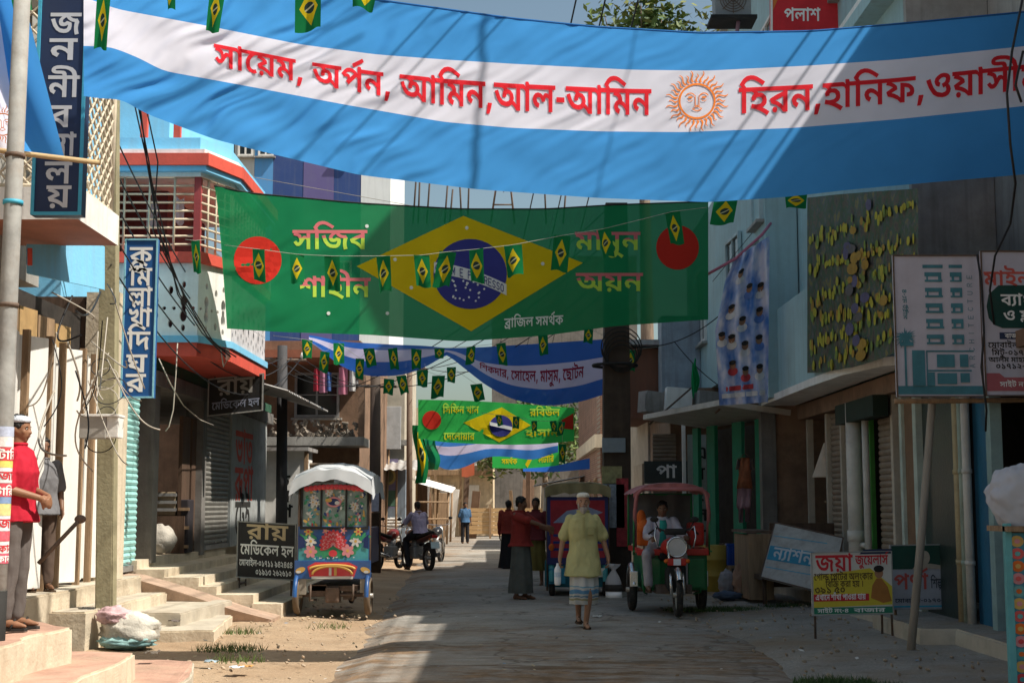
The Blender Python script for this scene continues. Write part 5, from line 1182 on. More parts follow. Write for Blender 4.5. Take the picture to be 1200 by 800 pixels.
# ---- big green Brazil banner
B_bot = [(240, 383), (267, 385), (330, 389), (430, 392), (540, 400), (640, 393), (720, 382), (835, 374)]
B_top = [(240, 216), (252, 218), (290, 226), (420, 238), (540, 245), (640, 245), (720, 240), (835, 236)]
fBp = sheet_fn([B_bot, B_top], lambda px: 20.2 + (px - 250) / 360, .035, (.06, -.085), 11, .6, fade=lambda px: max(.22, 1.3 - (px - 250) / 190))
def fB(px, py, lift=0.0):
    """photo-frame position on the green banner"""
    b, t = smooth_line(B_bot, px), smooth_line(B_top, px)
    return fBp(px, (py - b) / (t - b), lift)
bm = BM(); grid(bm, lambda u, v: fBp(max(251 + 15 * (1 - v) ** .7, 251 + 579 * u) if u < .03 else 251 + 579 * u, v), 260, 70)
banB = obj('banner', bm, C_BG, recalc=False)
tag(banB, 'large green Brazil banner with yellow diamond, blue globe, red discs and pink and lime names', 'banner')
def partB(name, m, polys, lift, step=8):
    bm = BM()
    for p in polys: shape(bm, p, lambda x, y: fB(x, y, lift), step)
    return obj(name, bm, m, banB, recalc=False)
partB('yellow_diamond', C_BY, [[(418, 312), (552, 388), (683, 308), (543, 253)]], .006)
partB('red_disc', C_DISC, [ell(302, 305, 28, 28, 30)], .006, 6)
partB('red_disc', C_DISC, [ell(794, 290, 25, 26, 30)], .006, 6)
partB('blue_globe', C_BB, [ell(551, 321, 43, 41, 40)], .012)
bandp = [(508.6 + 85 * i / 14, 307 + 9 * (i / 14) + 17 * (i / 14) ** 2) for i in range(15)]
partB('globe_band', C_WPR, [bandp + [(x, y + 13) for x, y in bandp[::-1]]], .018, None)
def fband(x, y):
    t = x / 85.0; return fB(508.6 + x, 307 + 9 * t + 17 * t * t + 11 - y, .024)
bm = BM(); letter(bm, 'ORDEM E PROGRESSO', fband, 12.5, 2, 0, fit=81); obj('lettering', bm, cloth('globe_text', (.05, .06, .2)), banB, recalc=False)
random.seed(3)
st = []
for i in range(26):
    a = random.uniform(.1, 3.0); r = random.uniform(6, 38); st.append(ell(551 + r * math.cos(a), 326 + .75 * r * math.sin(a), 1.3, 1.3, 6))
partB('stars', C_WPR, st, .018, None)
def txtB(s, x0, x1, base, size, split=.36):
    bm = BM(); two_tone(bm, s, lambda x, y: fB(x, base - y, .008), size, x0, 0, x1 - x0, size * split, 8)
    obj('lettering', bm, [C_PINK, C_LIME], banB, recalc=False)
txtB('সজিব', 343, 430, 292, 36); txtB('শাহীন', 350, 434, 348, 36); txtB('মামুন', 674, 750, 293, 34); txtB('অয়ন', 675, 753, 341, 34)
bm = BM(); letter(bm, 'ব্রাজিল সমর্থক', lambda x, y: fB(x, 384 - y - .06 * (x - 590), .008), 17, 591, 0, fit=69, step=8); obj('lettering', bm, C_WPR, banB, recalc=False)
partB('hole_light', C_WPR, [ell(x, y, 2.2, 2.2, 8) for x, y in ((430, 265), (463, 304), (482, 337), (385, 367), (454, 367), (547, 267), (636, 309))], .014, None)  # white dots painted for daylight showing through holes in the cloth
bm = BM(); tube(bm, [fBp(251 + 579 * i / 40, 1.0) for i in range(41)], .012, 6); obj('hem_rope', bm, M_BLACK, banB)

# ---- banners farther down the street
def hung(lines, x0, x1, Y, mats, mi, label, nu=90, nv=30, wr=.03, sd=1, lean=.2, cat='banner', wk=(.09, -.06)):
    f = sheet_fn(lines, Y if callable(Y) else (lambda px: Y), wr, wk, sd, lean)
    bm = BM(); n = len(lines) - 1
    grid(bm, lambda u, v: f(x0 + (x1 - x0) * u, n * v), nu, nv, mi)
    o = obj('banner', bm, mats, recalc=False); tag(o, label, cat)
    return o, f
D_bot = [(520, 412), (540, 428), (570, 452), (600, 468), (640, 476), (680, 471), (714, 460)]
D_lo = [(520, 410), (540, 418), (570, 440), (600, 452), (640, 457), (680, 452), (714, 441)]
D_hi = [(520, 409), (540, 413), (560, 424), (600, 429), (640, 427), (680, 423), (714, 417)]
D_top = [(520, 408), (560, 407), (640, 402), (714, 397)]
banD, fD = hung([D_bot, D_lo, D_hi, D_top], 520, 713, 29.0, [C_BLUE2, C_LAV], lambda u, v: 1 if 1 / 3 < v < 2 / 3 else 0, 'blue and white Argentine banner with dark red names below the big green banner', sd=21)
bm = BM(); letter(bm, 'শিকদার, সোহেল, মাসুম, ছোটন', lambda x, y: fD(x, 1.30 + y / 26, .012), 19, 562, 0, step=6, fit=122); obj('lettering', bm, C_MAROON, banD, recalc=False)
E_ = [[(362, 398), (400, 430), (430, 441), (470, 440), (500, 430), (524, 414)], [(362, 396), (400, 416), (430, 424), (470, 424), (500, 418), (524, 412)], [(362, 394), (400, 406), (430, 410), (470, 410), (500, 409), (524, 410)], [(362, 392), (400, 400), (430, 402), (470, 404), (500, 405), (524, 408)]]
hung(E_, 362, 523, 29.0, [C_BLUE2, C_LAV], lambda u, v: 1 if 1 / 3 < v < 2 / 3 else 0, 'crumpled blue and lavender Argentine banner sagging left of the one with names', sd=33, wr=.06)
F_bot = [(488, 513), (520, 518), (560, 520), (600, 521), (640, 520), (674, 516)]
F_top = [(488, 468), (540, 469), (580, 471), (620, 474), (674, 478)]
banF, fFp = hung([F_bot, F_top], 490, 673, 35.0, [cloth('bright_green_cloth', (.04, .44, .09), .5)], None, 'smaller sunlit Brazil banner with yellow lettering farther down the street', sd=41, wr=.035)
def fF(px, py, lift=0):
    b, t = smooth_line(F_bot, px), smooth_line(F_top, px); return fFp(px, (py - b) / (t - b), lift)
def partF(name, m, polys, lift):
    bm = BM()
    for p in polys: shape(bm, p, lambda x, y: fF(x, y, lift), 8)
    return obj(name, bm, m, banF, recalc=False)
partF('yellow_diamond', C_BY, [[(543, 495), (585, 518), (622, 498), (588, 477)]], .015)
partF('blue_globe', C_BB, [ell(587, 499, 13.5, 12.5, 24)], .03)
partF('globe_band', C_WPR, [[(574, 494), (600, 500), (600, 504), (574, 498)]], .045)
partF('red_disc', C_DISC, [ell(506, 492, 11, 11, 24)], .015)
partF('red_disc', C_DISC, [[(658, 492), (672, 484), (672, 503), (660, 502)]], .015)
for s, x0, x1, b in (('সিফিন খান', 519, 561, 484), ('রবিউল', 621, 656, 487), ('দেলোয়ার', 520, 556, 515), ('হাসান', 616, 655, 511)):
    bm = BM(); two_tone(bm, s, lambda x, y: fF(x, b - y, .02), 13, x0, 0, x1 - x0, 4.5, 8); obj('lettering', bm, [C_LIME, C_BY], banF, recalc=False)
G_ = [[(497, 534), (520, 552), (545, 548), (570, 534), (600, 535), (625, 540), (655, 528)], [(497, 524), (520, 535), (545, 532), (570, 525), (600, 526), (625, 528), (655, 521)], [(497, 519), (520, 524), (545, 522), (570, 518), (600, 519), (655, 517)], [(497, 514), (520, 517), (545, 516), (600, 514), (655, 513)]]
hung(G_, 498, 654, 39.0, [cloth('sky_blue_cloth', (.05, .20, .58), .5), C_LAV], lambda u, v: 1 if 1 / 3 < v < 2 / 3 else 0, 'draped Argentine banner under the smaller Brazil banner', sd=51, wr=.09)
H_ = [[(575, 548), (620, 549), (656, 547)], [(575, 529), (620, 527), (656, 519)]]
banH, fH = hung(H_, 577, 655, 43.0, [cloth('bright_green_cloth', (.025, .30, .07))], None, 'farthest green Brazil banner with short yellow words', sd=61)
bm = BM(); shape(bm, [(606, 20), (618, 1), (630, 20)], lambda x, y: fH(x, min(1, max(0, y / 22)), .02))
for s, x0 in (('সমর্থক', 588), ('লটারি', 631)): letter(bm, s, lambda x, y: fH(x, .25 + y / 22, .02), 10, x0, 0, fit=18)
obj('lettering', bm, C_BY, banH, recalc=False)
hung([[(612, 552), (650, 553), (692, 549)], [(612, 549), (650, 546), (692, 536)]], 613, 691, 42.0, [C_BLUE2], None, 'narrow deep blue banner strip hanging lowest at the far end', sd=71)
hung([[(541, 556), (548, 568), (556, 552)], [(541, 527), (548, 528), (556, 530)]], 541, 556, 41.0, [cloth('brick_red_cloth', (.55, .15, .08))], None, 'small brick red cloth hanging between the far banners', nu=10, nv=20, sd=81, cat='cloth')

# ---- pole-hung flags
def flag_mat(name):
    """Brazil flag print by UV: green field, yellow diamond, dark blue globe with pale band"""
    m, n, l, b = _nt(name); n.remove(b); out = n['Material Output']
    uv = n.new('ShaderNodeUVMap'); sp = n.new('ShaderNodeSeparateXYZ'); l.new(uv.outputs[0], sp.inputs[0])
    def mth(op, a, c=None):
        x = n.new('ShaderNodeMath'); x.operation = op
        for i, v in ((0, a), (1, c)):
            if v is None: continue
            if isinstance(v, (int, float)): x.inputs[i].default_value = v
            else: l.new(v, x.inputs[i])
        return x.outputs[0]
    ax = mth('ABSOLUTE', mth('SUBTRACT', sp.outputs[0], .5)); ay = mth('ABSOLUTE', mth('SUBTRACT', sp.outputs[1], .5))
    dia = mth('LESS_THAN', mth('ADD', mth('MULTIPLY', ax, 1.0), mth('MULTIPLY', ay, .92)), .36)
    r = mth('SQRT', mth('ADD', mth('POWER', mth('MULTIPLY', ax, .62), 2), mth('POWER', ay, 2)))
    glo = mth('LESS_THAN', r, .125); bnd = mth('MULTIPLY', mth('LESS_THAN', mth('ABSOLUTE', mth('SUBTRACT', mth('MULTIPLY', mth('SUBTRACT', sp.outputs[0], .5), .3), mth('SUBTRACT', sp.outputs[1], .5))), .02), glo)
    def mix(f, a, c):
        x = n.new('ShaderNodeMix'); x.data_type = 'RGBA'; l.new(f, x.inputs[0])
        for i, v in ((6, a), (7, c)):
            if isinstance(v, tuple): x.inputs[i].default_value = (*v, 1)
            else: l.new(v, x.inputs[i])
        return x.outputs[2]
    c = mix(bnd, mix(glo, mix(dia, (.012, .17, .055), (.62, .48, .02)), (.035, .06, .05)), (.5, .5, .3))
    d = n.new('ShaderNodeBsdfDiffuse'); t = n.new('ShaderNodeBsdfTranslucent'); ms = n.new('ShaderNodeMixShader'); ms.inputs[0].default_value = .35
    l.new(c, d.inputs[0]); l.new(c, t.inputs[0]); l.new(d.outputs[0], ms.inputs[1]); l.new(t.outputs[0], ms.inputs[2]); l.new(ms.outputs[0], out.inputs[0])
    return m
M_FLAG = flag_mat('brazil_flag_print')
FLAG_MESH = []
for v_ in range(6):
    bm = BM()
    k = v_ * 1.7
    def ff(u, v, k=k, v_=v_):
        b = (1 - v)
        return Vector(((u - .5) * (1 - .10 * b * (v_ % 3)) + .16 * b * math.sin(k) + .05 * math.sin(6 * u + k) * b, .16 * b * math.sin(5 * u + k) + .10 * b * b * math.cos(k * 2), (v - 1) + .05 * b * math.sin(5 * u + 2 * k)))
    grid(bm, ff, 10, 14, uv=True)
    me = bpy.data.meshes.new('small_flag'); bm.to_mesh(me); bm.free(); me.materials.append(M_FLAG); FLAG_MESH.append(me)
ORD = ['leftmost', 'second', 'third', 'fourth', 'fifth', 'sixth', 'seventh', 'eighth', 'ninth', 'tenth', 'eleventh', 'twelfth', 'thirteenth', 'fourteenth', 'fifteenth', 'sixteenth', 'seventeenth', 'eighteenth']
def bunting(flags, Yf, desc, group, ext=(40, 40), seed=0, r=.004, sag=0):
    """flags = (px, py of the top, width px, height px) along one string"""
    random.seed(seed); pts = []
    for i, (px, py, w, h) in enumerate(flags):
        Y = Yf(px); p = P(px, py, Y)
        o = bpy.data.objects.new('small_flag', FLAG_MESH[(i * 5 + seed) % 6]); COL.objects.link(o)
        s = Y / F_PX; o.location = p; o.scale = (w * s, w * s, h * s)
        o.rotation_euler = (random.uniform(-.2, .2), random.uniform(-.12, .12), random.uniform(-.6, .6)); pts.append(p)
        tag(o, '%s small Brazil flag %son the string %s' % (ORD[i], '' if i == 0 else 'from the left ', desc), 'flag', group)
    a, b = flags[0], flags[-1]
    P0 = P(a[0] - ext[0], a[1] - ext[0] * .12, Yf(a[0])); P1 = P(b[0] + ext[1], b[1] - ext[1] * .12, Yf(b[0]))
    bm = BM(); tube(bm, [P0] + pts + [P1], r, 5)
    tag(obj('bunting_string', bm, mat('pale_string', (.4, .42, .35))), 'thin string carrying small Brazil flags ' + desc, 'string')
bunting([(24, -6, 24, 20), (122, -8, 17, 72), (200, -22, 14, 36), (256, -16, 20, 62), (361, -18, 32, 56), (428, -22, 36, 34)], lambda px: 11.2, 'above the Argentine banner', 'flags on the nearest string', seed=1)
bunting([(303, 292, 19, 38), (348, 298, 17, 36), (389, 300, 18, 41), (449, 300, 19, 43), (494, 299, 19, 38), (525, 295, 20, 42), (558, 292, 20, 40), (601, 287, 22, 40), (659, 276, 20, 43), (708, 268, 18, 36), (788, 248, 18, 40)], lambda px: 18.6 + px / 560, 'across the big green banner', 'flags across the green banner', seed=2)
bunting([(851, 232, 28, 33), (933, 226, 28, 18)], lambda px: 17.8, 'right of the green banner', 'flags right of the green banner', seed=3)
bunting([(229, 282, 11, 40)], lambda px: 19.0, 'before the pierced white parapet', 'flag at the parapet', seed=4, ext=(12, 12))
bunting([(360, 398, 13, 22), (381, 412, 12, 24), (397, 402, 14, 26), (422, 420, 12, 24), (432, 408, 13, 22), (460, 408, 12, 25), (488, 409, 13, 24), (515, 408, 14, 12), (552, 406, 13, 20), (587, 402, 12, 26), (636, 392, 12, 24), (690, 384, 11, 18), (739, 410, 12, 26)], lambda px: 27.3, 'in front of the blue banners', 'flags in front of the blue banners', seed=5)
bunting([(456, 444, 12, 18), (470, 440, 12, 22), (495, 433, 14, 20), (514, 440, 16, 26), (529, 430, 11, 18), (558, 450, 14, 20)], lambda px: 30.5, 'above the smaller Brazil banner', 'flags above the smaller Brazil banner', seed=6)
bunting([(584, 486, 7, 13), (605, 488, 8, 14), (626, 493, 8, 13), (648, 493, 9, 13), (659, 494, 8, 16), (659, 520, 11, 22)], lambda px: 33.0, 'crossing the smaller Brazil banner', 'flags crossing the smaller Brazil banner', seed=7, ext=(20, 15))
def upright_flag(px0, py0, px1, py1, Y, m, label, pole=None, uv=True):
    f = lambda u, v: P(px0 + (px1 - px0) * u + 3 * math.sin(v * 5), py1 + (py0 - py1) * v, Y + .12 * math.sin(7 * u + 2 * v))
    bm = BM(); grid(bm, f, 14, 20, uv=True); o = obj('flag', bm, m, recalc=False); tag(o, label, 'flag')
    return o
upright_flag(486, 498, 499, 566, 36, M_FLAG, 'Brazil flag hanging upright from a bamboo pole beside the motorcycles')
upright_flag(499, 515, 513, 550, 37, C_BG, 'plain green flag behind the upright Brazil flag')
# green cloth knotted on a wire at the right
bm = BM(); grid(bm, lambda u, v: P(812 + (9 + 5 * math.sin(v * 5)) * (u - .2) * (.5 + v * .6), 463 - 40 * v + 4 * math.sin(u * 6), 25.5 + .08 * math.sin(u * 9 + v * 4)), 14, 18)
tag(obj('green_rag', bm, cloth('green_rag', (.02, .33, .12))), 'bright green rag knotted on a wire at right', 'rag')

# ---- Argentine flag on a bamboo stick, top left
fl = obj('flag', (lambda b: (grid(b, lambda u, v: P(-60 + 62 * u + (74 - 58 * v) * u ** 1.4, (187 - 12 * (1 - u)) * (1 - v) + (-40) * v, 11.4 + .35 * math.sin(u * 9 + v * 2.4) * (.4 + .6 * v) + .2 * u), 60, 60, lambda u, v: 1 if .26 < u < .66 else 0), b)[1])(BM()), [C_AB, C_AW], recalc=False)
tag(fl, 'Argentine flag with orange sun hanging from a bamboo stick at top left', 'flag')
bm = BM(); sun_shapes(bm, lambda x, y: P(3 + x * .62, 146 - y * .62, 11.22), 1.0); obj('sun_emblem', bm, C_ORA, fl, recalc=False)
bm = BM(); tube(bm, [P(-80, 164, 11.3), P(10, 178, 11.35), P(118, 191, 11.5)], .022, 8)
tag(obj('bamboo_stick', bm, mat('bamboo', (.45, .33, .18), dirt=.3)), 'bamboo stick holding the Argentine flag at top left', 'stick')

# ================================================================== SIGNS
M_NAVY = mat('navy_board', (.02, .035, .085), var=.12, dirt=.12, rough=.45, bump=0)
M_BLUEB = mat('blue_board', (.02, .10, .30), var=.1, dirt=.12, rough=.4, bump=0)
M_SILV = mat('silver_letters', (.55, .56, .58), var=.1, dirt=.1, rough=.45, bump=0)
M_LETW = mat('white_letters', (.82, .82, .80), var=.05, dirt=.08, rough=.5, bump=0)
M_CYANF = mat('cyan_frame', (.06, .36, .52), dirt=.2, rough=.5)
M_BLKB = mat('black_board', (.018, .018, .02), var=.25, dirt=.3, dirtcol=(.1, .09, .08), rough=.5)
M_GREYL = mat('grey_letters', (.30, .30, .29), dirt=.2)
def board(name, label, p00, p10, p01, m, mf, cat='sign', depth=.06, fr=.03, group=None):
    """sign board with a raised frame; returns thing and a function of (x 0..W, y 0..H) metres on its face"""
    o, ux, uy = Vector(p00), Vector(p10) - Vector(p00), Vector(p01) - Vector(p00)
    W, H = ux.length, uy.length; ux.normalize(); uy.normalize(); nn = ux.cross(uy).normalized()      # nn towards the viewer
    t = thing(name, label, cat, o + ux * W / 2, 0, group)
    rot = Matrix((ux, uy, nn)).transposed()
    def B(bm, x0, y0, x1, y1, d0, d1): box(bm, o + ux * (x0 + x1) / 2 + uy * (y0 + y1) / 2 + nn * (d0 + d1) / 2, (x1 - x0, y1 - y0, d1 - d0), rot)
    bm = BM(); B(bm, 0, 0, W, H, -depth, 0); obj('panel', bm, m, t, world=True)
    if fr > 0:
        bm = BM(); B(bm, -.002, 0, fr, H, .0005, .014); B(bm, W - fr, 0, W + .002, H, .0005, .014); B(bm, fr, -.002, W - fr, fr, .0005, .013); B(bm, fr, H - fr, W - fr, H + .002, .0005, .013)
        obj('frame', bm, mf, t, world=True)
    fn = lambda d=.003: (lambda x, y: o + ux * x + uy * y + nn * d)
    return t, fn, W, H
def lett(t, items, m, name='lettering'):
    """items: (text, fn, size, x, y, fit or None)"""
    bm = BM()
    for s, fn, size, x, y, fit in items: letter(bm, s, fn, size, x, y, fit=fit)
    return obj(name, bm, m, t, world=True, recalc=False)
def decal(t, name, polys, fn, m):
    bm = BM()
    nn = (fn(1, 0) - fn(0, 0)).cross(fn(0, 1) - fn(0, 0)).normalized()
    for i, p in enumerate(polys): shape(bm, p, lambda x, y: fn(x, y) + nn * .00025 * i)
    return obj(name, bm, m, t, world=True, recalc=False)
def pxboard(name, label, x0, y0, x1, y1, Y, m, mf, skew=0, dY=0, **k):
    """upright board whose lower edge runs (x0,y1)-(x1,y1+skew)"""
    a = P(x0, y1, Y); b_ = P(x1, y1 + skew, Y + dY); c = P(x0, y0, Y); c.x = a.x; c.y = a.y
    return board(name, label, a, b_, c, m, mf, **k)
# vertical shop signs on the left
t, fn, W, H = pxboard('shop_sign', 'tall navy vertical shop sign with silver letters and cyan frame at the left pole', 36, -46, 95, 252, 13.2, M_NAVY, M_CYANF, depth=.14, fr=.03)
s = 13.2 / F_PX; LT = []
for ch, yt, yb, w in (('জ', 2, 30, 37), ('ন', 34, 62, 33), ('নী', 78, 108, 38), ('ব', 116, 145, 26), ('স্ত্রা', 150, 180, 36), ('ল', 186, 214, 32), ('য়', 217, 243, 29)):
    LT.append((ch, fn(.004), 43 * s, (15 if w > 30 else 18) * s, (252 - yb) * s, w * s))
lett(t, LT, M_SILV)
t, fn, W, H = pxboard('shop_sign', 'blue vertical shop sign with white letters and pale cyan edge hung by the concrete pole', 141, 280, 180, 466, 17.0, M_BLUEB, mat('pale_cyan_frame', (.25, .55, .66), dirt=.15), depth=.08, fr=.018)
s = 17.0 / F_PX; LT = []
for ch, yb, w in (('কু', 308, 27), ('মি', 333, 27), ('ল্লা', 357, 28), ('খা', 382, 28), ('দি', 409, 27), ('ঘ', 436, 24), ('র', 459, 23)): LT.append((ch, fn(.004), 34 * s, 6 * s, (466 - yb) * s, w * s))
lett(t, LT, M_LETW)
t, fn, W, H = pxboard('hanging_sign', 'dark hanging medical hall sign with grey letters under the left awning', 243, 444, 308, 488, 24.0, M_BLKB, M_GREYL, skew=-7, depth=.08, fr=.02)
s = 24.0 / F_PX
lett(t, [('রায়', fn(.004), 30 * s, 11 * s, 23 * s, 44 * s)], M_GREYL); lett(t, [('মেডিকেল হল', fn(.004), 14 * s, 5 * s, 7 * s, 56 * s)], mat('pale_blue_letters', (.25, .28, .38)))
bm = BM(); tube(bm, [P(252, 443, 24), P(252, 425, 24.2)], .012, 5); tube(bm, [P(300, 437, 24), P(300, 420, 24.2)], .012, 5); obj('hanger', bm, M_IRON, t, world=True)
t, fn, W, H = pxboard('standing_sign', 'black standing medical hall sign with yellow and white letters beside the rickshaw', 277, 610, 346, 676, 21.6, M_BLKB, M_GREYL, skew=4, depth=.07, fr=.015)
s = 21.6 / F_PX
lett(t, [('রায়', fn(.004), 27 * s, 11 * s, 45 * s, 48 * s)], mat('tan_letters', (.55, .43, .26), dirt=.1))
lett(t, [('মেডিকেল হল', fn(.004), 19 * s, 4 * s, 27 * s, 62 * s), ('মোবাইল-০১৭১১ ৯৪২৪৫৪', fn(.004), 11 * s, 3 * s, 14 * s, 62 * s), ('০১৯১৩ ২৬২৬১০', fn(.004), 11 * s, 22 * s, 4 * s, 42 * s)], M_LETW)
bm = BM()
for x in (280, 342):
    a = P(x, 676, 21.7); tube(bm, [a, Vector((a.x, a.y, .0))], .022, 6); tube(bm, [a + Vector((0, .5, -.05)), Vector((a.x, a.y + .55, .0))], .022, 6); tube(bm, [a + Vector((0, 0, -.1)), a + Vector((0, .5, -.1))], .018, 6)
obj('legs_frame', bm, M_IRON, t, world=True)
# right: two billboards on poles
M_BILL = mat('pale_lilac_board', (.50, .49, .57), var=.08, dirt=.25, dirtcol=(.3, .26, .3), streak=.15, rough=.5, bump=.05)
M_TEALINK = mat('teal_ink', (.06, .20, .25), var=.25, dirt=.2, bump=0)
t, fn, W, H = pxboard('billboard', 'weathered billboard with a teal drawing of an apartment block and palm tree', 1051, 299, 1154, 465, 14.5, M_BILL, M_IRON, depth=.03, fr=.012)
s = 14.5 / F_PX; f = fn(.004)
q = lambda x0, y0, x1, y1: rect((x0 - 1051) * s, (465 - y1) * s, (x1 - 1051) * s, (465 - y0) * s)
rr = [q(1053, 452, 1153, 462), q(1087, 410, 1143, 412), q(1087, 433, 1140, 435), q(1086, 308, 1110, 312), q(1117, 308, 1133, 312), q(1087, 412, 1088.5, 452)]
for k in range(5):
    y = 317 + 18.6 * k
    rr += [q(1088, y, 1108, y + 5), q(1090, y + 5, 1092, y + 11), q(1104, y + 5, 1108, y + 11), q(1088, y + 9, 1109, y + 11.5), q(1118, y, 1132, y + 5.5), q(1120, y + 5, 1123, y + 11), q(1129, y + 4, 1132, y + 10), q(1118, y + 9.5, 1132, y + 11.5)]
rr += [q(1099, 415, 1120, 430), q(1126, 415, 1136, 430), q(1088, 436, 1096, 452), q(1099, 437, 1122, 450), q(1126, 437, 1137, 448), q(1061, 405, 1063.5, 452), q(1056, 400, 1072, 405), q(1070, 410, 1085, 452)]
decal(t, 'building_drawing', rr, f, M_TEALINK)
pl = []
random.seed(4)
for k in range(22):
    a = 6.283 * k / 22 + random.uniform(-.1, .1); L = random.uniform(11, 18); c = (1063, 393)
    e = (c[0] + L * math.cos(a), c[1] + L * math.sin(a) * .8 + 3); n_ = (-math.sin(a) * 1.6, math.cos(a) * 1.6)
    pl.append([((x - 1051) * s, (465 - y) * s) for x, y in ((c[0] + n_[0], c[1] + n_[1]), e, (c[0] - n_[0], c[1] - n_[1]))][::-1])
decal(t, 'palm_drawing', pl, fn(.006), M_TEALINK)
bm = BM()
for i, ch in enumerate('ARCHITECTURE'): letter(bm, ch, lambda x, y, i=i: f((1139 - 1051) * s - y, (465 - 430) * s + i * 9.6 * s + x), 8.5 * s, 0, -5 * s)
obj('lettering', bm, mat('faded_teal_ink', (.16, .26, .32)), t, world=True, recalc=False)
bm = BM(); letter(bm, 'সাইট নং-৪', lambda x, y: f(10 * s + y, 92 * s + x), 8 * s, 0, 0); obj('lettering', bm, M_TEALINK, t, world=True, recalc=False)
t, fn, W, H = pxboard('billboard', 'pale billboard with red heading, dark green oval and phone numbers at right edge', 1155, 294, 1262, 464, 14.45, M_BILL, M_IRON, depth=.03, fr=.012)
f = fn(.004); p2 = lambda x, y: ((x - 1155) * s, (464 - y) * s)
decal(t, 'oval', [[p2(x, y) for x, y in ((1175, 333), (1260, 333), (1260, 384), (1178, 384), (1168, 380), (1162, 372), (1160, 358), (1163, 344))][::-1]], f, mat('bottle_green', (.012, .06, .05), bump=0))
decal(t, 'red_strip', [[p2(x, y) for x, y in ((1157, 437), (1172, 437), (1178, 442), (1260, 442), (1260, 458), (1157, 458))][::-1]], f, mat('faded_red', (.42, .12, .14), bump=0))
decal(t, 'navy_strip', [[p2(x, y) for x, y in ((1174, 389), (1260, 389), (1260, 397), (1174, 397))][::-1]], f, M_NAVY)
lett(t, [('মাইন ব', f, 26 * s, p2(1158, 0)[0], p2(0, 333)[1], None)], mat('orange_red_ink', (.55, .10, .08), bump=0))
lett(t, [('ব্যাংক', fn(.007), 21 * s, p2(1177, 0)[0], p2(0, 357)[1], None), ('ও ফ্ল্যাট', fn(.007), 19 * s, p2(1179, 0)[0], p2(0, 375)[1], None), ('সাইট নং-৪', fn(.007), 9 * s, p2(1172, 0)[0], p2(0, 453)[1], None), ('বাজার', fn(.007), 8 * s, p2(1180, 0)[0], p2(0, 395.5)[1], None)], M_LETW)
lett(t, [('মোবাইল-০১৭৩০-৩', f, 10 * s, p2(1160, 0)[0], p2(0, 407)[1], None), ('মিটু-০১৭১৬-১২', f, 10 * s, p2(1164, 0)[0], p2(0, 416)[1], None), ('আলম মাহমুদ আহমেদ', f, 9 * s, p2(1160, 0)[0], p2(0, 424)[1], None), ('০১৭১২-০৩৬', f, 10 * s, p2(1168, 0)[0], p2(0, 432)[1], None)], M_BLACK)
# right: standing jewellery sign
M_YEL = mat('yellow_print', (.62, .50, .05), var=.1, dirt=.15, bump=0)
M_PRW = mat('white_print_board', (.62, .60, .55), var=.08, dirt=.2, rough=.5, bump=0)
M_PRR = mat('red_ink', (.55, .03, .04), var=.1, dirt=.1, bump=0)
M_PRG = mat('green_ink', (.03, .20, .12), var=.1, dirt=.1, bump=0)
t, fn, W, H = pxboard('standing_sign', 'white and yellow jewellers sign on thin legs with large red letters', 952, 647, 1047, 721, 16.3, M_PRW, M_STEEL, skew=-2, depth=.03, fr=.008)
s = 16.3 / F_PX; p3 = lambda x, y: ((x - 952) * s, (721 - y) * s)
qq = lambda x0, y0, x1, y1: [p3(x0, y1), p3(x1, y1), p3(x1, y0), p3(x0, y0)]
decal(t, 'yellow_field', [[p3(x, y) for x, y in ((954, 712), (1046, 710), (1046, 690), (1020, 668), (954, 676))]], fn(.003), M_YEL)
decal(t, 'red_strip', [qq(954, 697, 1018, 705)], fn(.005), M_PRR)
decal(t, 'green_strip', [qq(954, 712, 1046, 719.5)], fn(.005), M_PRG)
decal(t, 'navy_corner', [[p3(x, y) for x, y in ((1008, 652), (1046, 652), (1046, 646.5), (1013, 646.5))]], fn(.004), M_NAVY)
lett(t, [('জয়া', fn(.006), 30 * s, p3(957, 0)[0], p3(0, 671)[1], 43 * s), ('জুয়েলার্স', fn(.006), 17 * s, p3(1003, 0)[0], p3(0, 664)[1], 38 * s)], M_PRR)
lett(t, [('গোল্ড প্লেটের অলংকার', fn(.006), 12 * s, p3(955, 0)[0], p3(0, 681)[1], 68 * s), ('বিক্রি করা হয় ।', fn(.006), 11 * s, p3(968, 0)[0], p3(0, 689)[1], 44 * s), ('৩৯১ ৫০', fn(.006), 12 * s, p3(955, 0)[0], p3(0, 696)[1], 36 * s)], mat('brown_ink', (.10, .06, .02), bump=0))
lett(t, [('এখানে শাঁখা পাওয়া যায়', fn(.008), 10 * s, p3(956, 0)[0], p3(0, 703.5)[1], 58 * s), ('সাইট নং-৪', fn(.008), 7 * s, p3(958, 0)[0], p3(0, 718)[1], 36 * s), ('বাজার', fn(.008), 7 * s, p3(1000, 0)[0], p3(0, 718)[1], 36 * s)], M_LETW)
decal(t, 'portrait_print', [[p3(x, y) for x, y in ell(1030, 674, 5, 6, 14)][::-1]], fn(.006), mat('skin_print', (.35, .18, .10), bump=0))
decal(t, 'hair_print', [[p3(x, y) for x, y in ell(1030, 669, 6, 4, 14)][::-1]], fn(.008), M_BLACK)
decal(t, 'dress_print', [[p3(x, y) for x, y in ((1020, 702), (1022, 688), (1027, 680), (1033, 680), (1040, 690), (1044, 706), (1034, 708))]], fn(.007), mat('dress_print', (.38, .16, .04), bump=0))
bm = BM()
for x, dy in ((955, 0), (1040, .25), (1045, 0)):
    a = P(x, 720, 16.33); tube(bm, [a + Vector((0, dy, .5)), Vector((a.x, a.y + dy, .05))], .014, 6)
obj('legs_frame', bm, M_IRON, t, world=True)
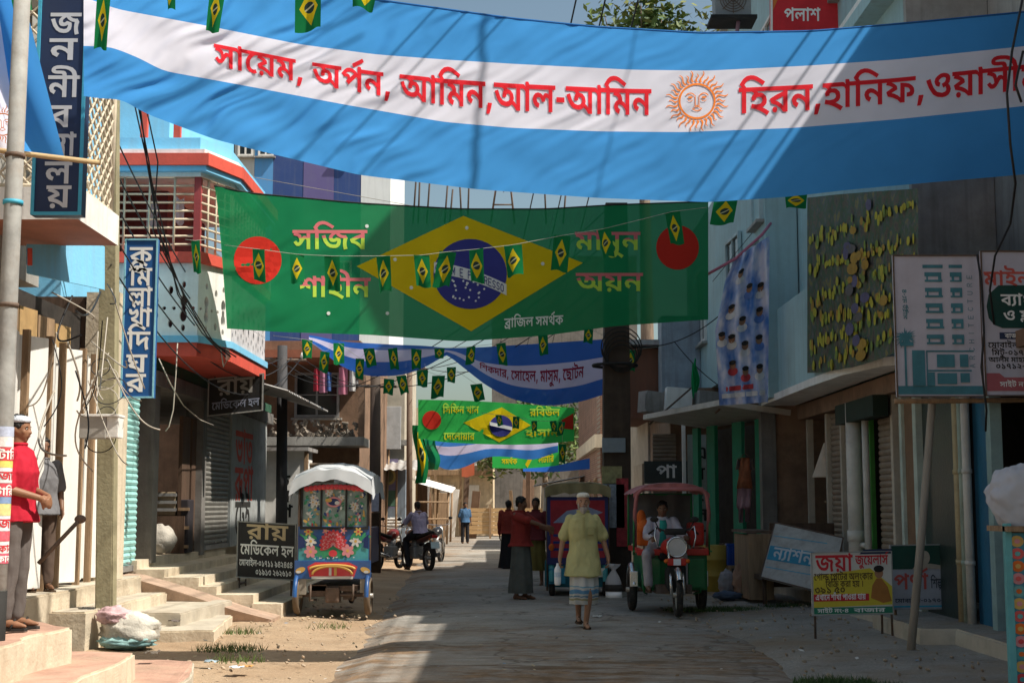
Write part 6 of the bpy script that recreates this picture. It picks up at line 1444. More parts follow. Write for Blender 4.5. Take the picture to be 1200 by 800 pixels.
t, fn, W, H = pxboard('standing_sign', 'grey shop sign with a photo of a woman and red letters behind the leaning pole', 1045, 638, 1120, 714, 17.0, mat('grey_lilac_print', (.40, .40, .44), dirt=.2, bump=0), M_STEEL, skew=-1, depth=.04, fr=.012)
s = 17.0 / F_PX; p4 = lambda x, y: ((x - 1045) * s, (714 - y) * s)
decal(t, 'photo_print', [[p4(x, y) for x, y in ((1046, 668), (1119, 668), (1119, 640), (1046, 640))]], fn(.003), mat('dark_green_print', (.02, .07, .05), bump=0))
decal(t, 'face_print', [[p4(x, y) for x, y in ell(1085, 655, 6, 8, 16)][::-1], [p4(x, y) for x, y in ((1070, 668), (1076, 662), (1092, 662), (1116, 666), (1116, 668))]], fn(.005), mat('pale_print', (.45, .38, .30), bump=0))
lett(t, [('পর্ণা', fn(.006), 27 * s, p4(1048, 0)[0], p4(0, 691)[1], 40 * s)], mat('orange_red_ink', (.5, .1, .05)))
lett(t, [('শিল্পালয়', fn(.006), 17 * s, p4(1091, 0)[0], p4(0, 690)[1], 27 * s), ('মোবাইল-০১৭৩০-৩', fn(.006), 7 * s, p4(1049, 0)[0], p4(0, 706)[1], 66 * s)], mat('grey_ink', (.06, .07, .09), bump=0))
decal(t, 'blue_line', [[p4(x, y) for x, y in ((1047, 711.5), (1118, 711.5), (1118, 709.5), (1047, 709.5))]], fn(.004), M_CYANF)
bm = BM()
for x in (1049, 1117):
    a = P(x, 713, 17.05); tube(bm, [a, Vector((a.x, a.y, .2))], .02, 6)
obj('legs_frame', bm, M_WOOD, t, world=True)
# tilted painted tin sign leaning on a timber cart
a, b_, c = P(891, 676, 21.2), P(974, 697, 20.4), P(908, 612, 21.9)
t, fn, W, H = board('painted_sign', 'tilted white tin sign with a blue band leaning on the timber cart', a, b_, c, mat('dirty_white_tin', (.42, .41, .38), var=.15, dirt=.45, dirtcol=(.15, .11, .08), streak=.3), M_IRON, depth=.02, fr=.012)
bx = fn(.004); k = W / 85.0
decal(t, 'blue_band', [[(2 * k, 26 * k), (W - 2 * k, 33 * k), (W - 2 * k, 53 * k), (2 * k, 46 * k)]], bx, mat('band_blue', (.04, .24, .36), var=.2, dirt=.25))
bm = BM(); letter(bm, 'ন্যাশনাল', lambda x, y: fn(.008)(x, y + x * .085), 26 * k, 8 * k, 28 * k, fit=68 * k); obj('lettering', bm, mat('pale_letters', (.5, .52, .52), dirt=.25), t, world=True, recalc=False)
decal(t, 'thin_line', [[(3 * k, 15 * k), (W - 4 * k, 21 * k), (W - 4 * k, 22 * k), (3 * k, 16 * k)], [(3 * k, 60 * k), (W * .8, 66 * k), (W * .8, 67 * k), (3 * k, 61 * k)]], bx, M_CYANF)
t = thing('cart', 'old brown timber cart box behind the tilted tin sign', 'cart', (3.9, 22.3, .1))
boxp(t, 'side_board', (3.62, 22.0, .12), (4.0, 22.06, 1.12), M_WOOD, .01); boxp(t, 'side_board', (3.62, 22.07, .12), (3.68, 23.4, 1.1), M_WOOD, .01)
boxp(t, 'back_board', (4.0, 22.25, .3), (5.0, 22.3, 1.28), M_WOOD_D); boxp(t, 'tray', (3.7, 21.3, .45), (4.95, 22.24, .52), M_WOOD_D)
boxp(t, 'top_board', (3.58, 22.0, 1.13), (4.0, 23.4, 1.17), M_IRON)
for x in (3.75, 4.85):
    bm = BM(); tube(bm, [(x, 21.4, .1), (x, 21.4, .45)], .03, 6); obj('leg', bm, M_WOOD_D, t, world=True)
# posters on the upper right walls
def poster_mat(name, fn_build, rough=.25):
    m, n, l, b = _nt(name); uv = n.new('ShaderNodeUVMap'); c = fn_build(n, l, uv.outputs[0]); l.new(c, b.inputs['Base Color']); b.inputs['Roughness'].default_value = rough; b.inputs['Specular IOR Level'].default_value = .5; return m
def leaf_print(n, l, uv):
    mp = n.new('ShaderNodeMapping'); mp.inputs['Scale'].default_value = (26, 11, 1); l.new(uv, mp.inputs[0])
    a = n.new('ShaderNodeTexNoise'); a.inputs['Scale'].default_value = 1; a.inputs['Detail'].default_value = 5; l.new(mp.outputs[0], a.inputs['Vector'])
    r = n.new('ShaderNodeValToRGB'); e = r.color_ramp.elements
    e[0].position = .3; e[0].color = (.035, .03, .03, 1); e[1].position = .75; e[1].color = (.09, .10, .06, 1)
    for p_, c_ in ((.42, (.09, .07, .045, 1)), (.5, (.03, .075, .03, 1)), (.58, (.07, .07, .075, 1)), (.65, (.16, .14, .03, 1))):
        q_ = e.new(p_); q_.color = c_
    l.new(a.outputs[0], r.inputs[0]); return r.outputs[0]
M_LEAFP = poster_mat('leaf_printed_cloth', leaf_print, .7)
bot = [(944, 437), (965, 436), (1000, 430), (1030, 421), (1052, 412), (1076, 400)]
top = [(944, 232), (980, 228), (1030, 224), (1076, 221)]
def fL(u, v, lift=0.0):
    px = 946 + 130 * u; Xw = 4.26 + .006 * math.sin(u * 60) + .03 * mnoise.noise(Vector((u * 7, v * 2, 3)))
    return PX(px, interp(bot, px) * (1 - v) + interp(top, px) * v, Xw - lift)
bm = BM(); grid(bm, lambda u, v: fL(u, v), 90, 30, uv=True); lo = obj('printed_cloth', bm, M_LEAFP, recalc=False)
tag(lo, 'large leaf and yellow flower printed plastic sheet draped over the teal balcony', 'plastic sheet')
bm = BM(); random.seed(12)
rows_ = [(.22, .86), (.30, .70), (.28, .52), (.25, .36), (.2, .18), (.5, .08)]
for k in range(330):   # yellow petals in slanting garlands
    g = random.choice(range(6)); u = random.random(); v = [.80, .62, .46, .33, .20, .08][g] + .16 * (u - .3) * (1 if g % 2 == 0 else .5) + random.gauss(0, .02)
    if not (.02 < u < .97 and .02 < v < .97): continue
    w, h = random.uniform(.007, .016), random.uniform(.016, .038); a = random.uniform(-.3, .3)
    shape(bm, [(u + w * math.cos(t_) + a * h * math.sin(t_) * .3, v + h * math.sin(t_)) for t_ in [6.283 * i / 8 for i in range(8)]], lambda x, y, k=k: fL(x, y, .012 + .00006 * k), mi=random.choice((0, 0, 0, 1, 4)))
for k in range(24):
    u, v = .45 + random.gauss(0, .10), .5 + random.gauss(0, .2)
    if .1 < u < .9 and .05 < v < .95: shape(bm, ell(u, v, random.uniform(.02, .05), random.uniform(.02, .04), 9), lambda x, y, k=k: fL(x, y, .034 + .0002 * k), mi=random.choice((1, 2, 3, 1)))
obj('flower_print', bm, [mat('petal_yellow', (.36, .33, .03), bump=0), mat('petal_ochre', (.33, .20, .03), bump=0), mat('petal_mauve', (.10, .09, .17), bump=0), mat('petal_grey', (.11, .10, .10), bump=0), mat('petal_green', (.16, .22, .04), bump=0)], lo, recalc=False)
# blue poster of many portraits on a rope
def pst(u, v, lift=0.0):
    px0 = interp([(0, 843), (.5, 838), (.85, 850), (1, 862)], v); px1 = interp([(0, 900), (1, 902)], v)
    py = (475 - 4 * u) * (1 - v) + (302 - 26 * u) * v
    return P(px0 + (px1 - px0) * u, py, 22.3 + .08 * math.sin(u * 7 + v * 2) * (1 - .5 * u) + .05 * math.sin(u * 21 + v * 5) - lift)
def blue_gloss_print(n, l, uv):
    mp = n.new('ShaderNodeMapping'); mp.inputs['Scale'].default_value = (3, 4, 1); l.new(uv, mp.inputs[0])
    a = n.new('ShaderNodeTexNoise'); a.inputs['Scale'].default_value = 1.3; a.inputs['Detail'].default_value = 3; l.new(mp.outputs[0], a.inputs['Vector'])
    r = n.new('ShaderNodeValToRGB'); e = r.color_ramp.elements; e[0].position = .35; e[0].color = (.06, .17, .48, 1); e[1].position = .62; e[1].color = (.60, .60, .70, 1)  # whitish ramp end paints glossy streaks over the blue print
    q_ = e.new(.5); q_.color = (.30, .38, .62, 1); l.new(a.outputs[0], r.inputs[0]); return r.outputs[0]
bm = BM(); grid(bm, lambda u, v: pst(u, v), 24, 50, uv=True); po = obj('poster', bm, poster_mat('blue_print_with_gloss', blue_gloss_print, .18), recalc=False)
tag(po, 'long shiny blue poster with rows of small portraits hanging from a pink rope', 'poster')
bm = BM(); random.seed(8)
spots = [(.82, .70), (.82, .55), (.82, .38), (.83, .20), (.55, .36), (.55, .20), (.3, .42), (.25, .62), (.5, .52), (.35, .84), (.3, .25), (.12, .45), (.58, .72)]
for u, v in spots:
    shape(bm, ell(u, v - .035, .10, .028, 10), lambda x, y: pst(x, y, .012), mi=random.choice((0, 1, 2))); shape(bm, ell(u, v + .005, .062, .026, 12), lambda x, y: pst(x, y, .02), mi=3); shape(bm, ell(u, v + .023, .068, .016, 10), lambda x, y: pst(x, y, .028), mi=4)
shape(bm, rect(.06, .045, .94, .075), lambda x, y: pst(x, y, .012), .08, mi=0); shape(bm, rect(.15, .09, .7, .12), lambda x, y: pst(x, y, .012), .08, mi=2)
obj('portrait_print', bm, [mat('print_white', (.6, .6, .62), bump=0), mat('print_blue', (.1, .2, .5), bump=0), mat('print_red', (.45, .05, .06), bump=0), mat('print_skin', (.28, .15, .09), bump=0), M_BLACK], po, recalc=False)
bm = BM(); tube(bm, [P(826, 323, 22.3), P(862, 303, 22.3), P(893, 275, 22.3), P(903, 262, 22.9)], .025, 6); tag(obj('rope', bm, mat('pink_rope', (.5, .16, .24))), 'pink rope holding up the blue portrait poster', 'rope')
# red advertising panel, air conditioner, high on the tall building
t, fn, W, H = board('billboard', 'red advertising panel with white letters high on the tall teal building', P(903, 41, 21.2), P(1000, 41, 21.2), P(903, -40, 21.2), mat('red_panel', (.60, .03, .04), dirt=.1, bump=0), M_WHITE, depth=.08, fr=.03)
s = 21.2 / F_PX
decal(t, 'orange_corner', [[(3 * s, 79 * s), (3 * s, 30 * s), (12 * s, 52 * s), (28 * s, 79 * s)]], fn(.004), mat('orange_panel', (.6, .17, .04), bump=0))
lett(t, [('পলাশ', fn(.006), 25 * s, 16 * s, 17 * s, 44 * s)], M_LETW)
t = thing('air_conditioner', 'grey air conditioner unit on a bracket high on the tall teal building', 'air conditioner', P(862, 20, 24))
a = P(838, 18, 24); s = 24 / F_PX
bm = BM(); box2(bm, a, a + Vector((44 * s, .35, 40 * s)), .015); obj('casing', bm, mat('ac_grey', (.28, .30, .31), dirt=.35), t, world=True)
bm = BM()
for k in range(5): torus(bm, a + Vector((22 * s, -.012, 20 * s)), (3 + 3.2 * k) * s, .006, 'Y', 20, 5)
for k in range(4): box(bm, a + Vector((22 * s, -.015, 20 * s)), (36 * s, .01, .012), (0, R_(45 * k), 0))
obj('fan_guard', bm, M_IRON, t, world=True)
bm = BM(); box2(bm, a + Vector((-.08, -.1, -.08)), a + Vector((50 * s, .5, -.02))); obj('bracket', bm, M_BLACK, t, world=True)
bm = BM(); tube(bm, [a + Vector((30 * s, .1, 0)), a + Vector((27 * s, .1, -.3)), a + Vector((18 * s, .2, -.7))], .035, 8); obj('hose', bm, mat('pink_hose', (.35, .2, .25)), t, world=True)

# ================================================================== POLES
t = thing('utility_pole', 'grey foreground pole at left edge wrapped with red and white paper posters', 'pole', (-3.79, 10.6, .1))
a, b_ = Vector((-3.80, 10.6, .0)), P(30, -90, 10.6)
bm = BM(); tube(bm, [a, a.lerp(b_, .42), a.lerp(b_, .425), a.lerp(b_, .52), b_], [.078, .074, .070, .066, .06], 20); obj('shaft', bm, mat('pole_grey', (.30, .30, .29), var=.25, dirt=.4, dirtcol=(.2, .13, .08), scale=5, streak=.4), t, world=True)
def at_pole(py): return a + (b_ - a) * ((P(5, py, 10.6).z - a.z) / (b_.z - a.z))
bm = BM(); tube(bm, [at_pole(692), at_pole(812)], .082, 20); obj('black_band', bm, M_BLACK, t, world=True)
bands = [(500, 512, (.45, .5, .65)), (512, 524, (.75, .72, .7)), (524, 540, (.62, .06, .07)), (540, 548, (.7, .6, .15)), (548, 566, (.7, .7, .72)), (566, 582, (.6, .07, .1)), (582, 590, (.2, .3, .5)), (590, 604, (.65, .6, .25)), (604, 622, (.7, .7, .74)), (622, 634, (.65, .1, .14)), (634, 648, (.72, .7, .7)), (648, 660, (.55, .1, .15))]
for i, (y0, y1, c) in enumerate(bands):
    bm = BM(); tube(bm, [at_pole(y0), at_pole(y1 - .3)], .080 + .0005 * (i % 2), 20, cap=False); obj('poster_strip', bm, mat('pole_poster_%d' % i, c, var=.25, scale=22, dirt=.35, dirtcol=(.5, .5, .5)), t, world=True)
bm = BM()
for s_, y, sz, c in (('লটারি', 538, 15, 0), ('বাজার', 562, 15, 1), ('লটারি', 580, 13, 0), ('বাজার', 618, 16, 1), ('দোকান', 646, 12, 1), ('দোকান', 658, 11, 0)):
    sc = 10.6 / F_PX * sz
    letter(bm, s_, lambda x, yy, y=y: at_pole(y) + Vector((.0825 * math.sin(x / .08 - .9), -.0825 * math.cos(x / .08 - .9), yy)), sc, 0, 0, step=.02, mi=c)
obj('lettering', bm, [M_LETW, M_PRR], t, world=True, recalc=False)
for y in (180, 235, 355):
    bm = BM(); tube(bm, [at_pole(y), at_pole(y + 5)], .075, 16); obj('clamp', bm, M_CYANF if y == 235 else M_IRON, t, world=True)
t = thing('utility_pole', 'square greenish concrete pole carrying a meter box and tangled cables at left', 'pole', (-4.6, 16, 0))
p0, p1 = G(123, 748, .05), P(131, 60, 16.1)
p0.y = 16.1; p0 = P(124, 748, 16.1); p0.z = -.1
bm = BM(); loft(bm, [[p0.lerp(p1, k) + Vector((sx * w, sy * w, 0)) for sx, sy in ((-1, -1), (1, -1), (1, 1), (-1, 1))] for k, w in ((0, .098), (.5, .092), (1, .082))], smooth=False)
bmesh.ops.bevel(bm, geom=[e for e in bm.edges if abs((e.verts[0].co - e.verts[1].co).normalized().z) > .9], offset=.02, segments=2, affect='EDGES')
obj('shaft', bm, mat('mossy_concrete', (.30, .27, .17), var=.22, scale=3, dirt=.45, dirtcol=(.16, .14, .08), streak=.5, bump=.3), t, world=True)
mb = thing('meter_box', 'pale grey electricity meter box fixed to the concrete pole', 'box', P(118, 515, 15.7))
c0 = P(96, 514, 15.75); s = 15.75 / F_PX
bm = BM(); box2(bm, c0 + Vector((0, -.12, 0)), c0 + Vector((31 * s, .12, 25 * s)), .01); obj('casing', bm, mat('meter_grey', (.36, .34, .31), dirt=.4), mb, world=True)
bm = BM(); box2(bm, c0 + Vector((-.01, -.15, 25 * s)), c0 + Vector((46 * s, .14, 28 * s)), .008); box2(bm, c0 + Vector((31 * s, -.1, 1 * s)), c0 + Vector((45 * s, .12, 25 * s)), .008); obj('lid_and_lit_side', bm, M_WHITE, mb, world=True)  # white side paints in the sun on the right face of the box
def dpole(px, ytop, Y, w, label, m, zb=0, lean=0):
    a = P(px, 600, Y); b_ = P(px + lean, ytop, Y); t = thing('utility_pole', label, 'pole', (a.x, Y, zb)); r = w * Y / F_PX / 2
    bm = BM(); tube(bm, [(a.x, Y, zb - .1), b_], [r * 1.1, r * .9], 12); obj('shaft', bm, m, t, world=True)
    bm = BM(); tube(bm, [b_ + Vector((-.5, 0, -.3)), b_ + Vector((.5, 0, -.3))], .035, 6); obj('crossarm', bm, M_IRON, t, world=True)
    bm = BM()
    for k in (-.42, 0, .42): tube(bm, [b_ + Vector((k, 0, -.28)), b_ + Vector((k, 0, -.22)), b_ + Vector((k, 0, -.14))], [.03, .05, .02], 8)
    obj('insulators', bm, M_WHITE, t, world=True)
    return b_
M_POLE_D = mat('dark_pole', (.055, .055, .06), dirt=.3)
T1 = dpole(331, 405, 29.5, 13, 'dark pole standing just left of the painted rickshaw', M_POLE_D)
T2 = dpole(440, 438, 33.5, 13, 'dark pole with a small pale notice standing just right of the painted rickshaw', mat('dark_brown_pole', (.07, .05, .04), dirt=.4))
T3 = dpole(480, 420, 40, 7, 'slim brown pole behind the motorcycles', mat('brown_pole', (.16, .11, .08), dirt=.3))
bm = BM(); box2(bm, P(433.5, 600, 33.2), P(446, 558, 33.2) + Vector((0, .02, 0))); tag(obj('notice', bm, mat('notice_paper', (.35, .38, .5), scale=12, var=.3)), 'small pale blue notice on the dark pole right of the rickshaw', 'notice')
t = thing('utility_pole', 'massive dark brown pole at centre right holding the banner ropes', 'pole', (1.95, 26, 0))
a = P(722, 600, 26); bm = BM()
loft(bm, [[Vector((a.x + .04 * k + sx * w, 26 + sy * w, z)) for sx, sy in ((-1, -1), (1, -1), (1, 1), (-1, 1))] for k, z, w in ((0, -.1, .25), (.5, 3.5, .24), (1, 7.1, .20))], smooth=False)
obj('shaft', bm, mat('dark_brown_column', (.055, .038, .028), var=.35, dirt=.5, dirtcol=(.10, .07, .05), streak=.4), t, world=True)
bm = BM(); box2(bm, P(706, 530, 25.7), P(733, 513, 25.7) + Vector((0, .12, 0)), .01); obj('junction_box', bm, mat('box_grey_blue', (.26, .31, .36), dirt=.25), t, world=True)
for x0, y0, x1, y1, c in ((705, 566, 729, 546, (.33, .30, .15)), (706, 618, 732, 567, (.35, .37, .42)), (722, 640, 737, 560, (.42, .05, .06))):
    bm = BM(); box2(bm, P(x0, y1, 25.72), P(x1, y0, 25.72) + Vector((0, .008, 0))); nb = obj('poster_sheet', bm, mat('sheet_%d%d' % (x0, y0), c, scale=14, var=.35, dirt=.35), t, world=True)
bm = BM(); torus(bm, (a.x, 26, 4.1), .4, .03, 'Z', 20, 6)
for k in range(5): torus(bm, (a.x + .1, 25.7, 4.2 + .05 * k), .25 + .03 * k, .012, 'Y', 18, 5)
obj('cable_coil', bm, M_BLACK, t, world=True)
t = thing('support_pole', 'slanting bare pole propping the right hand billboards', 'pole', G(1066, 762, .12))
bm = BM(); g0 = P(1066, 762, 14.75); g1 = P(1093, 462, 14.75); tube(bm, [g0 - Vector((0, 0, .1)), g0.lerp(g1, .5) + Vector((.015, 0, 0)), g1, g1 + (g1 - g0) * .25], [.045, .042, .04, .038], 12); obj('shaft', bm, M_PIPE if False else mat('bare_pole', (.30, .27, .23), dirt=.4, stretch=(3, 3, .5)), t, world=True)
bm = BM(); tube(bm, [P(1048, 470, 14.65), P(1262, 468, 14.65)], .03, 6); obj('crossbar', bm, M_WOOD, t, world=True)

# ================================================================== WIRES
M_WIRE = mat('black_cable', (.02, .02, .022), dirt=0, bump=0, rough=.5)
M_WIRE_P = mat('pale_cable', (.42, .38, .32), dirt=.2, bump=0, rough=.6)
def wire(a, b_, sag, r, label, m=None, group=None, n=24, cat='cable'):
    a, b_ = Vector(a), Vector(b_); bm = BM()
    tube(bm, [a.lerp(b_, i / n) - Vector((0, 0, sag * 4 * (i / n) * (1 - i / n))) for i in range(n + 1)], r, 5)
    return tag(obj('cable', bm, m or M_WIRE), label, cat, group)
for k, (x, z, r) in enumerate(((5.5, 9.6, .016), (5.24, 9.6, .016), (5.64, 9.4, .007), (5.56, 9.3, .007), (5.66, 9.3, .010), (5.4, 9.1, .006))):
    wire((x, 3, z), (x, 19, z), .2, r, 'black overhead cable running along the roof edge of the right hand buildings', group='cables along the right roofs')
def shadow_wire(q0, q1, t0, t1, r, lb):
    w0, w1 = P(*q0, YA(q0[0])) + SUN_TO * t0, P(*q1, YA(q1[0])) + SUN_TO * t1; d = w0 - w1
    wire(w1 - d * .9, w0 + d * 1.0, 0.02, r, lb)
shadow_wire((585, 22), (530, 235), 6.2, 7.4, .032, 'thick cable slung high over the street above the Argentine banner')
shadow_wire((757, 38), (682, 232), 6.2, 7.0, .009, 'thin cable slung high over the street above the Argentine banner')
shadow_wire((400, 5), (165, 150), 7.0, 8.2, .022, 'cable slung high over the street above the left of the Argentine banner')
shadow_wire((330, 95), (215, 172), 7.4, 8.0, .018, 'second cable slung high over the street above the left of the Argentine banner')
PT = Vector((1.95, 26, 7.0))
for k, (pa, pb_) in enumerate((((580, 430), (670, 22)), ((612, 430), (704, 22)), ((640, 430), (742, 22)))):
    a_, b_ = P(*pa, 46), P(*pb_, 20); wire(a_, a_ + (b_ - a_) * 1.33, .02, .013, 'black cable climbing from the far houses to the top of the sky', group='cables climbing over the street')
for k in range(6):
    wire(PT + Vector((-.2 + .1 * k, 0, -.2 * k)), T3 + Vector((.2 * k - .4, 0, -.3)) if k % 2 else T2 + Vector((.2 * k - .5, 0, -.3)), .35 + .08 * k, .010, 'dark cable sagging between the massive pole and the poles by the rickshaw', group='cables across the street')
for k in range(4):
    wire(T1 + Vector((-.4 + .27 * k, 0, -.25)), T2 + Vector((-.4 + .27 * k, 0, -.25)), .25, .009, 'dark cable sagging between the two dark poles beside the rickshaw', group='cables between the rickshaw poles')
for k in range(5):
    wire(T1 + Vector((-.4 + .2 * k, 0, -.25)), P(130, 150 + 40 * k, 16.0), .5 + .15 * k, .010, 'dark cable sagging from the concrete pole to the pole left of the rickshaw', group='cables from the concrete pole')
wire(P(1022, 225, 17.5), P(893, 440, 25), .1, .008, 'thin dark wire slanting across the leaf printed sheet')
wire(P(835, 330, 25), P(900, 250, 25.4), .0, .006, 'thin wire beside the pink rope')
wire(P(790, 400, 27), P(900, 470, 27), .3, .009, 'dark wire looping under the blue poster')
wire(P(740, 405, 26), P(905, 300, 25), .5, .010, 'dark wire from the massive pole to the teal wall')
wire(P(265, 202, 30), P(560, 255, 26), .0, .006, 'thin brown wire passing over the top of the green banner', M_WIRE_P)
for k in range(4):
    bm = BM(); pts = [P(155 + 4 * k, 110, 17.5), P(171 + 5 * k * (k % 2), 190, 18.2), P(190 - 3 * k, 270, 18.8), P(208 + 3 * k, 345, 19.4), P(238 + 4 * k, 390 + 4 * k, 20.1), P(266 + 3 * k, 418, 20.4)]
    tube(bm, [p + Vector((.02 * math.sin(k * 3 + i), 0, 0)) for i, p in enumerate(pts)], .010, 6); tag(obj('cable', bm, M_WIRE), 'strand of the heavy black cable bundle hanging in front of the sky blue house', 'cable', 'heavy cable bundle')
for (pts, lb) in (([(1199, -5, 12), (1186, 60, 12), (1180, 110, 12), (1184, 170, 12), (1190, 215, 12.2), (1184, 262, 13), (1166, 300, 14), (1160, 340, 14.2), (1165, 380, 14.3)], 'long black cable dangling at the right edge before the billboards'),
                  ([(1145, 298, 14.3), (1150, 330, 14.3), (1153, 390, 14.3), (1150, 430, 14.3), (1156, 480, 14.3), (1155, 505, 14.4)], 'black cable twisted between the two billboards'),
                  ([(1199, 60, 12), (1193, 85, 12), (1190, 100, 12), (1197, 120, 12)], 'small black cable loop at the right edge')):
    bm = BM(); tube(bm, [P(*p) for p in pts], .011, 6); tag(obj('cable', bm, M_WIRE), lb, 'cable')
random.seed(77)
for k in range(20):   # the tangle of thin wires round the left poles
    x0, y0 = random.uniform(60, 135), random.uniform(330, 470); x1, y1 = x0 + random.uniform(-45, 55), y0 + random.uniform(20, 120)
    Y0, Y1 = random.uniform(13.5, 15.7), random.uniform(13.5, 15.7)
    bm = BM(); n = 14; b0 = random.uniform(-26, 26); b1 = random.uniform(5, 30)
    tube(bm, [P(x0 + (x1 - x0) * i / n + b0 * math.sin(math.pi * i / n), y0 + (y1 - y0) * i / n + b1 * math.sin(math.pi * i / n), Y0 + (Y1 - Y0) * i / n) for i in range(n + 1)], random.choice((.006, .008, .011)), 5)
    tag(obj('cable', bm, random.choice((M_WIRE_P, M_WIRE_P, M_WIRE))), 'loose thin wire in the tangle beside the concrete pole', 'cable', 'tangled wires at the left pole')
for k in range(7):
    bm = BM(); c = P(118 + 6 * (k % 3), 430 + 14 * k, 15.8); torus(bm, c, .10 + .03 * (k % 4), .006, (Vector((1, .2, 0)).normalized(), Vector((.1 * (k % 3), .3, 1)).normalized()), 22, 5)
    tag(obj('cable_loop', bm, M_WIRE_P if k % 2 else M_WIRE), 'loop of spare wire tied to the concrete pole', 'cable', 'wire loops on the concrete pole')
for (pts, lb) in (([(208, 402, 20), (206, 440, 20), (203, 480, 20), (198, 500, 20), (194, 505, 20)], 'pale wire dangling in front of the dark left shops'), ([(186, 420, 20), (200, 450, 20), (215, 475, 21), (235, 492, 22), (250, 498, 23)], 'pale wire sagging to the hanging medical sign'), ([(258, 404, 21), (262, 430, 21), (267, 420, 21), (265, 408, 21)], 'short pale cord by the red slab')):
    bm = BM(); tube(bm, [P(*p) for p in pts], .009, 5); tag(obj('cable', bm, M_WIRE_P), lb, 'cable')

# ================================================================== VEHICLES
M_TYRE = mat('tyre', (.025, .024, .023), var=.3, dirt=.5, dirtcol=(.18, .13, .09), rough=.85, scale=8)
M_TYRE_B = mat('sunlit_brown_tyre', (.14, .10, .065), var=.3, dirt=.4, scale=8)  # brown base puts orange sunlight on the rickshaw tyres into the colour
M_CHROME = mat('chrome', (.62, .62, .62), var=.1, dirt=.1, metal=.9, rough=.25, bump=0)
M_RIM = mat('rim_steel', (.35, .33, .30), dirt=.4, metal=.5, rough=.45)
def wheel(parent, c, R, w, tyre=None, spokes=12, axis='X', rim=None):
    """tyre with a spoked rim and hub; axle along local X"""
    c = Vector(c); bm = BM()
    rings = []
    for i in range(36):
        a = 2 * math.pi * i / 36; d = Vector((0, math.cos(a), math.sin(a)))
        prof = [(R - w * 1.0, -.42 * w), (R - w * .45, -.52 * w), (R - .08 * w, -.36 * w), (R, 0), (R - .08 * w, .36 * w), (R - w * .45, .52 * w), (R - w, .42 * w)]
        rings.append([bm.verts.new(c + d * (q[0] - (.012 * w if (i % 2 and k in (2, 3, 4)) else 0)) + Vector((q[1], 0, 0))) for k, q in enumerate(prof)])
    for i in range(36):
        A, B = rings[i], rings[(i + 1) % 36]
        for k in range(7): f = bm.faces.new((A[k], A[(k + 1) % 7], B[(k + 1) % 7], B[k])); f.smooth = True
    ty = obj('wheel', bm, tyre or M_TYRE, parent)
    bm = BM(); torus(bm, c, R - w * 1.0, w * .22, 'X', 36, 6)
    for i in range(spokes):
        a = 2 * math.pi * i / spokes; d = Vector((0, math.cos(a), math.sin(a))); e = Vector((0, math.cos(a + .35), math.sin(a + .35)))
        tube(bm, [c + e * .045 + Vector((.02 if i % 2 else -.02, 0, 0)), c + d * (R - w)], .0045, 4, cap=False)
    tube(bm, [c - Vector((w * .8, 0, 0)), c + Vector((w * .8, 0, 0))], .035, 10)
    obj('rim', bm, rim or M_RIM, ty)
    return ty
# ---------------- painted battery rickshaw, seen from behind
rk = thing('rickshaw', 'painted three wheeled rickshaw seen from behind with white tarpaulin hood and red flower panel', 'rickshaw', (-2.53, 20.3, .03))
s = 20.3 / F_PX; RZ = lambda py: 1.52 + (592 - py) * s; RX = lambda px: (px - 391.5) * s
Q = lambda px, py, y=-.03: Vector((RX(px), y, RZ(py)))
M_RKB = mat('rickshaw_blue', (.02, .085, .26), var=.25, dirt=.3, rough=.35, coat=.4, bump=0)
M_RKT = mat('rickshaw_teal', (.05, .28, .30), var=.2, dirt=.15, rough=.35, coat=.4, bump=0)
M_RKR = mat('rickshaw_red', (.52, .035, .05), var=.15, dirt=.1, rough=.35, coat=.4, bump=0)
M_RKP = mat('rickshaw_pink', (.56, .22, .24), var=.2, dirt=.1, rough=.4, bump=0)
M_RKY = mat('rickshaw_yellow', (.56, .34, .09), var=.2, dirt=.2, rough=.4, bump=0)
M_RKG = mat('rickshaw_green', (.04, .25, .12), var=.2, dirt=.1, rough=.4, bump=0)
M_RKW = mat('rickshaw_white', (.56, .56, .54), var=.15, dirt=.15, rough=.4, bump=0)
M_RKN = mat('rickshaw_navy', (.015, .03, .11), var=.2, dirt=.1, rough=.4, bump=0)
FL = [M_RKR, M_RKP, M_RKY, M_RKG, M_RKW, M_RKB, M_RKN, M_RKT]
def pan(name, x0, y0, x1, y1, yd, m, th=.03, bev=.006, parent=rk):
    bm = BM(); box2(bm, (RX(x0), yd, RZ(y1)), (RX(x1), yd + th, RZ(y0)), bev); return obj(name, bm, m, parent)
up = pan('upper_panel', 355, 566, 432, 618, 0, mat('floral_vinyl', (.22, .30, .28), var=.35, scale=9, dirt=.2, rough=.35, bump=0))
lo_ = pan('lower_panel', 351, 616, 434, 656, -.02, M_RKB)
pan('body_tub', 352, 618, 433, 660, .03, M_RKN, 1.5)
bp_ = pan('bumper_panel', 348, 655, 436, 676, -.07, M_RKB, .05)
def paint(parent, items, y):
    bm = BM()
    for i, (poly, mi, k) in enumerate(items):
        sgn = sum((x1 - x0) * (y1 + y0) for (x0, y0), (x1, y1) in zip(poly, poly[1:] + poly[:1]))
        shape(bm, poly, lambda px, py, k=k: Q(px, py, y - .0015 * k - .00008 * i), mi=mi)
    return obj('painted_flowers', bm, FL, parent, recalc=False)
def flower(cx, cy, R, mi, mj, n=7, k=1, rot=0, asp=.45):
    L = [(ell(cx + R * .55 * math.cos(6.283 * i / n + rot), cy + R * .55 * math.sin(6.283 * i / n + rot), R * .5, R * asp * .55, 10, 6.283 * i / n + rot), mi, k) for i in range(n)]
    return L + [(ell(cx, cy, R * .25, R * .25, 10), mj, k + 1)]
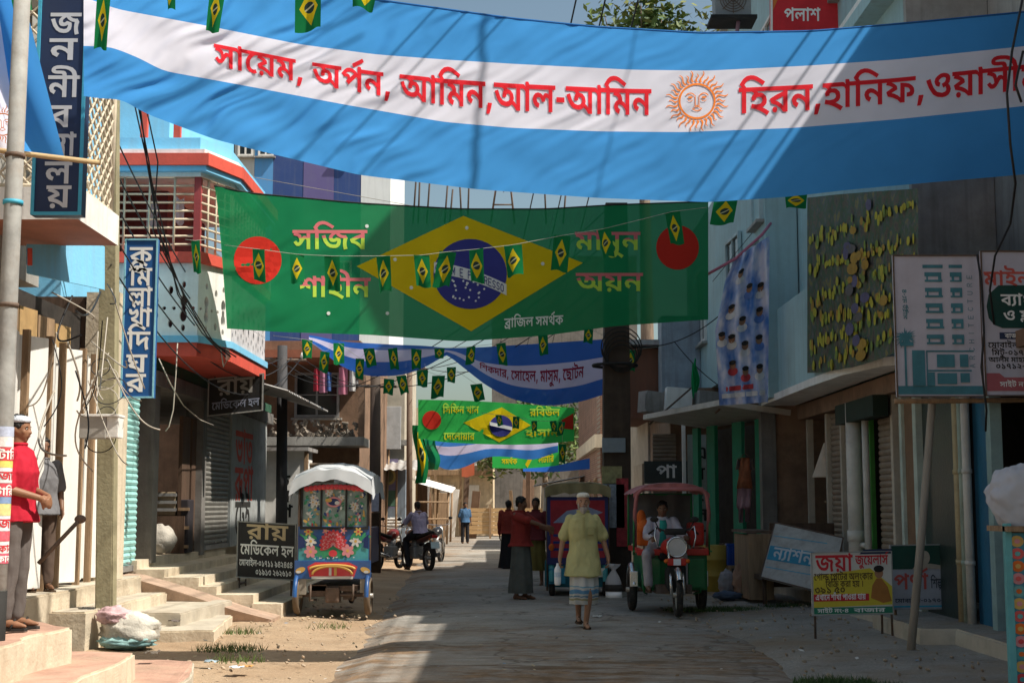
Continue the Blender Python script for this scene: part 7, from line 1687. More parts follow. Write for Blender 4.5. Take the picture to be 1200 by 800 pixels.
# lower panel: big red lotus on leaves
it = [([(352, 655), (352, 632), (372, 640), (392, 646), (412, 640), (433, 632), (433, 655)], 7, 0)]
it += [(ell(393, 646, 26, 7, 20), 3, 1), (ell(372, 643, 12, 4, 12, .5), 3, 1), (ell(414, 643, 12, 4, 12, -.5), 3, 1)]
for lvl, (R, n, mi) in enumerate(((15, 13, 0), (12, 11, 1), (10.5, 11, 0), (7.5, 9, 1), (6, 9, 0), (3.2, 7, 1))):
    for i in range(n):
        a = math.pi * (-.12 + 1.24 * i / (n - 1)); it.append((ell(392 + R * .62 * math.cos(a), 638 - R * .66 * math.sin(a) - (6 - lvl) * .25, R * .48, R * .19, 10, -a), mi, 2 + lvl))
it += [(ell(392, 647, 5, 4, 12), 0, 8)]
it += flower(366, 633, 7, 4, 2, 6, 3, .3) + flower(418, 633, 7, 4, 2, 6, 3, .1) + flower(366, 645, 7.5, 1, 2, 6, 3, 0, .6) + flower(409, 644, 7.5, 1, 2, 6, 3, .4, .6) + flower(363, 622, 5, 2, 0, 6, 3) + flower(383, 621, 4, 1, 2, 5, 3) + flower(404, 621, 4, 1, 2, 5, 3) + flower(421, 622, 5, 2, 0, 6, 3)
it += [(ell(357 + 4 * i, 628 - (i % 3) * 2, 5, 1.8, 8, .7 + i), 3, 1) for i in range(4)] + [(ell(415 + 4 * i, 627 + (i % 3), 5, 1.8, 8, 2.2 + i), 3, 1) for i in range(5)]
it += [([(352, 625), (358, 629), (360, 640), (352, 642)], 6, 1), ([(433, 625), (428, 629), (427, 640), (433, 642)], 6, 1)]
random.seed(21)
for i in range(26): it.append((ell(370 + 46 * random.random(), 650 + 4 * random.random(), 1.6, .7, 6, random.random() * 3), random.choice((4, 5, 7)), 3))
paint(lo_, it, -.024)
# upper vinyl panels: three windows of blossoms
it = []; random.seed(5)
for (x0, x1) in ((357, 376), (379, 405), (408, 430)):
    for i in range(40):
        cx, cy = random.uniform(x0 + 2, x1 - 2), random.uniform(570, 616); mi = random.choice((4, 4, 5, 3, 3, 7, 2, 1, 6) if cy < 606 else (3, 2, 3, 2, 0))
        it.append((ell(cx, cy, random.uniform(1.5, 3.2), random.uniform(.8, 1.6), 8, random.random() * 3.1), mi, 1 + i % 3))
    for _ in range(3): it += flower(random.uniform(x0 + 4, x1 - 4), random.uniform(573, 600), 4.2, 4, 2, 6, 5, random.random())
it += [(ell(392, 588, 9, 6, 20), 1, 7), (ell(392, 588, 6.5, 4, 16), 6, 8), (ell(396, 589, 3, 2.2, 10), 4, 9), (ell(386, 586, 4, 2.2, 10), 2, 9)]
paint(up, it, -.004)
bm = BM()
for x in (355, 377.5, 406.5, 431.5): box2(bm, (RX(x) - .012, -.035, RZ(618)), (RX(x) + .012, .0, RZ(567)))
box2(bm, (RX(353), -.037, RZ(619.5)), (RX(433), .0, RZ(616.5))); obj('panel_frame', bm, M_BLACK, rk)
# bumper panel: red mouth with yellow arcs, painted eyes
it = [([(366, 674), (363, 662), (372, 657), (411, 657), (421, 662), (417, 674)], 0, 1), (ell(355, 666, 6, 3.2, 12, -.35), 2, 1), (ell(430, 666, 6, 3.2, 12, .35), 2, 1), (ell(353, 668, 3, 1.6, 10), 4, 2), (ell(431, 668, 3, 1.6, 10), 4, 2), ([(368, 676), (368, 673), (416, 673), (416, 676)], 4, 2)]
it += [(rect(388, 661, 391, 672), 4, 3), (rect(394, 661, 397, 672), 2, 3)]
paint(bp_, it, -.074)
bm = BM()
for w_, h_, yy in ((46, 8, 665), (52, 4, 659)):
    tube(bm, [Q(392 + w_ / 2 * math.cos(a), yy + 6 - h_ * math.sin(a) * 1.2, -.095) for a in [math.pi * i / 14 for i in range(15)]], .018, 7)
obj('yellow_arcs', bm, M_RKY, rk)
# hood: white tarpaulin bent over hoops, with a scalloped valance
bm = BM()
def hood(u, v):
    a = (u - .5) * 2; px = 390 + 46 * a; x = RX(px)
    z = RZ(556 + 14 * abs(a) ** 2.4) + .07 - .05 * v * 0
    y = -.16 + 1.9 * v
    fold = .005 * math.sin(u * 26 + 3 * mnoise.noise(Vector((u * 5, v * 3, 1)))) + .02 * mnoise.noise(Vector((u * 6, v * 6, 2)))
    return Vector((x, y, z + fold + .10 * math.sin(math.pi * min(1, v * 1.2))))
grid(bm, hood, 48, 26)
def val(u, v):
    p = hood(u, 0); a = (u - .5) * 2
    return p + Vector((.03 * a * v, -.02 - .03 * v + .008 * math.sin(u * 19 + v), -v * (.15 + .05 * abs(a) + .03 * mnoise.noise(Vector((u * 7, 4, 4))))))
grid(bm, val, 48, 8)
for sd_ in (0, 1):
    grid(bm, lambda u, v, sd_=sd_: hood(sd_, u) + Vector(((.03 if sd_ else -.03) * v, 0, -.26 * v - .02 * math.sin(u * 20))), 26, 5)
obj('hood', bm, cloth('white_tarpaulin', (.52, .54, .56), .12, var=.22), rk, recalc=False)
bm = BM()
for i in range(14):
    px = 361 + 4.9 * i; c = Q(px, 574.5 - 4 * (1 - ((px - 392) / 40) ** 2), -.06); ball(bm, c, (.045, .012, .04), 8, 6)
obj('red_fringe', bm, M_RKR, rk)
bm = BM()
for x in (352, 434):
    tube(bm, [Q(x, 690, 0), Q(x, 565, 0)], .02, 8); tube(bm, [Q(x, 640, 1.5), Q(x, 565, 1.6)], .02, 8); tube(bm, [Q(x, 600, 0), Q(x, 600, 1.5)], .016, 6)
obj('hood_posts', bm, M_WOOD_D, rk)
bm = BM(); tube(bm, [(-.48, .1, .27), (.48, .1, .27)], .03, 8); box(bm, (0, .1, .27), (.2, .24, .22), None, .03); box(bm, (0, 1.0, .36), (.7, 1.9, .07)); box(bm, (-.2, .3, .33), (.22, .5, .16)); box(bm, (.22, .25, .3), (.16, .3, .2))
for x in (-.3, .3): tube(bm, [(x, -.05, .42), (x, -.1, .2), (x * .8, .1, .2)], .015, 6)
obj('axle_and_battery', bm, M_IRON, rk)
for x in (-.50, .50):
    wheel(rk, (x, .1, .255), .27, .085, M_TYRE_B)
    bm = BM(); torus(bm, (x, .1, .255), .31, .035, 'X', 16, 6, -.2, math.pi); obj('mudguard', bm, M_RKB, rk)
bm = BM(); box2(bm, (RX(350), -.06, RZ(694)), (RX(362), -.05, RZ(676)), .004); box2(bm, (RX(424), -.06, RZ(692)), (RX(436), -.05, RZ(676)), .004); obj('mud_flap', bm, mat('grey_flap', (.3, .27, .22), dirt=.4), rk)
wheel(rk, (0, 2.45, .26), .27, .07, M_TYRE)
bm = BM(); tube(bm, [(-.06, 2.45, .26), (-.06, 2.3, .8), (0, 2.2, 1.05), (.06, 2.3, .8), (.06, 2.45, .26)], .018, 7); tube(bm, [(-.35, 2.05, 1.1), (0, 2.2, 1.05), (.35, 2.05, 1.1)], .015, 7); tube(bm, [(0, 2.25, .8), (0, 1.5, .45)], .03, 7); obj('front_fork', bm, M_IRON, rk)
bm = BM(); box(bm, (0, .45, .85), (.95, .5, .12), None, .04); box(bm, (0, 1.75, .75), (.4, .3, .1), None, .04); obj('seat', bm, M_RKR, rk)

# ---------------- green three wheeler with a motorcycle front, facing the camera
tw = thing('three_wheeler', 'green cargo three wheeler with round headlight, red rails and a maroon hood facing the camera', 'three wheeler', (2.26, 19.6, .04))
s = 20.0 / F_PX; X = lambda px: (px - 789) * s; Z = lambda py: 1.51 + (592 - py) * s
q = lambda px, py, y: Vector((X(px), y, Z(py)))
M_TWG = mat('tub_green', (.012, .16, .045), var=.2, dirt=.25, rough=.4, coat=.2)
M_TWR = mat('rail_red', (.50, .03, .02), var=.15, dirt=.2, rough=.45)
M_TWO = mat('orange_bag', (.62, .13, .02), var=.2, dirt=.15)
M_HOOD = mat('maroon_hood', (.34, .12, .12), var=.2, dirt=.3, rough=.6)
bm = BM(); box2(bm, (X(755), .75, Z(691)), (X(831), 2.4, Z(648)), .03); box2(bm, (X(760), .71, Z(688)), (X(776), .752, Z(654)), .01); box2(bm, (X(808), .71, Z(688)), (X(828), .752, Z(654)), .01); obj('tub', bm, M_TWG, tw)
bm = BM(); box2(bm, (X(748), .66, Z(650)), (X(780), .78, Z(643)), .01); box2(bm, (X(806), .66, Z(650)), (X(832), .78, Z(643)), .01); box2(bm, (X(748), .78, Z(648)), (X(753), 2.3, Z(642)), .01); box2(bm, (X(828), .78, Z(648)), (X(833), 2.3, Z(642)), .01)
obj('rail', bm, M_TWR, tw)
for x0, x1, y0, y1 in ((750, 768, 612, 640), (813, 831, 612, 640)):
    bm = BM(); box2(bm, (X(x0), 1.0, Z(y1)), (X(x1), 1.4, Z(y0)), .05); obj('seat_back', bm, M_TWO if x0 < 770 else M_TWR, tw)
bm = BM(); ball(bm, q(755, 607, .95), (.07, .06, .12), 10, 8); ball(bm, q(758, 616, .9), (.09, .07, .10), 10, 8); obj('orange_bundle', bm, M_TWO, tw)
bm = BM(); box(bm, (0, .95, .80), (.38, .62, .12), None, .05); obj('driver_seat', bm, M_BLACK, tw)
# hood: hoop frame and roof sheet
bm = BM()
def rf(u, v):
    a = (u - .5) * 2; return Vector((X(788) + a * 45 * s * (1 - .0 * v), .55 + 1.85 * v, Z(570) - .10 * abs(a) ** 4 + .05 * (1 - a * a) + .01 * math.sin(v * 22)))
grid(bm, rf, 24, 16); grid(bm, lambda u, v: rf(u, 0) + Vector((0, -.012 * math.sin(u * 30), -.06 * v)), 24, 3)
obj('hood', bm, M_HOOD, tw, recalc=False)
bm = BM(); hp = [q(746, 640, .8), q(745, 600, .6), q(747, 580, .55), q(753, 573, .55), q(824, 573, .55), q(829, 580, .55), q(832, 600, .6), q(832, 640, .8)]
tube(bm, hp, .028, 8); obj('front_hoop', bm, M_HOOD, tw)
bm = BM(); tube(bm, [q(749, 645, 2.3), q(749, 578, 2.3), q(829, 578, 2.3), q(829, 645, 2.3)], .022, 8); obj('rear_hoop', bm, M_TWG, tw)
for x in (744, 833):
    bm = BM(); tube(bm, [q(x, 650, .72), q(x, 600, .62)], .014, 6); tube(bm, [q(x, 645, .7), q(x, 645, .5)], .012, 6); obj('grab_rail', bm, M_TWG, tw)
bm = BM(); grid(bm, lambda u, v: q(750 + 78 * u, 640 - 62 * v, 2.28 + .02 * math.sin(u * 15)), 16, 10); obj('rear_screen', bm, mat('grey_tarp', (.10, .105, .12), dirt=.3), tw)
# motorcycle front
wheel(tw, (0, 0.05, .30), .30, .085, M_TYRE, 16)
bm = BM()
for x in (-.085, .085):
    tube(bm, [(x, .05, .30), (x, .16, .62)], .022, 8); tube(bm, [(x, .16, .62), (x * 1.05, .30, 1.02)], .028, 8)
obj('fork', bm, M_CHROME, tw)
bm = BM(); torus(bm, (0, .05, .30), .335, .045, 'X', 18, 8, .35, 2.5); obj('front_mudguard', bm, M_CHROME, tw)
bm = BM(); ball(bm, (0, .19, Z(639)), (.135, .09, .135), 20, 14); obj('headlight_shell', bm, M_BLACK, tw)
hl = BM(); loft(hl, [oval((0, .092, Z(639)), r, r, 20, Vector((1, 0, 0)), Vector((0, 0, 1))) for r in (.13, .128)], cap=True)
bmesh.ops.translate(hl, verts=hl.verts[20:], vec=(0, -.01, 0)); 
obj('headlight', hl, mat('headlight_glass', (.45, .46, .47), dirt=.2, rough=.15, bump=0, spec=.6), tw)
bm = BM(); torus(bm, (0, .08, Z(639)), .133, .012, 'Y', 24, 6); obj('headlight_ring', bm, M_CHROME, tw)
bm = BM(); box(bm, (0, .12, Z(656)), (.26, .06, .10), None, .02); obj('front_cowl', bm, M_TWR, tw)
bm = BM(); box(bm, (0, .08, Z(656)), (.10, .012, .085)); obj('number_plate', bm, mat('pale_plate', (.75, .8, .85), rough=.3, bump=0), tw)
for x in (-.145, .145):
    bm = BM(); ball(bm, (x, .11, Z(655)), (.035, .03, .03), 10, 8); obj('indicator', bm, M_TWO, tw)
bm = BM(); box(bm, (0, .18, .52), (.26, .10, .36), None, .04); box(bm, (0, .45, .5), (.24, .4, .3), None, .05); obj('engine_guard', bm, M_BLACK, tw)
bm = BM(); ball(bm, (0, .62, .93), (.17, .30, .13), 16, 10); obj('fuel_tank', bm, M_TWR, tw)
bm = BM(); tube(bm, [q(760, 625, .50), q(769, 618, .42), q(780, 622, .34), (0, .30, Z(622)), q(798, 622, .34), q(809, 618, .42), q(818, 625, .50)], .014, 8); box(bm, (0, .27, Z(622)), (.30, .12, .09), None, .03); obj('handlebar', bm, M_BLACK, tw)
for sx in (-1, 1):
    bm = BM(); tube(bm, [(sx * .19, .36, Z(622)), (sx * .27, .30, Z(616)), (sx * .285, .27, Z(628)), (sx * .24, .22, Z(640))], .012, 7); obj('chrome_bow', bm, M_CHROME, tw)
    bm = BM(); tube(bm, [(sx * .2, .38, Z(622)), (sx * .27, .34, Z(610))], .008, 6); ball(bm, (sx * .28, .34, Z(608)), (.06, .018, .04), 12, 8); obj('mirror', bm, M_BLACK, tw)
    x = X(746) if sx < 0 else X(829.5)
    wheel(tw, (x, 1.35, .30), .30, .11, M_TYRE, 0)
    bm = BM(); torus(bm, (x, 1.35, .30), .345, .055, 'X', 18, 8, .2, 2.9); box(bm, (x, .99, .47), (.12, .03, .22), None, .01); obj('rear_mudguard', bm, M_CHROME, tw)
bm = BM(); tube(bm, [(X(746), 1.35, .3), (X(829), 1.35, .3)], .03, 8); box(bm, (0, 1.3, .35), (.5, 1.6, .12)); obj('axle', bm, M_IRON, tw)
bm = BM()
for x in (-.42, .42): tube(bm, [(x, .74, .55), (x * .95, .72, .30), (x * .8, 1.0, .26)], .014, 6)
obj('step_bar', bm, M_TWG, tw)

# ---------------- red backed auto rickshaw standing behind the old man
ar = thing('auto_rickshaw', 'auto rickshaw with a red and navy painted back and sagging khaki canvas roof', 'rickshaw', (1.13, 24.2, .03), R_(-3))
s = 24.2 / F_PX; X = lambda px: (px - 678) * s; Z = lambda py: 1.52 + (592 - py) * s
bm = BM(); box2(bm, (X(641), 0, Z(660)), (X(712), .04, Z(582)), .01); bk = obj('back_panel', bm, mat('back_navy', (.035, .04, .14), var=.2, dirt=.2), ar)
bm = BM(); qq = lambda x0, y0, x1, y1, d=-.004: [bm.faces.new([bm.verts.new((X(a), d, Z(b_))) for a, b_ in ((x0, y1), (x1, y1), (x1, y0), (x0, y0))])]
qq(645, 586, 708, 652); obj('red_field', bm, mat('back_red', (.36, .03, .045), var=.3, scale=4, dirt=.25), bk, recalc=False)
bm = BM()
shape(bm, [(X(648), Z(612)), (X(664), Z(598)), (X(690), Z(594)), (X(706), Z(600)), (X(690), Z(606)), (X(668), Z(612))], lambda x, y: Vector((x, -.008, y))); shape(bm, ell(X(690), Z(598), .09, .03, 12), lambda x, y: Vector((x, -.010, y)))
for k in range(3): shape(bm, rect(X(648), Z(628 + 8 * k), X(706), Z(625 + 8 * k)), lambda x, y: Vector((x, -.007, y)), mi=1)
obj('painted_stripes', bm, [mat('pale_blue_paint', (.30, .34, .50)), mat('navy_paint', (.03, .04, .2))], bk, recalc=False)
bm = BM(); grid(bm, lambda u, v: Vector((X(640) + (X(714) - X(640)) * u, -.12 + 2.1 * v, Z(566) - .08 * abs(2 * u - 1) ** 3 + .025 * mnoise.noise(Vector((u * 5, v * 5, 3))) + .02 * math.sin(v * 18))), 24, 24)
grid(bm, lambda u, v: Vector((X(639) + (X(715) - X(639)) * u, -.13 - .02 * math.sin(u * 25), Z(566) - .08 * abs(2 * u - 1) ** 3 - (.17 + .04 * mnoise.noise(Vector((u * 9, 1, 1)))) * v)), 24, 5)
obj('canvas_roof', bm, mat('khaki_canvas', (.26, .22, .12), var=.2, dirt=.4), ar, recalc=False)
bm = BM(); box2(bm, (X(638), .04, Z(686)), (X(714), 1.6, Z(655)), .03); obj('body', bm, mat('teal_body', (.02, .13, .17), var=.2, dirt=.3), ar)
bm = BM(); box2(bm, (X(643), -.05, Z(682)), (X(662), .0, Z(664)), .01); obj('teal_panel', bm, mat('bright_teal_panel', (.03, .22, .34), dirt=.2), ar)
bm = BM(); box2(bm, (X(690), -.04, Z(674)), (X(708), .0, Z(664)), .008); obj('number_plate', bm, M_PRW, ar)
for x in (646, 708):
    wheel(ar, (X(x), .25, .26), .27, .09, M_TYRE, 0)
    bm = BM(); torus(bm, (X(x), .25, .26), .31, .05, 'X', 14, 6, 0, math.pi); obj('mudguard', bm, M_RKT, ar)
wheel(ar, (0, 2.3, .26), .27, .08, M_TYRE, 8)
bm = BM(); ball(bm, (X(646), -.03, Z(640)), (.05, .03, .06), 10, 8); obj('tail_lamp', bm, M_TWO, ar)
bm = BM()
for x in (641, 712):
    for y in (0.05, 1.5): tube(bm, [(X(x), y, Z(690)), (X(x), y, Z(568))], .02, 6)
obj('roof_posts', bm, M_IRON, ar)
bm = BM(); tube(bm, [(-.3, 2.0, 1.1), (0, 2.1, 1.1), (.3, 2.0, 1.1)], .015, 6); tube(bm, [(0, 2.3, .26), (0, 2.1, 1.1)], .03, 8); obj('steering', bm, M_IRON, ar)
bm = BM(); box(bm, (0, .6, .85), (1.0, .5, .12), None, .04); obj('seat', bm, M_BLACK, ar)

# ---------------- motorcycles (local: rear towards -y)
def motorcycle(label, loc, rz, body, group='parked motorcycles'):
    t = thing('motorcycle', label, 'motorcycle', loc, rz, group)
    wheel(t, (0, -.62, .30), .30, .10, M_TYRE, 5); wheel(t, (0, .66, .30), .30, .085, M_TYRE, 5)
    bm = BM(); loft(bm, [oval((0, y, z), w, h, 14, Vector((1, 0, 0)), Vector((0, 0, 1))) for y, z, w, h in ((.02, .80, .06, .05), (.12, .83, .13, .11), (.28, .86, .15, .13), (.42, .87, .11, .10), (.48, .87, .05, .05))]); obj('fuel_tank', bm, body, t)
    bm = BM(); loft(bm, [oval((0, y, z), w, h, 14, Vector((1, 0, 0)), Vector((0, 0, 1))) for y, z, w, h in ((.05, .80, .08, .04), (-.15, .79, .14, .055), (-.42, .84, .13, .055), (-.72, .90, .10, .05), (-.82, .92, .05, .03))]); obj('seat', bm, M_BLACK, t)
    bm = BM(); loft(bm, [oval((0, y, z), w, h, 12, Vector((1, 0, 0)), Vector((0, 0, 1))) for y, z, w, h in ((-.1, .70, .11, .07), (-.4, .74, .12, .07), (-.8, .84, .08, .05), (-.9, .86, .04, .03))]); obj('side_panel', bm, body, t)
    bm = BM(); box(bm, (0, .12, .42), (.26, .32, .30), None, .05); tube(bm, [(0, .12, .5), (0, .22, .72)], .09, 10); tube(bm, [(0, .44, .86), (0, .25, .45), (0, -.2, .35), (0, -.5, .32)], .03, 8); obj('engine', bm, M_STEEL, t)
    bm = BM(); tube(bm, [(.13, .2, .35), (.15, -.2, .30), (.16, -.85, .40)], [.025, .035, .05], 10); obj('exhaust', bm, M_CHROME, t)
    bm = BM()
    for x in (-.08, .08): tube(bm, [(x, .66, .30), (x, .46, .95)], .024, 8)
    tube(bm, [(-.36, .30, 1.06), (-.15, .42, 1.02), (.15, .42, 1.02), (.36, .30, 1.06)], .014, 7); obj('fork', bm, M_CHROME, t)
    bm = BM(); torus(bm, (0, -.62, .30), .34, .05, 'X', 16, 8, .8, 3.0); torus(bm, (0, .66, .30), .335, .045, 'X', 16, 8, .4, 2.6); obj('mudguard', bm, M_BLACK, t)
    bm = BM(); ball(bm, (0, .56, .90), (.10, .09, .10), 14, 10); obj('headlight', bm, M_CHROME, t)
    bm = BM(); box(bm, (0, -.94, .82), (.14, .05, .07), None, .015); obj('tail_light', bm, mat('tail_red', (.5, .02, .02), rough=.25, bump=0), t)
    bm = BM(); box(bm, (0, -.97, .62), (.22, .012, .16), (R_(-18), 0, 0), .004); obj('number_plate', bm, mat('pale_plate2', (.55, .68, .72), rough=.4, bump=0), t)
    for x in (-1, 1):
        bm = BM(); tube(bm, [(x * .26, .36, 1.05), (x * .33, .38, 1.20)], .007, 5); ball(bm, (x * .34, .38, 1.22), (.06, .02, .04), 10, 8); obj('mirror', bm, M_BLACK, t)
        bm = BM(); ball(bm, (x * .13, -.93, .76), (.025, .03, .025), 8, 6); obj('indicator', bm, M_TWO, t)
    bm = BM(); tube(bm, [(-.14, .0, .28), (-.26, -.05, .02)], .014, 6); obj('side_stand', bm, M_IRON, t)
    return t
g = G(488, 669, .0)
motorcycle('dark red motorcycle seen from behind with a rider in a lilac shirt', (g.x, g.y + .6, 0), R_(28), mat('moto_maroon', (.10, .015, .015), rough=.3, coat=.5, bump=0))
g = G(503, 661, .0)
motorcycle('black motorcycle parked just right of the ridden one', (g.x + .1, g.y + .7, 0), R_(-12), mat('moto_black', (.02, .02, .025), rough=.3, coat=.5, bump=0))
g = G(453, 668, .0)
motorcycle('dark motorcycle half hidden behind the pole right of the rickshaw', (g.x, g.y + .5, 0), R_(-20), mat('moto_red', (.18, .02, .02), rough=.3, coat=.5, bump=0))

# ================================================================== PEOPLE
SKINS = {'a': mat('skin_brown', (.26, .13, .075), var=.1, dirt=0, rough=.5, bump=.05, bscale=60), 'b': mat('skin_dark', (.17, .085, .05), var=.1, dirt=0, rough=.5, bump=.05, bscale=60)}
M_HAIR = mat('black_hair', (.012, .01, .009), var=.4, dirt=0, rough=.5, scale=30, bump=.5, bscale=90)
M_BEARD = mat('white_beard', (.40, .37, .34), var=.3, dirt=0, rough=.8, scale=30, bump=.6, bscale=90)
M_EYEW = mat('eye_white', (.6, .56, .5), dirt=0, bump=0, rough=.3); M_EYED = mat('eye_dark', (.012, .009, .007), dirt=0, bump=0, rough=.2)
M_LIP = mat('lip', (.20, .075, .06), dirt=0, bump=0)
_dg = None
def solidify(name, bm, m, parent, voxel=.009, smooth=6):
    """fuse overlapping closed shapes into one continuous skin (voxel remesh + smoothing), baked to a mesh"""
    bmesh.ops.recalc_face_normals(bm, faces=bm.faces[:])
    me = bpy.data.meshes.new(name); bm.to_mesh(me); bm.free()
    o = bpy.data.objects.new(name, me); COL.objects.link(o)
    r = o.modifiers.new('r', 'REMESH'); r.mode = 'VOXEL'; r.voxel_size = voxel; r.use_smooth_shade = True
    if smooth: sm = o.modifiers.new('s', 'SMOOTH'); sm.factor = .5; sm.iterations = smooth
    dg = bpy.context.evaluated_depsgraph_get(); dg.update()
    me2 = bpy.data.meshes.new_from_object(o.evaluated_get(dg)); me2.name = name
    o.modifiers.clear(); o.data = me2; bpy.data.meshes.remove(me)
    me2.materials.clear()
    me2.materials.append(m)
    if parent is not None: o.parent = parent
    return o
def limb(bm, pts, rs, n=4, seg=12):
    """tapered limb with rounded ends through joints"""
    P_, R__ = [], []
    for (a, b_), (ra, rb) in zip(zip(pts, pts[1:]), zip(rs, rs[1:])):
        for i in range(n): t = i / n; P_.append(Vector(a).lerp(Vector(b_), t)); R__.append(ra + (rb - ra) * t)
    P_.append(Vector(pts[-1])); R__.append(rs[-1]); tube(bm, P_, R__, seg)
    for p, r in zip(pts, rs): ball(bm, p, r, seg, 8)
def hand(bm, wrist, d, palm_n, curl=.5, k=1.0, side=1):
    """palm, four jointed fingers of unequal length and a side thumb; d = direction of the hand, palm_n = palm normal"""
    wrist, d, pn = Vector(wrist), Vector(d).normalized(), Vector(palm_n); pn = (pn - d * pn.dot(d)).normalized(); ac = d.cross(pn).normalized() * side
    limb(bm, [wrist, wrist + d * .03 * k], [.024 * k, .026 * k], 2, 8)
    M = Matrix((ac, d, pn)).transposed()
    box(bm, wrist + d * .062 * k, (.078 * k, .080 * k, .028 * k), M, .010 * k)
    for i, (o, L) in enumerate(((-.030, .066), (-.010, .076), (.010, .070), (.029, .055))):
        p = wrist + d * .096 * k + ac * o * k; pts = [p - d * .012 * k]; a = curl * .35
        for seg_, fr_ in enumerate((.45, .32, .23)):
            dd = d * math.cos(a) + pn * math.sin(a); p = p + dd * L * fr_ * k; pts.append(p.copy()); a += curl * .75
        tube(bm, pts, [.0092 * k, .009 * k, .0082 * k, .0066 * k], 6); ball(bm, pts[-1], .0068 * k, 6, 5)
    b0 = wrist + d * .035 * k - ac * .032 * k
    t1 = b0 + (d * .6 - ac * .75 + pn * .25).normalized() * .035 * k; t2 = t1 + (d * .85 - ac * .2 + pn * .5 * (.4 + curl)).normalized() * .030 * k
    tube(bm, [b0 + ac * .01, t1, t2], [.012 * k, .0105 * k, .008 * k], 6); ball(bm, t2, .008 * k, 6, 5)
def head(t, bm, c, look, up, skin, k=1.0, beard=None, hair=M_HAIR, cap=None, part='short'):
    """adds skull, jaw, nose, ears to the skin bmesh; hair, eyes, brows, mouth (and cap, beard) become parts. c = head centre"""
    c = Vector(c); f = Vector(look).normalized(); u = Vector(up); u = (u - f * u.dot(f)).normalized(); r = f.cross(u).normalized()
    M = Matrix((r, -f, u)).transposed(); K = .118 * k            # half head height ~ .118
    L = lambda x, y, z: c + (r * x + f * y + u * z) * K
    def bl(b_, p, rad, seg=14, ring=10): 
        g = bmesh.ops.create_uvsphere(b_, u_segments=seg, v_segments=ring, radius=1, matrix=Matrix.Translation(L(*p)) @ M.to_4x4() @ Matrix.Diagonal((rad[0] * K, rad[1] * K, rad[2] * K, 1)))
        for v in g['verts']:
            for fc in v.link_faces: fc.smooth = True
    bl(bm, (0, -.08, .22), (.66, .80, .76)); bl(bm, (0, .18, -.25), (.52, .55, .66)); bl(bm, (0, .36, -.72), (.26, .24, .22)); bl(bm, (0, .05, -.2), (.58, .55, .5))
    bl(bm, (0, .70, -.13), (.10, .12, .20)); bl(bm, (0, .78, -.25), (.15, .12, .10)); bl(bm, (0, .56, .14), (.42, .16, .08)); bl(bm, (.33, .42, -.2), (.2, .2, .2)); bl(bm, (-.33, .42, -.2), (.2, .2, .2))
    bl(bm, (0, .64, -.48), (.22, .1, .10))
    for sx in (-1, 1): bl(bm, (sx * .66, -.08, -.06), (.08, .16, .25), 8, 8)
    b2 = BM()
    for sx in (-1, 1): bl(b2, (sx * .25, .60, .02), (.11, .06, .055), 10, 8)
    obj('eyes', b2, M_EYEW, t)
    b2 = BM()
    for sx in (-1, 1): bl(b2, (sx * .25, .655, .02), (.05, .03, .05), 8, 6); bl(b2, (sx * .26, .64, .155), (.17, .06, .035), 8, 6)
    obj('pupils_and_brows', b2, M_EYED, t)
    b2 = BM(); bl(b2, (0, .715, -.47), (.18, .05, .022), 10, 6); bl(b2, (0, .70, -.525), (.14, .05, .028), 10, 6); obj('mouth', b2, M_LIP, t)
    if hair:
        b2 = BM(); random.seed(int(c.x * 1000) % 97)
        bl(b2, (0, -.14, .30), (.70, .80, .74), 18, 12); bl(b2, (0, .30, .70), (.50, .34, .24)); 
        for sx in (-1, 1): bl(b2, (sx * .56, -.05, .22), (.14, .34, .30), 10, 8)
        bl(b2, (0, -.62, -.10), (.48, .28, .40), 10, 8)
        for _ in range(26):
            a, e = random.random() * 6.28, random.uniform(.2, 1.4); bl(b2, (.66 * math.cos(a) * math.cos(e), -.14 + .74 * math.sin(a) * math.cos(e), .34 + .7 * math.sin(e)), (.12, .14, .10), 6, 5)
        # keep the face free
        bmesh.ops.bisect_plane(b2, geom=b2.verts[:] + b2.edges[:] + b2.faces[:], plane_co=L(0, .50, .40), plane_no=(f * .82 - u * .57), clear_outer=True)
        obj('hair', b2, hair, t)
    if beard:
        b2 = BM(); bl(b2, (0, .42, -.78), (.42, .34, .38), 14, 10); bl(b2, (0, .45, -1.02), (.26, .22, .24), 12, 8); bl(b2, (0, .68, -.62), (.26, .10, .10), 10, 6)
        for sx in (-1, 1): bl(b2, (sx * .47, .18, -.42), (.13, .34, .36), 10, 8)
        bl(b2, (0, .72, -.38), (.24, .07, .045), 8, 6)
        obj('beard', b2, beard, t)
    if cap:
        b2 = BM(); R0 = lambda z, s_: [L(.70 * s_ * math.cos(a), -.08 + .82 * s_ * math.sin(a), z) for a in [6.283 * i / 24 for i in range(24)]]
        loft(b2, [R0(.48, 1.0), R0(.66, .98), R0(.82, .88), R0(.92, .7), R0(.98, .4), R0(1.0, .1)]); obj('cap', b2, cap, t)
def wrinkle(o, amp, sc, seed=0):
    me = o.data
    import numpy
    nn = numpy.zeros(len(me.vertices) * 3, dtype='f'); me.vertices.foreach_get('normal', nn)
    for i, v in enumerate(me.vertices):
        n_ = Vector(nn[3 * i:3 * i + 3]); q_ = Vector((v.co.x * sc, v.co.y * sc, v.co.z * sc * .55)) + Vector((seed, 0, 0))
        v.co += n_ * amp * (mnoise.noise(q_) + .5 * mnoise.noise(q_ * 2.3))
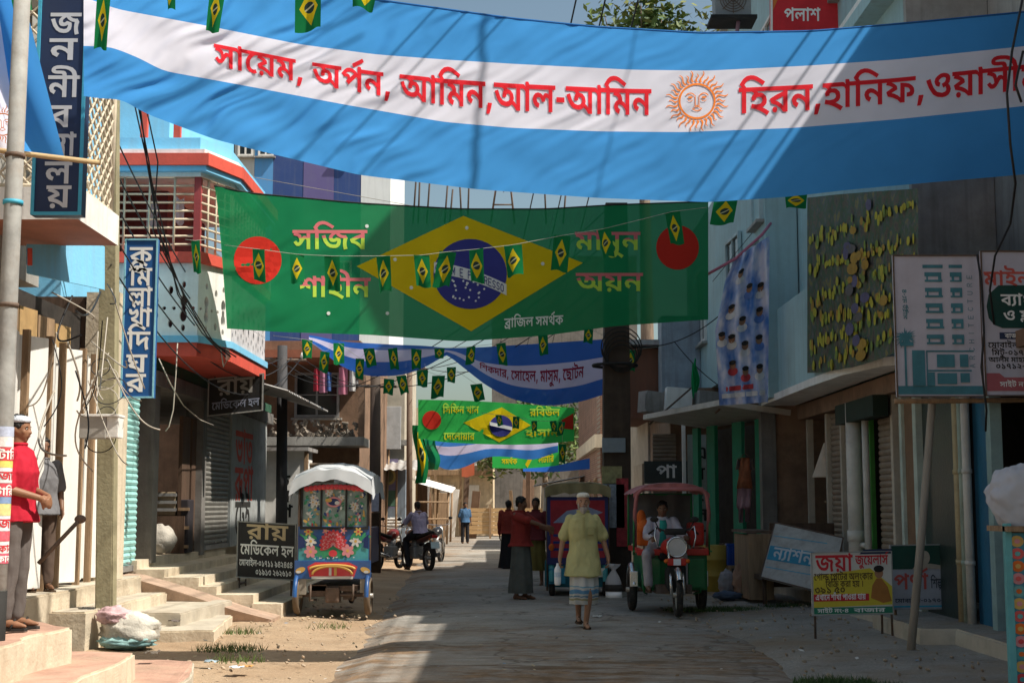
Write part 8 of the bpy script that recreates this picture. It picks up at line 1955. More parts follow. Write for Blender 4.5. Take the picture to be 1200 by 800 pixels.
def torso(bm, pelvis, chest, neck, wf=1.0, grow=0.0, depth=1.0, zlow=None, r=None):
    """clothed or bare trunk lofted pelvis -> neck; local x is the shoulder axis r"""
    r = Vector(r or (1, 0, 0)); pelvis, chest, neck = map(Vector, (pelvis, chest, neck)); rings = []
    for t, p, w, d in ((0, pelvis + (pelvis - chest) * .10, .155, .115), (.2, pelvis, .165, .12), (.5, pelvis.lerp(chest, .45), .150, .112), (.8, chest, .175, .122), (1, chest.lerp(neck, .5), .145, .095), (1.1, chest.lerp(neck, .82), .10, .075), (1.2, neck, .065, .065)):
        ay = r.cross((neck - pelvis).normalized()); rings.append(oval(p, (w * wf + grow), (d * depth + grow), 20, r, ay, .85))
    loft(bm, rings)
def foot(bm, ankle, toe, k=1.0, r=.036):
    a, t_ = Vector(ankle), Vector(toe); d = (t_ - a); d.z = 0; d.normalize()
    limb(bm, [a, a + Vector((0, 0, -.045)) - d * .03], [r, r * .95], 2, 8)
    limb(bm, [a + d * .02 + Vector((0, 0, -.04)), a + d * .11 + Vector((0, 0, -.055)), a + d * .18 + Vector((0, 0, -.066))], [r * .95, r * .85, r * .45], 3, 8)
def sandals(t, feet, m=None):
    for a, d in feet:
        bm = BM(); a = Vector(a); d = Vector(d); d.z = 0; d.normalize(); n_ = Vector((-d.y, d.x, 0))
        lo = [a - d * .06 + n_ * .035, a + d * .08 + n_ * .045, a + d * .19 + n_ * .03, a + d * .205, a + d * .19 - n_ * .03, a + d * .08 - n_ * .045, a - d * .06 - n_ * .035]
        z = a.z - .105; extrude(bm, [Vector((p.x, p.y, z)) for p in lo], (0, 0, .022))
        tube(bm, [a + d * .08 + n_ * .045 + Vector((0, 0, -.09)), a + d * .10 + Vector((0, 0, -.015)), a + d * .08 - n_ * .045 + Vector((0, 0, -.09))], .010, 6)
        obj('sandal', bm, m or mat('sandal_brown', (.08, .05, .03), dirt=.3), t)
def kurta_mat(name, col, **k): return mat(name, col, rough=.85, dirt=0, var=k.pop('var', .1), scale=5, bump=.25, bscale=14, spec=.15)
def person(label, loc, rz, J, skin, shirt, lower, kind='trousers', sleeve='half', hairk=M_HAIR, beard=None, cap=None, hem=.0, k=1.0, group=None, vox=.009, feet=True, tee=None, flare=1.0, hands=(.5, .5), shoes=None, sleeve_w=1.0):
    """J: joints in local metres, the figure facing -y: pel, chest, neck, head, sl/sr, el/er, wl/wr, hl/hr hips, kl/kr, al/ar, look"""
    t = thing('person', label, 'person', loc, rz, group)
    V_ = {a: Vector(b_) for a, b_ in J.items()}
    rx = (V_['sr'] - V_['sl']).normalized()
    bm = BM()
    torso(bm, V_['pel'], V_['chest'], V_['neck'], r=rx)
    limb(bm, [V_['neck'] - Vector((0, 0, .03)), V_['head'] + (V_['neck'] - V_['head']) * .45], [.062, .056], 3)
    for s_ in 'lr':
        limb(bm, [V_['s' + s_], V_['e' + s_], V_['w' + s_]], [.052, .038, .026], 5)
        wd = (V_['w' + s_] - V_['e' + s_]).normalized(); hd = V_.get('hd' + s_, wd)
        hand(bm, V_['w' + s_], hd, V_.get('pn' + s_, Vector((1 if s_ == 'l' else -1, 0, 0))), hands[0 if s_ == 'l' else 1], 1.0, 1 if s_ == 'l' else -1)
        limb(bm, [V_['h' + s_], V_['k' + s_], V_['a' + s_]], [.082, .052, .034], 6)
        if feet: foot(bm, V_['a' + s_], V_['a' + s_] + V_.get('t' + s_, Vector((0, -.2, 0))))
    head(t, bm, V_['head'], V_.get('look', Vector((0, -1, 0))), V_.get('up', Vector((0, 0, 1))), skin, 1.0 if beard else .95, beard, hairk, cap)
    solidify('body', bm, skin, t, vox, 3)
    # upper garment
    bm = BM()
    drop = (V_['pel'] - V_['chest']).normalized()
    rings = []
    ay = rx.cross(Vector((0, 0, 1))).normalized()
    prof = [(V_['pel'] + drop * hem, .205 * flare, .205 * flare), (V_['pel'] + drop * hem * .5, .20 * (.5 + .5 * flare), .185 * (.5 + .5 * flare)), (V_['pel'], .188, .158), (V_['pel'].lerp(V_['chest'], .45), .175, .138), (V_['chest'], .19, .146), (V_['chest'].lerp(V_['neck'], .5), .172, .122), (V_['chest'].lerp(V_['neck'], .80), .125, .10), (V_['neck'] + Vector((0, 0, -.005)), .076, .076), (V_['neck'] + Vector((0, -.004, .022)), .068, .070)]
    if hem <= .01: prof = [(V_['pel'] + drop * .05, .182, .142)] + prof[2:]
    for p_, w_, d_ in prof: rings.append(oval(p_, w_, d_, 24, rx, ay, .85))
    loft(bm, rings)
    for s_ in 'lr':
        e, sh, w_ = V_['e' + s_], V_['s' + s_], V_['w' + s_]
        if sleeve == 'half': limb(bm, [sh + (sh - V_['chest']) * -.06, sh.lerp(e, .55), sh.lerp(e, .92)], [.070, .066 * sleeve_w, .068 * sleeve_w], 4, 14)
        else: limb(bm, [sh, e, e.lerp(w_, .9)], [.075, .056, .045], 5, 14)
    sh_ = solidify('shirt', bm, shirt, t, vox, 2); wrinkle(sh_, .015, 10, hem * 10); 
    if tee is not None:
        bm = BM(); c_ = V_['chest']; loft(bm, [oval(p_ + Vector((0, -.018, 0)), w_ * .50, d_ * 1.06, 16, rx, ay) for p_, w_, d_ in prof[2:7]]); obj('tee_shirt', bm, tee, t)
    else:
        bm = BM(); f_ = Vector((0, -1, 0)) if 'look' not in J else -ay if (-ay).dot(V_.get('front', Vector((0, -1, 0)))) > 0 else ay
        torus(bm, V_['neck'] + Vector((0, 0, .012)), .072, .014, 'Z', 20, 6); obj('collar', bm, shirt, t)
    # lower garment
    bm = BM()
    if kind == 'trousers':
        for s_ in 'lr': limb(bm, [V_['h' + s_], V_['k' + s_], V_['a' + s_] + Vector((0, 0, .02))], [.10, .075, .068], 6, 14)
        ball(bm, V_['pel'] + Vector((0, 0, -.02)), (.17, .13, .13), 16, 10)
    else:   # lungi: a wrapped tube with folds
        hm = V_.get('lungi_hem'); A = [(V_['al'] + V_['ar']) / 2, (V_['kl'] + V_['kr']) / 2]
        z0 = V_['pel'].z + .06; zz = [z0 - (z0 - hm.z) * i / 12 for i in range(13)]; rings = []
        for i, z in enumerate(zz):
            tt = i / 12
            if z > V_['kl'].z: m0 = V_['pel'].lerp(A[1], (V_['pel'].z - z) / max(.01, V_['pel'].z - V_['kl'].z)) if z < V_['pel'].z else V_['pel']
            else: m0 = A[1].lerp(A[0], min(1, (A[1].z - z) / max(.01, A[1].z - A[0].z)))
            w_ = .17 + (hm.x - .17) * tt; d_ = .135 + (hm.y - .135) * tt
            ring = oval((m0.x, m0.y, z), w_, d_, 40, Vector((1, 0, 0)), Vector((0, 1, 0)))
            c_ = Vector((m0.x, m0.y, z)); rings.append([c_ + (p - c_) * (1 + (.10 * tt + .02) * math.sin(j * 1.26 + 2 * math.sin(tt * 3)) + .05 * tt * math.sin(j * .47 + 1)) for j, p in enumerate(ring)])
        loft(bm, rings, cap=False); loft(bm, [[p * 1 for p in rings[0]], [Vector((V_['pel'].x, V_['pel'].y, z0 + .002))] * 40], cap=False)
    if kind == 'trousers': lo2 = solidify('trousers', bm, lower, t, vox, 2); wrinkle(lo2, .012, 9, 3)
    else: obj('lungi', bm, lower, t, recalc=False)
    if feet: sandals(t, [(V_['a' + s_], V_.get('t' + s_, Vector((0, -.2, 0)))) for s_ in 'lr'], shoes)
    return t
BASE = dict(pel=(0, 0, .93), chest=(0, .0, 1.22), neck=(0, .01, 1.43), head=(0, -.01, 1.56), sl=(-.175, .01, 1.37), sr=(.175, .01, 1.37), el=(-.23, .03, 1.10), er=(.23, .03, 1.10), wl=(-.24, -.03, .86), wr=(.24, -.03, .86), hl=(-.09, 0, .90), hr=(.09, 0, .90), kl=(-.10, -.01, .48), kr=(.10, -.01, .48), al=(-.11, .02, .10), ar=(.11, .02, .10))
def J(**k): d = dict(BASE); d.update(k); return d
def check_mat(name, c1, c2, sc):
    m, n, l, b = _nt(name); tc = n.new('ShaderNodeTexCoord'); sp = n.new('ShaderNodeSeparateXYZ'); l.new(tc.outputs['Object'], sp.inputs[0])
    def band(o):
        a = n.new('ShaderNodeMath'); a.operation = 'MULTIPLY'; l.new(o, a.inputs[0]); a.inputs[1].default_value = sc
        f_ = n.new('ShaderNodeMath'); f_.operation = 'FRACT'; l.new(a.outputs[0], f_.inputs[0]); g_ = n.new('ShaderNodeMath'); g_.operation = 'LESS_THAN'; l.new(f_.outputs[0], g_.inputs[0]); g_.inputs[1].default_value = .3; return g_.outputs[0]
    mx_ = n.new('ShaderNodeMath'); mx_.operation = 'MAXIMUM'; l.new(band(sp.outputs[0]), mx_.inputs[0]); l.new(band(sp.outputs[2]), mx_.inputs[1])
    x = n.new('ShaderNodeMix'); x.data_type = 'RGBA'; l.new(mx_.outputs[0], x.inputs[0]); x.inputs[6].default_value = (*c1, 1); x.inputs[7].default_value = (*c2, 1); l.new(x.outputs[2], b.inputs['Base Color']); b.inputs['Roughness'].default_value = .85
    return m
def hemband_mat(name, base, bands):
    """cloth with woven bands at given heights (local z)"""
    m, n, l, b = _nt(name); tc = n.new('ShaderNodeTexCoord'); sp = n.new('ShaderNodeSeparateXYZ'); l.new(tc.outputs['Object'], sp.inputs[0]); cur = None
    nz = n.new('ShaderNodeTexNoise'); nz.inputs['Scale'].default_value = 9; l.new(tc.outputs['Object'], nz.inputs['Vector'])
    for z0, z1, c in bands:
        a = n.new('ShaderNodeMath'); a.operation = 'COMPARE'; ad = n.new('ShaderNodeMath'); ad.operation = 'MULTIPLY_ADD'; l.new(nz.outputs[0], ad.inputs[0]); ad.inputs[1].default_value = .05; l.new(sp.outputs[2], ad.inputs[2])
        l.new(ad.outputs[0], a.inputs[0]); a.inputs[1].default_value = (z0 + z1) / 2 + .025; a.inputs[2].default_value = (z1 - z0) / 2
        x = n.new('ShaderNodeMix'); x.data_type = 'RGBA'; l.new(a.outputs[0], x.inputs[0]); x.inputs[7].default_value = (*c, 1)
        if cur is None: x.inputs[6].default_value = (*base, 1)
        else: l.new(cur, x.inputs[6])
        cur = x.outputs[2]
    l.new(cur, b.inputs['Base Color']); b.inputs['Roughness'].default_value = .85; return m
# --- old man walking towards the camera
g = G(684, 737, .03)
om = person('old man in pale yellow tunic and white cap walking with a bottle and a bag', (g.x, g.y, .03), 0,
  J(sl=(-.16, .01, 1.355), sr=(.16, .01, 1.355), pel=(0, .01, .95), chest=(.0, .0, 1.24), neck=(0, -.02, 1.44), head=(.0, -.055, 1.565), el=(-.245, .06, 1.12), er=(.245, .05, 1.12), wl=(-.29, .0, .875), wr=(.31, .0, .875), hl=(-.09, .01, .90), hr=(.09, .01, .90), kl=(-.07, .02, .50), kr=(.075, -.12, .50), al=(-.05, .26, .16), ar=(.03, -.02, .10), tl=(.0, -.2, 0), tr=(.02, -.2, 0), lungi_hem=(.165, .16, .31), hdl=(-.02, -.05, -1), hdr=(.03, -.05, -1), up=(0, -.05, 1)),
  mat('skin_light_brown', (.34, .185, .115), var=.12, dirt=0, rough=.5, bump=.1, bscale=60), kurta_mat('pale_yellow_cotton', (.44, .42, .20)), hemband_mat('white_lungi', (.50, .50, .48), [(.44, .49, (.10, .25, .42)), (.52, .535, (.12, .3, .42)), (.40, .415, (.10, .2, .3)), (.36, .385, (.3, .28, .16))]), 'lungi', 'half', None, M_BEARD, mat('white_knit_cap', (.62, .60, .52), bump=.5, bscale=60, dirt=0), hem=.30, flare=1.16, hands=(1.6, 1.6), sleeve_w=1.12)
bm = BM(); box(bm, (g.x, g.y - .165, 1.28), (.03, .012, .26), (R_(4), 0, 0), .004); box(bm, (g.x + .09, g.y - .155, 1.24), (.09, .015, .10), (R_(2), 0, R_(12)), .006)
obj('placket_and_pocket', bm, mat('tunic_trim', (.36, .34, .15), dirt=0), om, world=True)
wl_ = Vector((g.x - .32, g.y - .02, .79)); wr_ = Vector((g.x + .345, g.y - .03, .79))
bm = BM(); loft(bm, [oval(wl_ + Vector((.0, 0, z)), r, r, 14) for z, r in ((.05, .014), (.02, .016), (.0, .03), (-.03, .042), (-.16, .042), (-.20, .040), (-.22, .03))]); bt = obj('plastic_bottle', bm, mat('white_plastic', (.70, .72, .75), rough=.3, dirt=.05, bump=0)); tag(bt, 'white plastic bottle in the right hand of the old man walking', 'bottle')
bm = BM(); loft(bm, [oval(wl_ + Vector((0, 0, z)), .0432, .0432, 14) for z in (-.06, -.12)], cap=False); obj('label_band', bm, mat('pale_blue_label', (.45, .55, .65)), bt)
bm = BM(); n = 18; rings = []
for i, (z, r) in enumerate(((.03, .085), (-.01, .03), (-.04, .022), (-.08, .045), (-.13, .08), (-.19, .10), (-.27, .10), (-.33, .10), (-.36, .095))):
    rings.append([wr_ + Vector((.03 + r * math.cos(a) * (1 + .10 * math.sin(3 * a + i)), r * .7 * math.sin(a), z + .015 * math.sin(4 * a))) for a in [6.283 * k / n for k in range(n)]])
loft(bm, rings); M_CLEAR = cloth('clear_polythene', (.58, .59, .62), .5, .15)
pb = obj('plastic_bag', bm, M_CLEAR); tag(pb, 'translucent plastic bag holding a black container in the left hand of the old man', 'bag')
bm = BM(); loft(bm, [oval(wr_ + Vector((.03, 0, z)), .108, .082, 18) for z in (-.21, -.29)]); obj('dark_contents', bm, M_BLACK, pb)
bm = BM(); loft(bm, [oval(wr_ + Vector((.03, 0, z)), .104, .08, 18) for z in (-.30, -.37)]); obj('white_contents', bm, mat('white_plastic', (.7, .72, .75)), pb)
# --- man in red shirt standing on the left platform, facing right, hands joined
person('man in a red shirt, grey trousers and pale cap standing on the pink platform', P(13, 737, 11.3) * 1 + Vector((0, 0, .0)), R_(84),
  J(pel=(0, .02, .93), chest=(0, -.01, 1.22), el=(-.22, -.02, 1.09), er=(.22, -.02, 1.09), wl=(-.07, -.22, 1.02), wr=(.07, -.23, 1.03), pnl=(0, 1, 0), pnr=(0, 1, 0), hdl=(.75, -.5, -.35), hdr=(-.75, -.5, -.35)),
  SKINS['a'], kurta_mat('red_cotton', (.42, .016, .035)), kurta_mat('grey_trouser', (.12, .105, .10)), 'trousers', 'half', M_HAIR, None, mat('pale_blue_cap', (.55, .60, .68), bump=.4, bscale=60, dirt=0), hem=.10, hands=(.9, .9), shoes=M_BLACK)
# --- man in the doorway behind him
d_ = P(44, 690, 15.7)
person('man in a grey shirt looking out from behind the white door panels', (d_.x, 15.7, .62), R_(40), J(wl=(-.2, -.1, .9), wr=(.2, -.1, .9)), SKINS['b'], kurta_mat('grey_shirt', (.16, .16, .17)), kurta_mat('dark_brown_trouser', (.10, .07, .055)), 'trousers', 'half', hem=.1, vox=.011)
# --- man in dark red shirt and grey lungi, arm stretched to the right
g = G(612, 703, .02)
person('man in a dark red shirt and long grey lungi reaching towards the auto rickshaw', (g.x - .02, g.y, .02), R_(62),
  J(el=(-.21, -.26, 1.28), wl=(-.12, -.50, 1.20), er=(.20, -.24, 1.20), wr=(.10, -.46, 1.13), chest=(0, .0, 1.22), lungi_hem=(.22, .19, .12), al=(-.10, .03, .10), ar=(.11, -.02, .10), look=(.25, -1, -.05), front=(0, -1, 0)),
  SKINS['b'], kurta_mat('dark_red_cotton', (.26, .035, .03)), kurta_mat('grey_green_lungi', (.105, .11, .10), var=.2), 'lungi', 'half', hem=.06)
# --- man behind him in maroon shirt, olive lungi
person('man in a maroon shirt and olive lungi standing beyond the red shirted man', (P(628, 690, 27.5).x, 27.5, .02), R_(-10), J(lungi_hem=(.19, .17, .30), el=(-.21, .0, 1.1)), SKINS['b'], kurta_mat('maroon_cotton', (.13, .025, .03)), kurta_mat('olive_lungi', (.16, .13, .04)), 'lungi', 'half', hem=.06, vox=.012)
# --- figure in black robe far behind
g = G(596, 667, .02)
person('figure in a long black robe with red top far down the street', (g.x, g.y, .0), R_(160), J(lungi_hem=(.22, .2, .06)), SKINS['b'], kurta_mat('faded_red_cotton', (.24, .04, .03)), kurta_mat('black_robe', (.02, .02, .022)), 'lungi', 'long', hem=.05, vox=.014)
# --- rider on the motorcycle, seen from behind
g = G(488, 669, .0)
rd = (g.x, g.y + .6)
person('rider in a lilac shirt sitting on the dark red motorcycle seen from behind', (rd[0], rd[1], .0), R_(28 + 180),
  J(pel=(0, .12, .92), chest=(0, .02, 1.20), neck=(0, -.03, 1.40), head=(0, -.08, 1.53), sl=(-.175, -.03, 1.34), sr=(.175, -.03, 1.34), el=(-.28, -.18, 1.12), er=(.28, -.18, 1.12), wl=(-.30, -.32, 1.07), wr=(.30, -.32, 1.07), hl=(-.10, .08, .90), hr=(.10, .08, .90), kl=(-.20, -.30, .72), kr=(.20, -.30, .72), al=(-.20, -.12, .34), ar=(.24, -.05, .12), hdl=(.1, -1, 0), hdr=(-.1, -1, 0), pnl=(0, 0, -1), pnr=(0, 0, -1)),
  SKINS['b'], kurta_mat('lilac_shirt', (.36, .32, .46)), kurta_mat('dark_trouser', (.03, .03, .035)), 'trousers', 'half', hem=.04, vox=.011, hands=(1.5, 1.5))
# --- boy driving the green three wheeler
bx_, by_ = 2.26, 19.6
person('boy in an open white shirt over a teal tee shirt driving the green three wheeler', (bx_ - .13, by_ + .98, .0), 0,
  J(pel=(0, .0, .98), chest=(.02, -.03, 1.20), neck=(.02, -.06, 1.38), head=(.02, -.10, 1.50), sl=(-.15, -.04, 1.32), sr=(.18, -.04, 1.32), el=(-.23, -.22, 1.12), er=(.28, -.22, 1.12), wl=(-.16, -.46, 1.10), wr=(.30, -.46, 1.12), hl=(-.09, -.02, .95), hr=(.09, -.02, .95), kl=(-.24, -.40, .86), kr=(.26, -.40, .86), al=(-.22, -.38, .45), ar=(.28, -.38, .45), look=(-.08, -1, -.12), pnl=(0, 0, -1), pnr=(0, 0, -1), hdl=(.05, -1, -.1), hdr=(.05, -1, -.1)),
  SKINS['b'], kurta_mat('white_open_shirt', (.48, .46, .52)), kurta_mat('pale_trouser', (.34, .32, .34)), 'trousers', 'long', hem=.02, tee=kurta_mat('teal_tee', (.03, .28, .24)), hands=(1.5, 1.5))
# --- tiny people near the plank counter
person('person in a blue shirt sitting beside the bamboo shed', (P(545, 640, 58).x, 58, 0), R_(20), J(), SKINS['b'], kurta_mat('blue_shirt', (.06, .13, .24)), kurta_mat('dark_trouser', (.03, .03, .035)), 'trousers', 'half', hem=.06, vox=.016)

# ================================================================== SMALL THINGS
def lump(c, r, seed, amp=.18, sc=3.0, seg=28, ring=18, flat=None):
    bm = BM(); ball(bm, (0, 0, 0), 1, seg, ring)
    for v in bm.verts:
        n_ = v.co.normalized(); v.co = Vector((n_.x * r[0], n_.y * r[1], n_.z * r[2])) * (1 + amp * mnoise.noise(n_ * sc + Vector((seed, 0, 0))) + amp * .5 * mnoise.noise(n_ * sc * 2.6 + Vector((0, seed, 0))))
        if flat is not None and v.co.z < -flat: v.co.z = -flat + (v.co.z + flat) * .1
    bmesh.ops.translate(bm, verts=bm.verts[:], vec=c); return bm
M_SACK = mat('jute_white_sack', (.44, .41, .36), var=.15, dirt=.35, bump=.5, bscale=40)
c = P(186, 640, 22.8)
t = obj('sack', lump((c.x, 22.8, .79 + .21), (.26, .22, .24), 3, .2, 2.5, flat=.2), M_SACK); tag(t, 'tied white sack resting on the left shop floor in shade', 'sack')
bm = BM(); tube(bm, [(c.x - .14, 22.75, 1.10), (c.x - .18, 22.74, 1.22), (c.x - .20, 22.73, 1.33)], [.05, .03, .09], 10); obj('tied_neck', bm, M_SACK, t)
# rubbish sacks at the foot of the concrete pole
gx = P(152, 740, 15.7).x
for k, (dx, z, r, m, lb) in enumerate(((.02, .27, (.30, .22, .20), mat('dirty_white_sack', (.60, .57, .50), var=.2, dirt=.45, bump=.5), 'lumpy dirty white sack at the foot of the concrete pole'), (-.02, .16, (.31, .24, .08), mat('pale_turquoise_bag', (.30, .50, .50), dirt=.35), 'flattened pale turquoise bag under the dirty white sack'), (-.17, .44, (.19, .16, .10), mat('pinkish_bag', (.60, .40, .42), dirt=.3, bump=.5), 'crumpled pink white bag on top of the dirty sack'))):
    tag(obj('rubbish_bag', lump((gx + dx, 15.72 - .02 * k, z - .075), r, 20 + 7 * k, .28, 3.4), m), lb, 'bag')
tag(obj('rag', lump((P(100, 726, 15.9).x, 15.9, .36), (.17, .1, .07), 51, .4, 4), mat('black_rag', (.03, .028, .025), dirt=.3)), 'crumpled dark rag beside the concrete pole on the step', 'rag')
# dress on a hanger in the green shop
c = P(873, 536, 23.7); s = 23.7 / F_PX
t = thing('dress', 'child dress of orange bodice and pink trousers hanging at the green shop', 'clothing', P(873, 612, 23.7))
def dpart(name, pts, m, dy=0.0):
    bm = BM(); rows = []
    for (px0, px1, py) in pts: rows.append([P(px0 + (px1 - px0) * i / 10, py, 23.7 + dy + .05 * math.sin(i * 1.3 + py * .2) - .04 * math.sin(math.pi * i / 10)) for i in range(11)])
    R = [[bm.verts.new(p) for p in r] for r in rows]
    for a_, b_ in zip(R, R[1:]):
        for i in range(10): f = bm.faces.new((a_[i], a_[i + 1], b_[i + 1], b_[i])); f.smooth = True
    bmesh.ops.solidify(bm, geom=bm.faces[:], thickness=.012)
    return obj(name, bm, m, t, world=True)
dpart('bodice', [(868, 878, 536), (865, 881, 541), (866, 880, 556), (863, 882, 572)], kurta_mat('orange_print_cloth', (.62, .26, .14), var=.4))
dpart('sleeve', [(864, 868, 538), (862, 867, 550)], kurta_mat('pale_pink_cloth', (.62, .5, .5))); dpart('sleeve', [(878, 882, 538), (879, 884, 550)], kurta_mat('pale_pink_cloth', (.62, .5, .5)))
dpart('skirt', [(864, 881, 571), (863, 880, 590), (864, 879, 596)], kurta_mat('dull_pink_cloth', (.75, .5, .56)), .01)
dpart('trouser_leg', [(865, 871, 595), (866, 871, 612)], kurta_mat('dull_pink_cloth', (.75, .5, .56)), .02); dpart('trouser_leg', [(873, 879, 595), (873, 878, 611)], kurta_mat('dull_pink_cloth', (.75, .5, .56)), .02)
bm = BM(); tube(bm, [P(864, 538, 23.72), P(873, 531, 23.72), P(882, 538, 23.72)], .006, 5); tube(bm, [P(873, 531, 23.72), P(873, 500, 24.35)], .005, 5); obj('hanger', bm, M_IRON, t, world=True)
# blue crate, drum, cloth bundle
c = P(862, 655, 24.2)
t = thing('plastic_crate', 'bright blue plastic crate standing before the green shop', 'crate', (c.x, 24.2, .2))
bm = BM(); x0, x1, z0, z1 = P(852, 600, 24.2).x, P(873, 600, 24.2).x, P(862, 662, 24.2).z, P(862, 637, 24.2).z
for a_, b_ in (((x0, 24.2, z0), (x1, 24.23, z1)), ((x0, 24.5, z0), (x1, 24.53, z1)), ((x0, 24.231, z0), (x0 + .03, 24.499, z1)), ((x1 - .03, 24.231, z0), (x1, 24.499, z1)), ((x0 + .031, 24.231, z0), (x1 - .031, 24.499, z0 + .03))): box2(bm, a_, b_, .005)
for k in range(5): box2(bm, (x0 + .02 + .055 * k, 24.185, z0 + .03), (x0 + .045 + .055 * k, 24.199, z1 - .04))
box2(bm, (x0 - .012, 24.18, z1 - .03), (x1 + .012, 24.198, z1 + .002)); obj('basket', bm, mat('crate_blue', (.01, .06, .32), rough=.4, dirt=.2), t, world=True)
t2 = thing('stool', 'small wooden stool carrying the blue plastic crate', 'stool', (c.x, 24.3, .15))
bm = BM(); box2(bm, (x0, 24.15, z0 - .05), (x1, 24.55, z0 - .003), .008); obj('seat', bm, M_WOOD, t2, world=True)
for x in (x0 + .03, x1 - .03):
    for y in (24.18, 24.5):
        bm = BM(); box2(bm, (x - .02, y - .02, .12), (x + .02, y + .02, z0 - .052)); obj('leg', bm, M_WOOD, t2, world=True)
for k, (px, py, r, col_, lb) in enumerate(((852, 683, (.14, .12, .2), (.30, .28, .30), 'grey cloth bundle beside the timber cart'), (866, 680, (.12, .1, .24), (.38, .22, .15), 'tan cloth bundle leaning on the timber cart'), (850, 698, (.22, .15, .07), (.07, .10, .16), 'dark blue heap of cloth on the ground by the cart'))):
    p_ = P(px, py, 22.9); tag(obj('cloth_bundle', lump((p_.x, 22.9 - .1 * k, max(r[2] * .9 + .08, p_.z)), r, 60 + k * 9, .3, 3), mat('bundle_%d' % k, col_, dirt=.2, bump=.4)), lb, 'bundle')
p_ = P(838, 668, 24.6); t = thing('drum', 'dull yellow drum behind the green three wheeler', 'drum', (p_.x, 24.6, .1))
bm = BM(); loft(bm, [oval((p_.x, 24.6, z), r, r, 24) for z, r in ((.1, .27), (.12, .285), (.35, .28), (.36, .292), (.38, .28), (.62, .28), (.63, .292), (.65, .28), (.86, .285), (.88, .27))]); obj('barrel', bm, mat('drum_yellow', (.33, .23, .04), dirt=.4, rough=.5), t, world=True)
bm = BM(); tube(bm, [(p_.x + .1, 24.5, .88), (p_.x + .1, 24.5, .91)], .04, 10); obj('bung', bm, M_IRON, t, world=True)
p_ = P(975, 652, 21.8); t = thing('stool', 'red plastic stool beside the white downpipe', 'stool', (4.68, 20.9, .27))
bm = BM(); box2(bm, (4.5, 20.72, .78), (4.84, 21.06, .82), .015); obj('seat', bm, M_TWR, t, world=True)
for x in (4.53, 4.81):
    for y in (20.75, 21.03):
        bm = BM(); tube(bm, [(x, y, .27), (x * .997 + .014, y, .78)], .022, 6); obj('leg', bm, M_TWR, t, world=True)
# snack cart at the right edge with a big plastic bag
t = thing('snack_cart', 'turquoise street cart with a colourful patterned side at the right edge', 'cart', (3.95, 10.6, .15))
x0 = P(1184, 700, 10.5).x
boxp(t, 'corner_post', (x0 - .02, 10.5, .1), (x0 + .03, 10.56, 1.42), mat('cart_turquoise', (.12, .36, .38), dirt=.3), .006)
boxp(t, 'side_panel', (x0 + .031, 10.52, .25), (x0 + 1.1, 10.55, 1.35), mat('cart_blue', (.05, .22, .30), dirt=.2))
bm = BM(); random.seed(15)
for i in range(8):
    for k in range(12):
        cx, cz = x0 + .07 + .13 * i, .3 + .09 * k; shape(bm, ell(cx, cz, .05, .042, 12), lambda x, y: Vector((x, 10.515, y)), mi=(i + k) % 5); shape(bm, ell(cx, cz, .022, .018, 8), lambda x, y: Vector((x, 10.511, y)), mi=(i + k + 2) % 5)
obj('painted_dots', bm, [M_RKR, M_RKY, M_RKT, M_RKP, M_TWO], t, world=True, recalc=False)
boxp(t, 'cart_top', (x0 - .02, 10.45, 1.36), (x0 + 1.15, 10.9, 1.40), M_WOOD)
boxp(t, 'back_panel', (x0 + .12, 10.85, .25), (x0 + 1.1, 10.89, 1.35), M_WOOD)
for x in (x0 + .1, x0 + 1.0):
    bm = BM(); tube(bm, [(x + .08, 10.7, .1), (x + .08, 10.7, .3)], .04, 8); obj('leg', bm, M_IRON, t, world=True)
M_POLY = cloth('white_polythene', (.66, .67, .72), .35, .12)
bm = lump((x0 + .19, 10.72, 1.60), (.25, .2, .25), 91, .16, 1.6, 80, 54, .22)
for v in bm.verts: v.co += (v.co - Vector((x0 + .19, 10.72, 1.60))) * (.16 * (.4 - 2 * abs(mnoise.noise(v.co * 5))) + .07 * (.3 - abs(mnoise.noise(v.co * 17))))
tag(obj('plastic_bag', bm, M_POLY), 'big white plastic bag lying on the cart top at the right edge', 'bag')
# leaning broom / bamboo rod by the red shirted man
bm = BM(); tube(bm, [P(45, 660, 14.4), P(96, 606, 14.6)], .022, 7); ball(bm, P(94, 608, 14.6), (.06, .04, .045), 10, 8)
tag(obj('iron_rod', bm, M_IRON), 'iron locking rod leaning across the white door panels', 'rod')
# items standing in the dark left shops
for k, (px, py, w, h, col_, lb) in enumerate(((170, 590, 14, 70, (.16, .11, .06), 'brown wooden rack in the dark left shop'), (195, 590, 22, 28, (.22, .17, .11), 'grey machine on a shelf inside the dark left shop'), (215, 620, 12, 70, (.03, .025, .03), 'dark bicycle frame bundle in the dark left shop'))):
    a_ = P(px - w / 2, py + h / 2, 23.2); b_ = P(px + w / 2, py - h / 2, 23.2); t = thing('shop_rack' if k != 1 else 'machine', lb, 'rack' if k != 1 else 'machine', (a_.x, 23.2, .79))
    bm = BM(); box2(bm, (a_.x, 23.2, .79 if k != 1 else a_.z), (b_.x, 23.6, b_.z), .02); obj('frame' if k != 1 else 'casing', bm, mat('rack_%d' % k, col_, dirt=.4), t, world=True)
    bm = BM()
    for j in range(3): box2(bm, (a_.x - .02, 23.17, a_.z + (b_.z - a_.z) * (j + .6) / 3.2), (b_.x + .02, 23.199, a_.z + (b_.z - a_.z) * (j + .6) / 3.2 + .05))
    obj('shelf', bm, M_STEEL if k == 1 else M_WOOD, t, world=True)
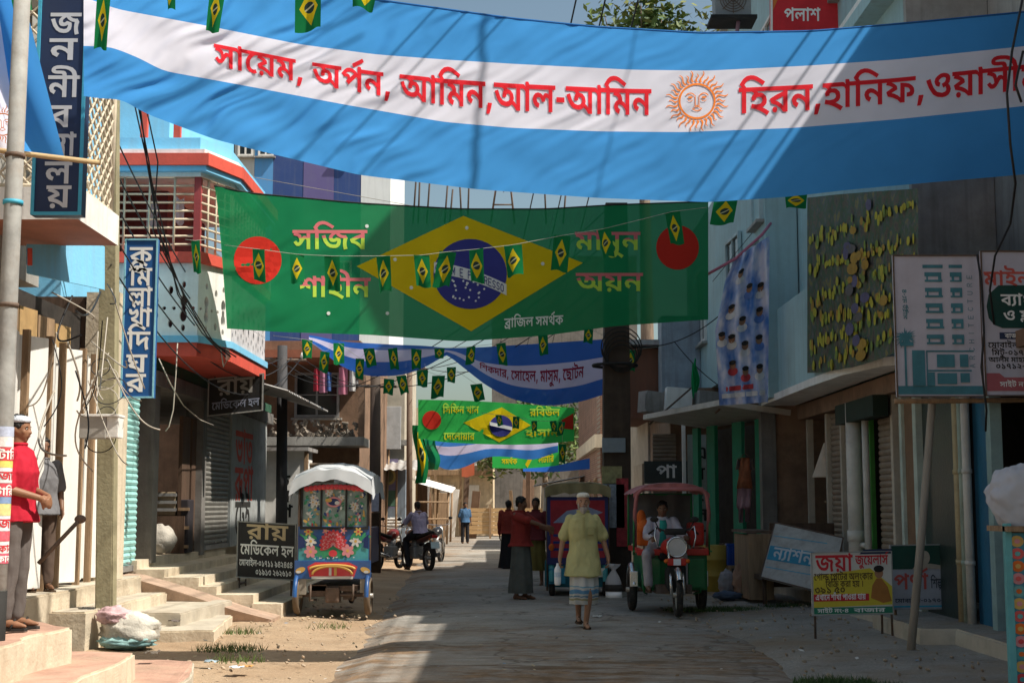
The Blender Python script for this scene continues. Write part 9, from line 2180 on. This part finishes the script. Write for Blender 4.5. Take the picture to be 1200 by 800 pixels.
p_ = P(195, 604, 23.2); bm = BM(); box2(bm, (p_.x - .3, 23.15, .79), (p_.x + .3, 23.7, p_.z - .003)); tag(obj('bench', bm, M_WOOD_D), 'dark wooden bench carrying the grey machine in the left shop', 'bench')
# standing bulb pendant
bm = BM(); c = P(267, 414, 20.8); loft(bm, [oval(c + Vector((0, 0, z)), r, r, 12) for z, r in ((.06, .02), (.0, .035), (-.06, .035), (-.10, .025))]); tag(obj('hanging_bulb', bm, mat('red_white_bulb', (.6, .3, .25), bump=0)), 'small red and white bulb hanging from the red balcony slab', 'bulb')
# rooftop reinforcement bars beyond the green banner
bm = BM()
for px in (484, 490, 500, 521, 527, 541, 548, 640, 660):
    a_ = P(px, 262, 44); tube(bm, [a_, P(px + random.uniform(-5, 5), random.uniform(196, 222), 44)], .03, 5)
tag(obj('reinforcement_bars', bm, mat('dark_rebar', (.08, .06, .05), bump=0)), 'rusty reinforcement bars sticking up from a roof above the green banner', 'rebar')
b7 = thing('house', 'unfinished grey house whose bare roof carries reinforcement bars', 'building', (0, 88, 0))
a_ = P(462, 262, 86); d_ = P(690, 262, 86)
bm = BM(); tube(bm, [P(575, 262, 80), P(583, 208, 80), P(590, 225, 80), P(597, 205, 80), P(603, 262, 80)], .06, 5); tube(bm, [P(577, 240, 80), P(600, 240, 80)], .05, 5); obj('roof_frame', bm, M_IRON, b7, world=True)
wall_poly(b7, 'wall', [(a_.x + 6, 87), (d_.x + 3, 87), (d_.x + 3, 94), (a_.x + 6, 94)], 0, P(600, 300, 87).z, M_CONC_D)
# ground clutter: pebbles, litter, grass
random.seed(44)
bm = BM()
for k in range(420):
    x = random.choice((random.uniform(-3.6, -1.6), random.uniform(2.4, 4.4))); y = random.uniform(11.5, 24); r = random.uniform(.008, .03)
    z = .015 if x < 0 else .05 + .13 * max(0, (x - 2.6) / 3.6)
    bmesh.ops.create_icosphere(bm, subdivisions=1, radius=r, matrix=Matrix.Translation((x, y, z)) @ Euler((random.random(), random.random(), random.random())).to_matrix().to_4x4() @ Matrix.Diagonal((1, .8, .55, 1)))
o = obj('pebbles', bm, mat('pebble', (.36, .28, .20), var=.4, scale=3)); tag(o, 'small stones scattered along both edges of the road', 'pebbles', kind='stuff')
def grass(cx, cy, rx, ry, n, z0=.02, h=.09):
    bm = BM()
    for _ in range(n):
        a = random.random() * 6.283; q_ = random.random() ** .6; x, y = cx + rx * q_ * math.cos(a), cy + ry * q_ * math.sin(a); hh = h * random.uniform(.4, 1.2); d = random.random() * 6.283; w = .006
        b_ = Vector((math.cos(d), math.sin(d), 0)); l_ = Vector((random.gauss(0, .4), random.gauss(0, .4), 1)) * hh
        v = [bm.verts.new(Vector((x, y, z0)) + b_ * w), bm.verts.new(Vector((x, y, z0)) - b_ * w), bm.verts.new(Vector((x, y, z0)) + l_)]; bm.faces.new(v)
    return bm
bm = BM()
for c_ in ((-3.0, 15.4, .4, .3, 260), (-3.25, 17.4, .25, .2, 110), (-2.7, 14.3, .3, .2, 90), (-2.3, 18.2, .3, .3, 60)):
    b2 = grass(*c_); me = bpy.data.meshes.new('tmp'); b2.to_mesh(me); b2.free(); bm.from_mesh(me); bpy.data.meshes.remove(me)
tag(obj('grass', bm, M_LEAF[1], recalc=False), 'sparse grass tufts on the sandy ground at left', 'grass', kind='stuff')
bm = BM()
for c_ in ((2.9, 21.0, .7, .35, 900, .03), (3.35, 20.8, .5, .3, 600, .04), (2.75, 12.4, .35, .3, 900, .03), (3.0, 12.1, .3, .2, 600, .03), (4.1, 21.1, .5, .2, 400, .08)):
    b2 = grass(*c_[:5], z0=c_[5], h=.07); me = bpy.data.meshes.new('tmp'); b2.to_mesh(me); b2.free(); bm.from_mesh(me); bpy.data.meshes.remove(me)
tag(obj('grass', bm, M_LEAF[0], recalc=False), 'dark grass patches along the right edge of the road', 'grass', kind='stuff')
bm = BM()
for k in range(260):
    x = random.choice((random.uniform(-3.6, -1.4), random.uniform(-3.6, -1.4), random.uniform(2.3, 4.4), random.uniform(-1.4, 2.5))); y = random.uniform(11.5, 22); z = .055 if -1.8 < x < 2.4 else .035 if x < 0 else .07 + .15 * max(0, (x - 2.4) / 3.8)
    a = random.random() * 6.28; w = random.uniform(.012, .04); u = Vector((math.cos(a), math.sin(a), random.uniform(-.3, .3))) * w; v_ = Vector((-math.sin(a), math.cos(a), random.uniform(-.3, .3))) * w * .6
    f = bm.faces.new([bm.verts.new(Vector((x, y, z)) + p) for p in (u, v_, -u, -v_)]); f.material_index = random.choice((0, 0, 0, 1, 1, 2, 3))
tag(obj('leaf_litter', bm, [mat('dry_leaf', (.16, .10, .05), bump=0), mat('straw_bit', (.45, .36, .22), bump=0), mat('paper_bit', (.6, .58, .54), bump=0), mat('blue_bit', (.2, .3, .42), bump=0)], recalc=False), 'dry leaves and scraps strewn over the road and its edges', 'leaf litter', kind='stuff')
for k, (px, py, col_, lb) in enumerate(((288, 779, (.55, .30, .10), 'crumpled orange wrapper on the sandy ground'), (278, 780, (.55, .62, .68), 'pale blue wrapper on the sandy ground'), (248, 773, (.35, .45, .52), 'grey blue wrapper on the sandy ground'), (178, 779, (.12, .10, .08), 'dark stone on the lowest left step'), (204, 740, (.12, .1, .09), 'black scrap on the edge of the step'), (890, 713, (.5, .5, .5), 'white scrap of paper under the timber cart'), (700, 721, (.45, .45, .42), 'pale scrap of paper on the road by the old man'))):
    p_ = G(px, py, .06); bm = BM()
    grid(bm, lambda u, v, p_=p_, k=k: Vector((p_.x + .13 * (u - .5), p_.y + .12 * (v - .5), .055 + .07 * k * 0 + (.13 if k == 3 else .14 if k == 4 else 0) + .025 * mnoise.noise(Vector((u * 4, v * 4, k * 3.1))))), 7, 7)
    tag(obj('litter', bm, mat('litter_%d' % k, col_, bump=0)), lb, 'litter')
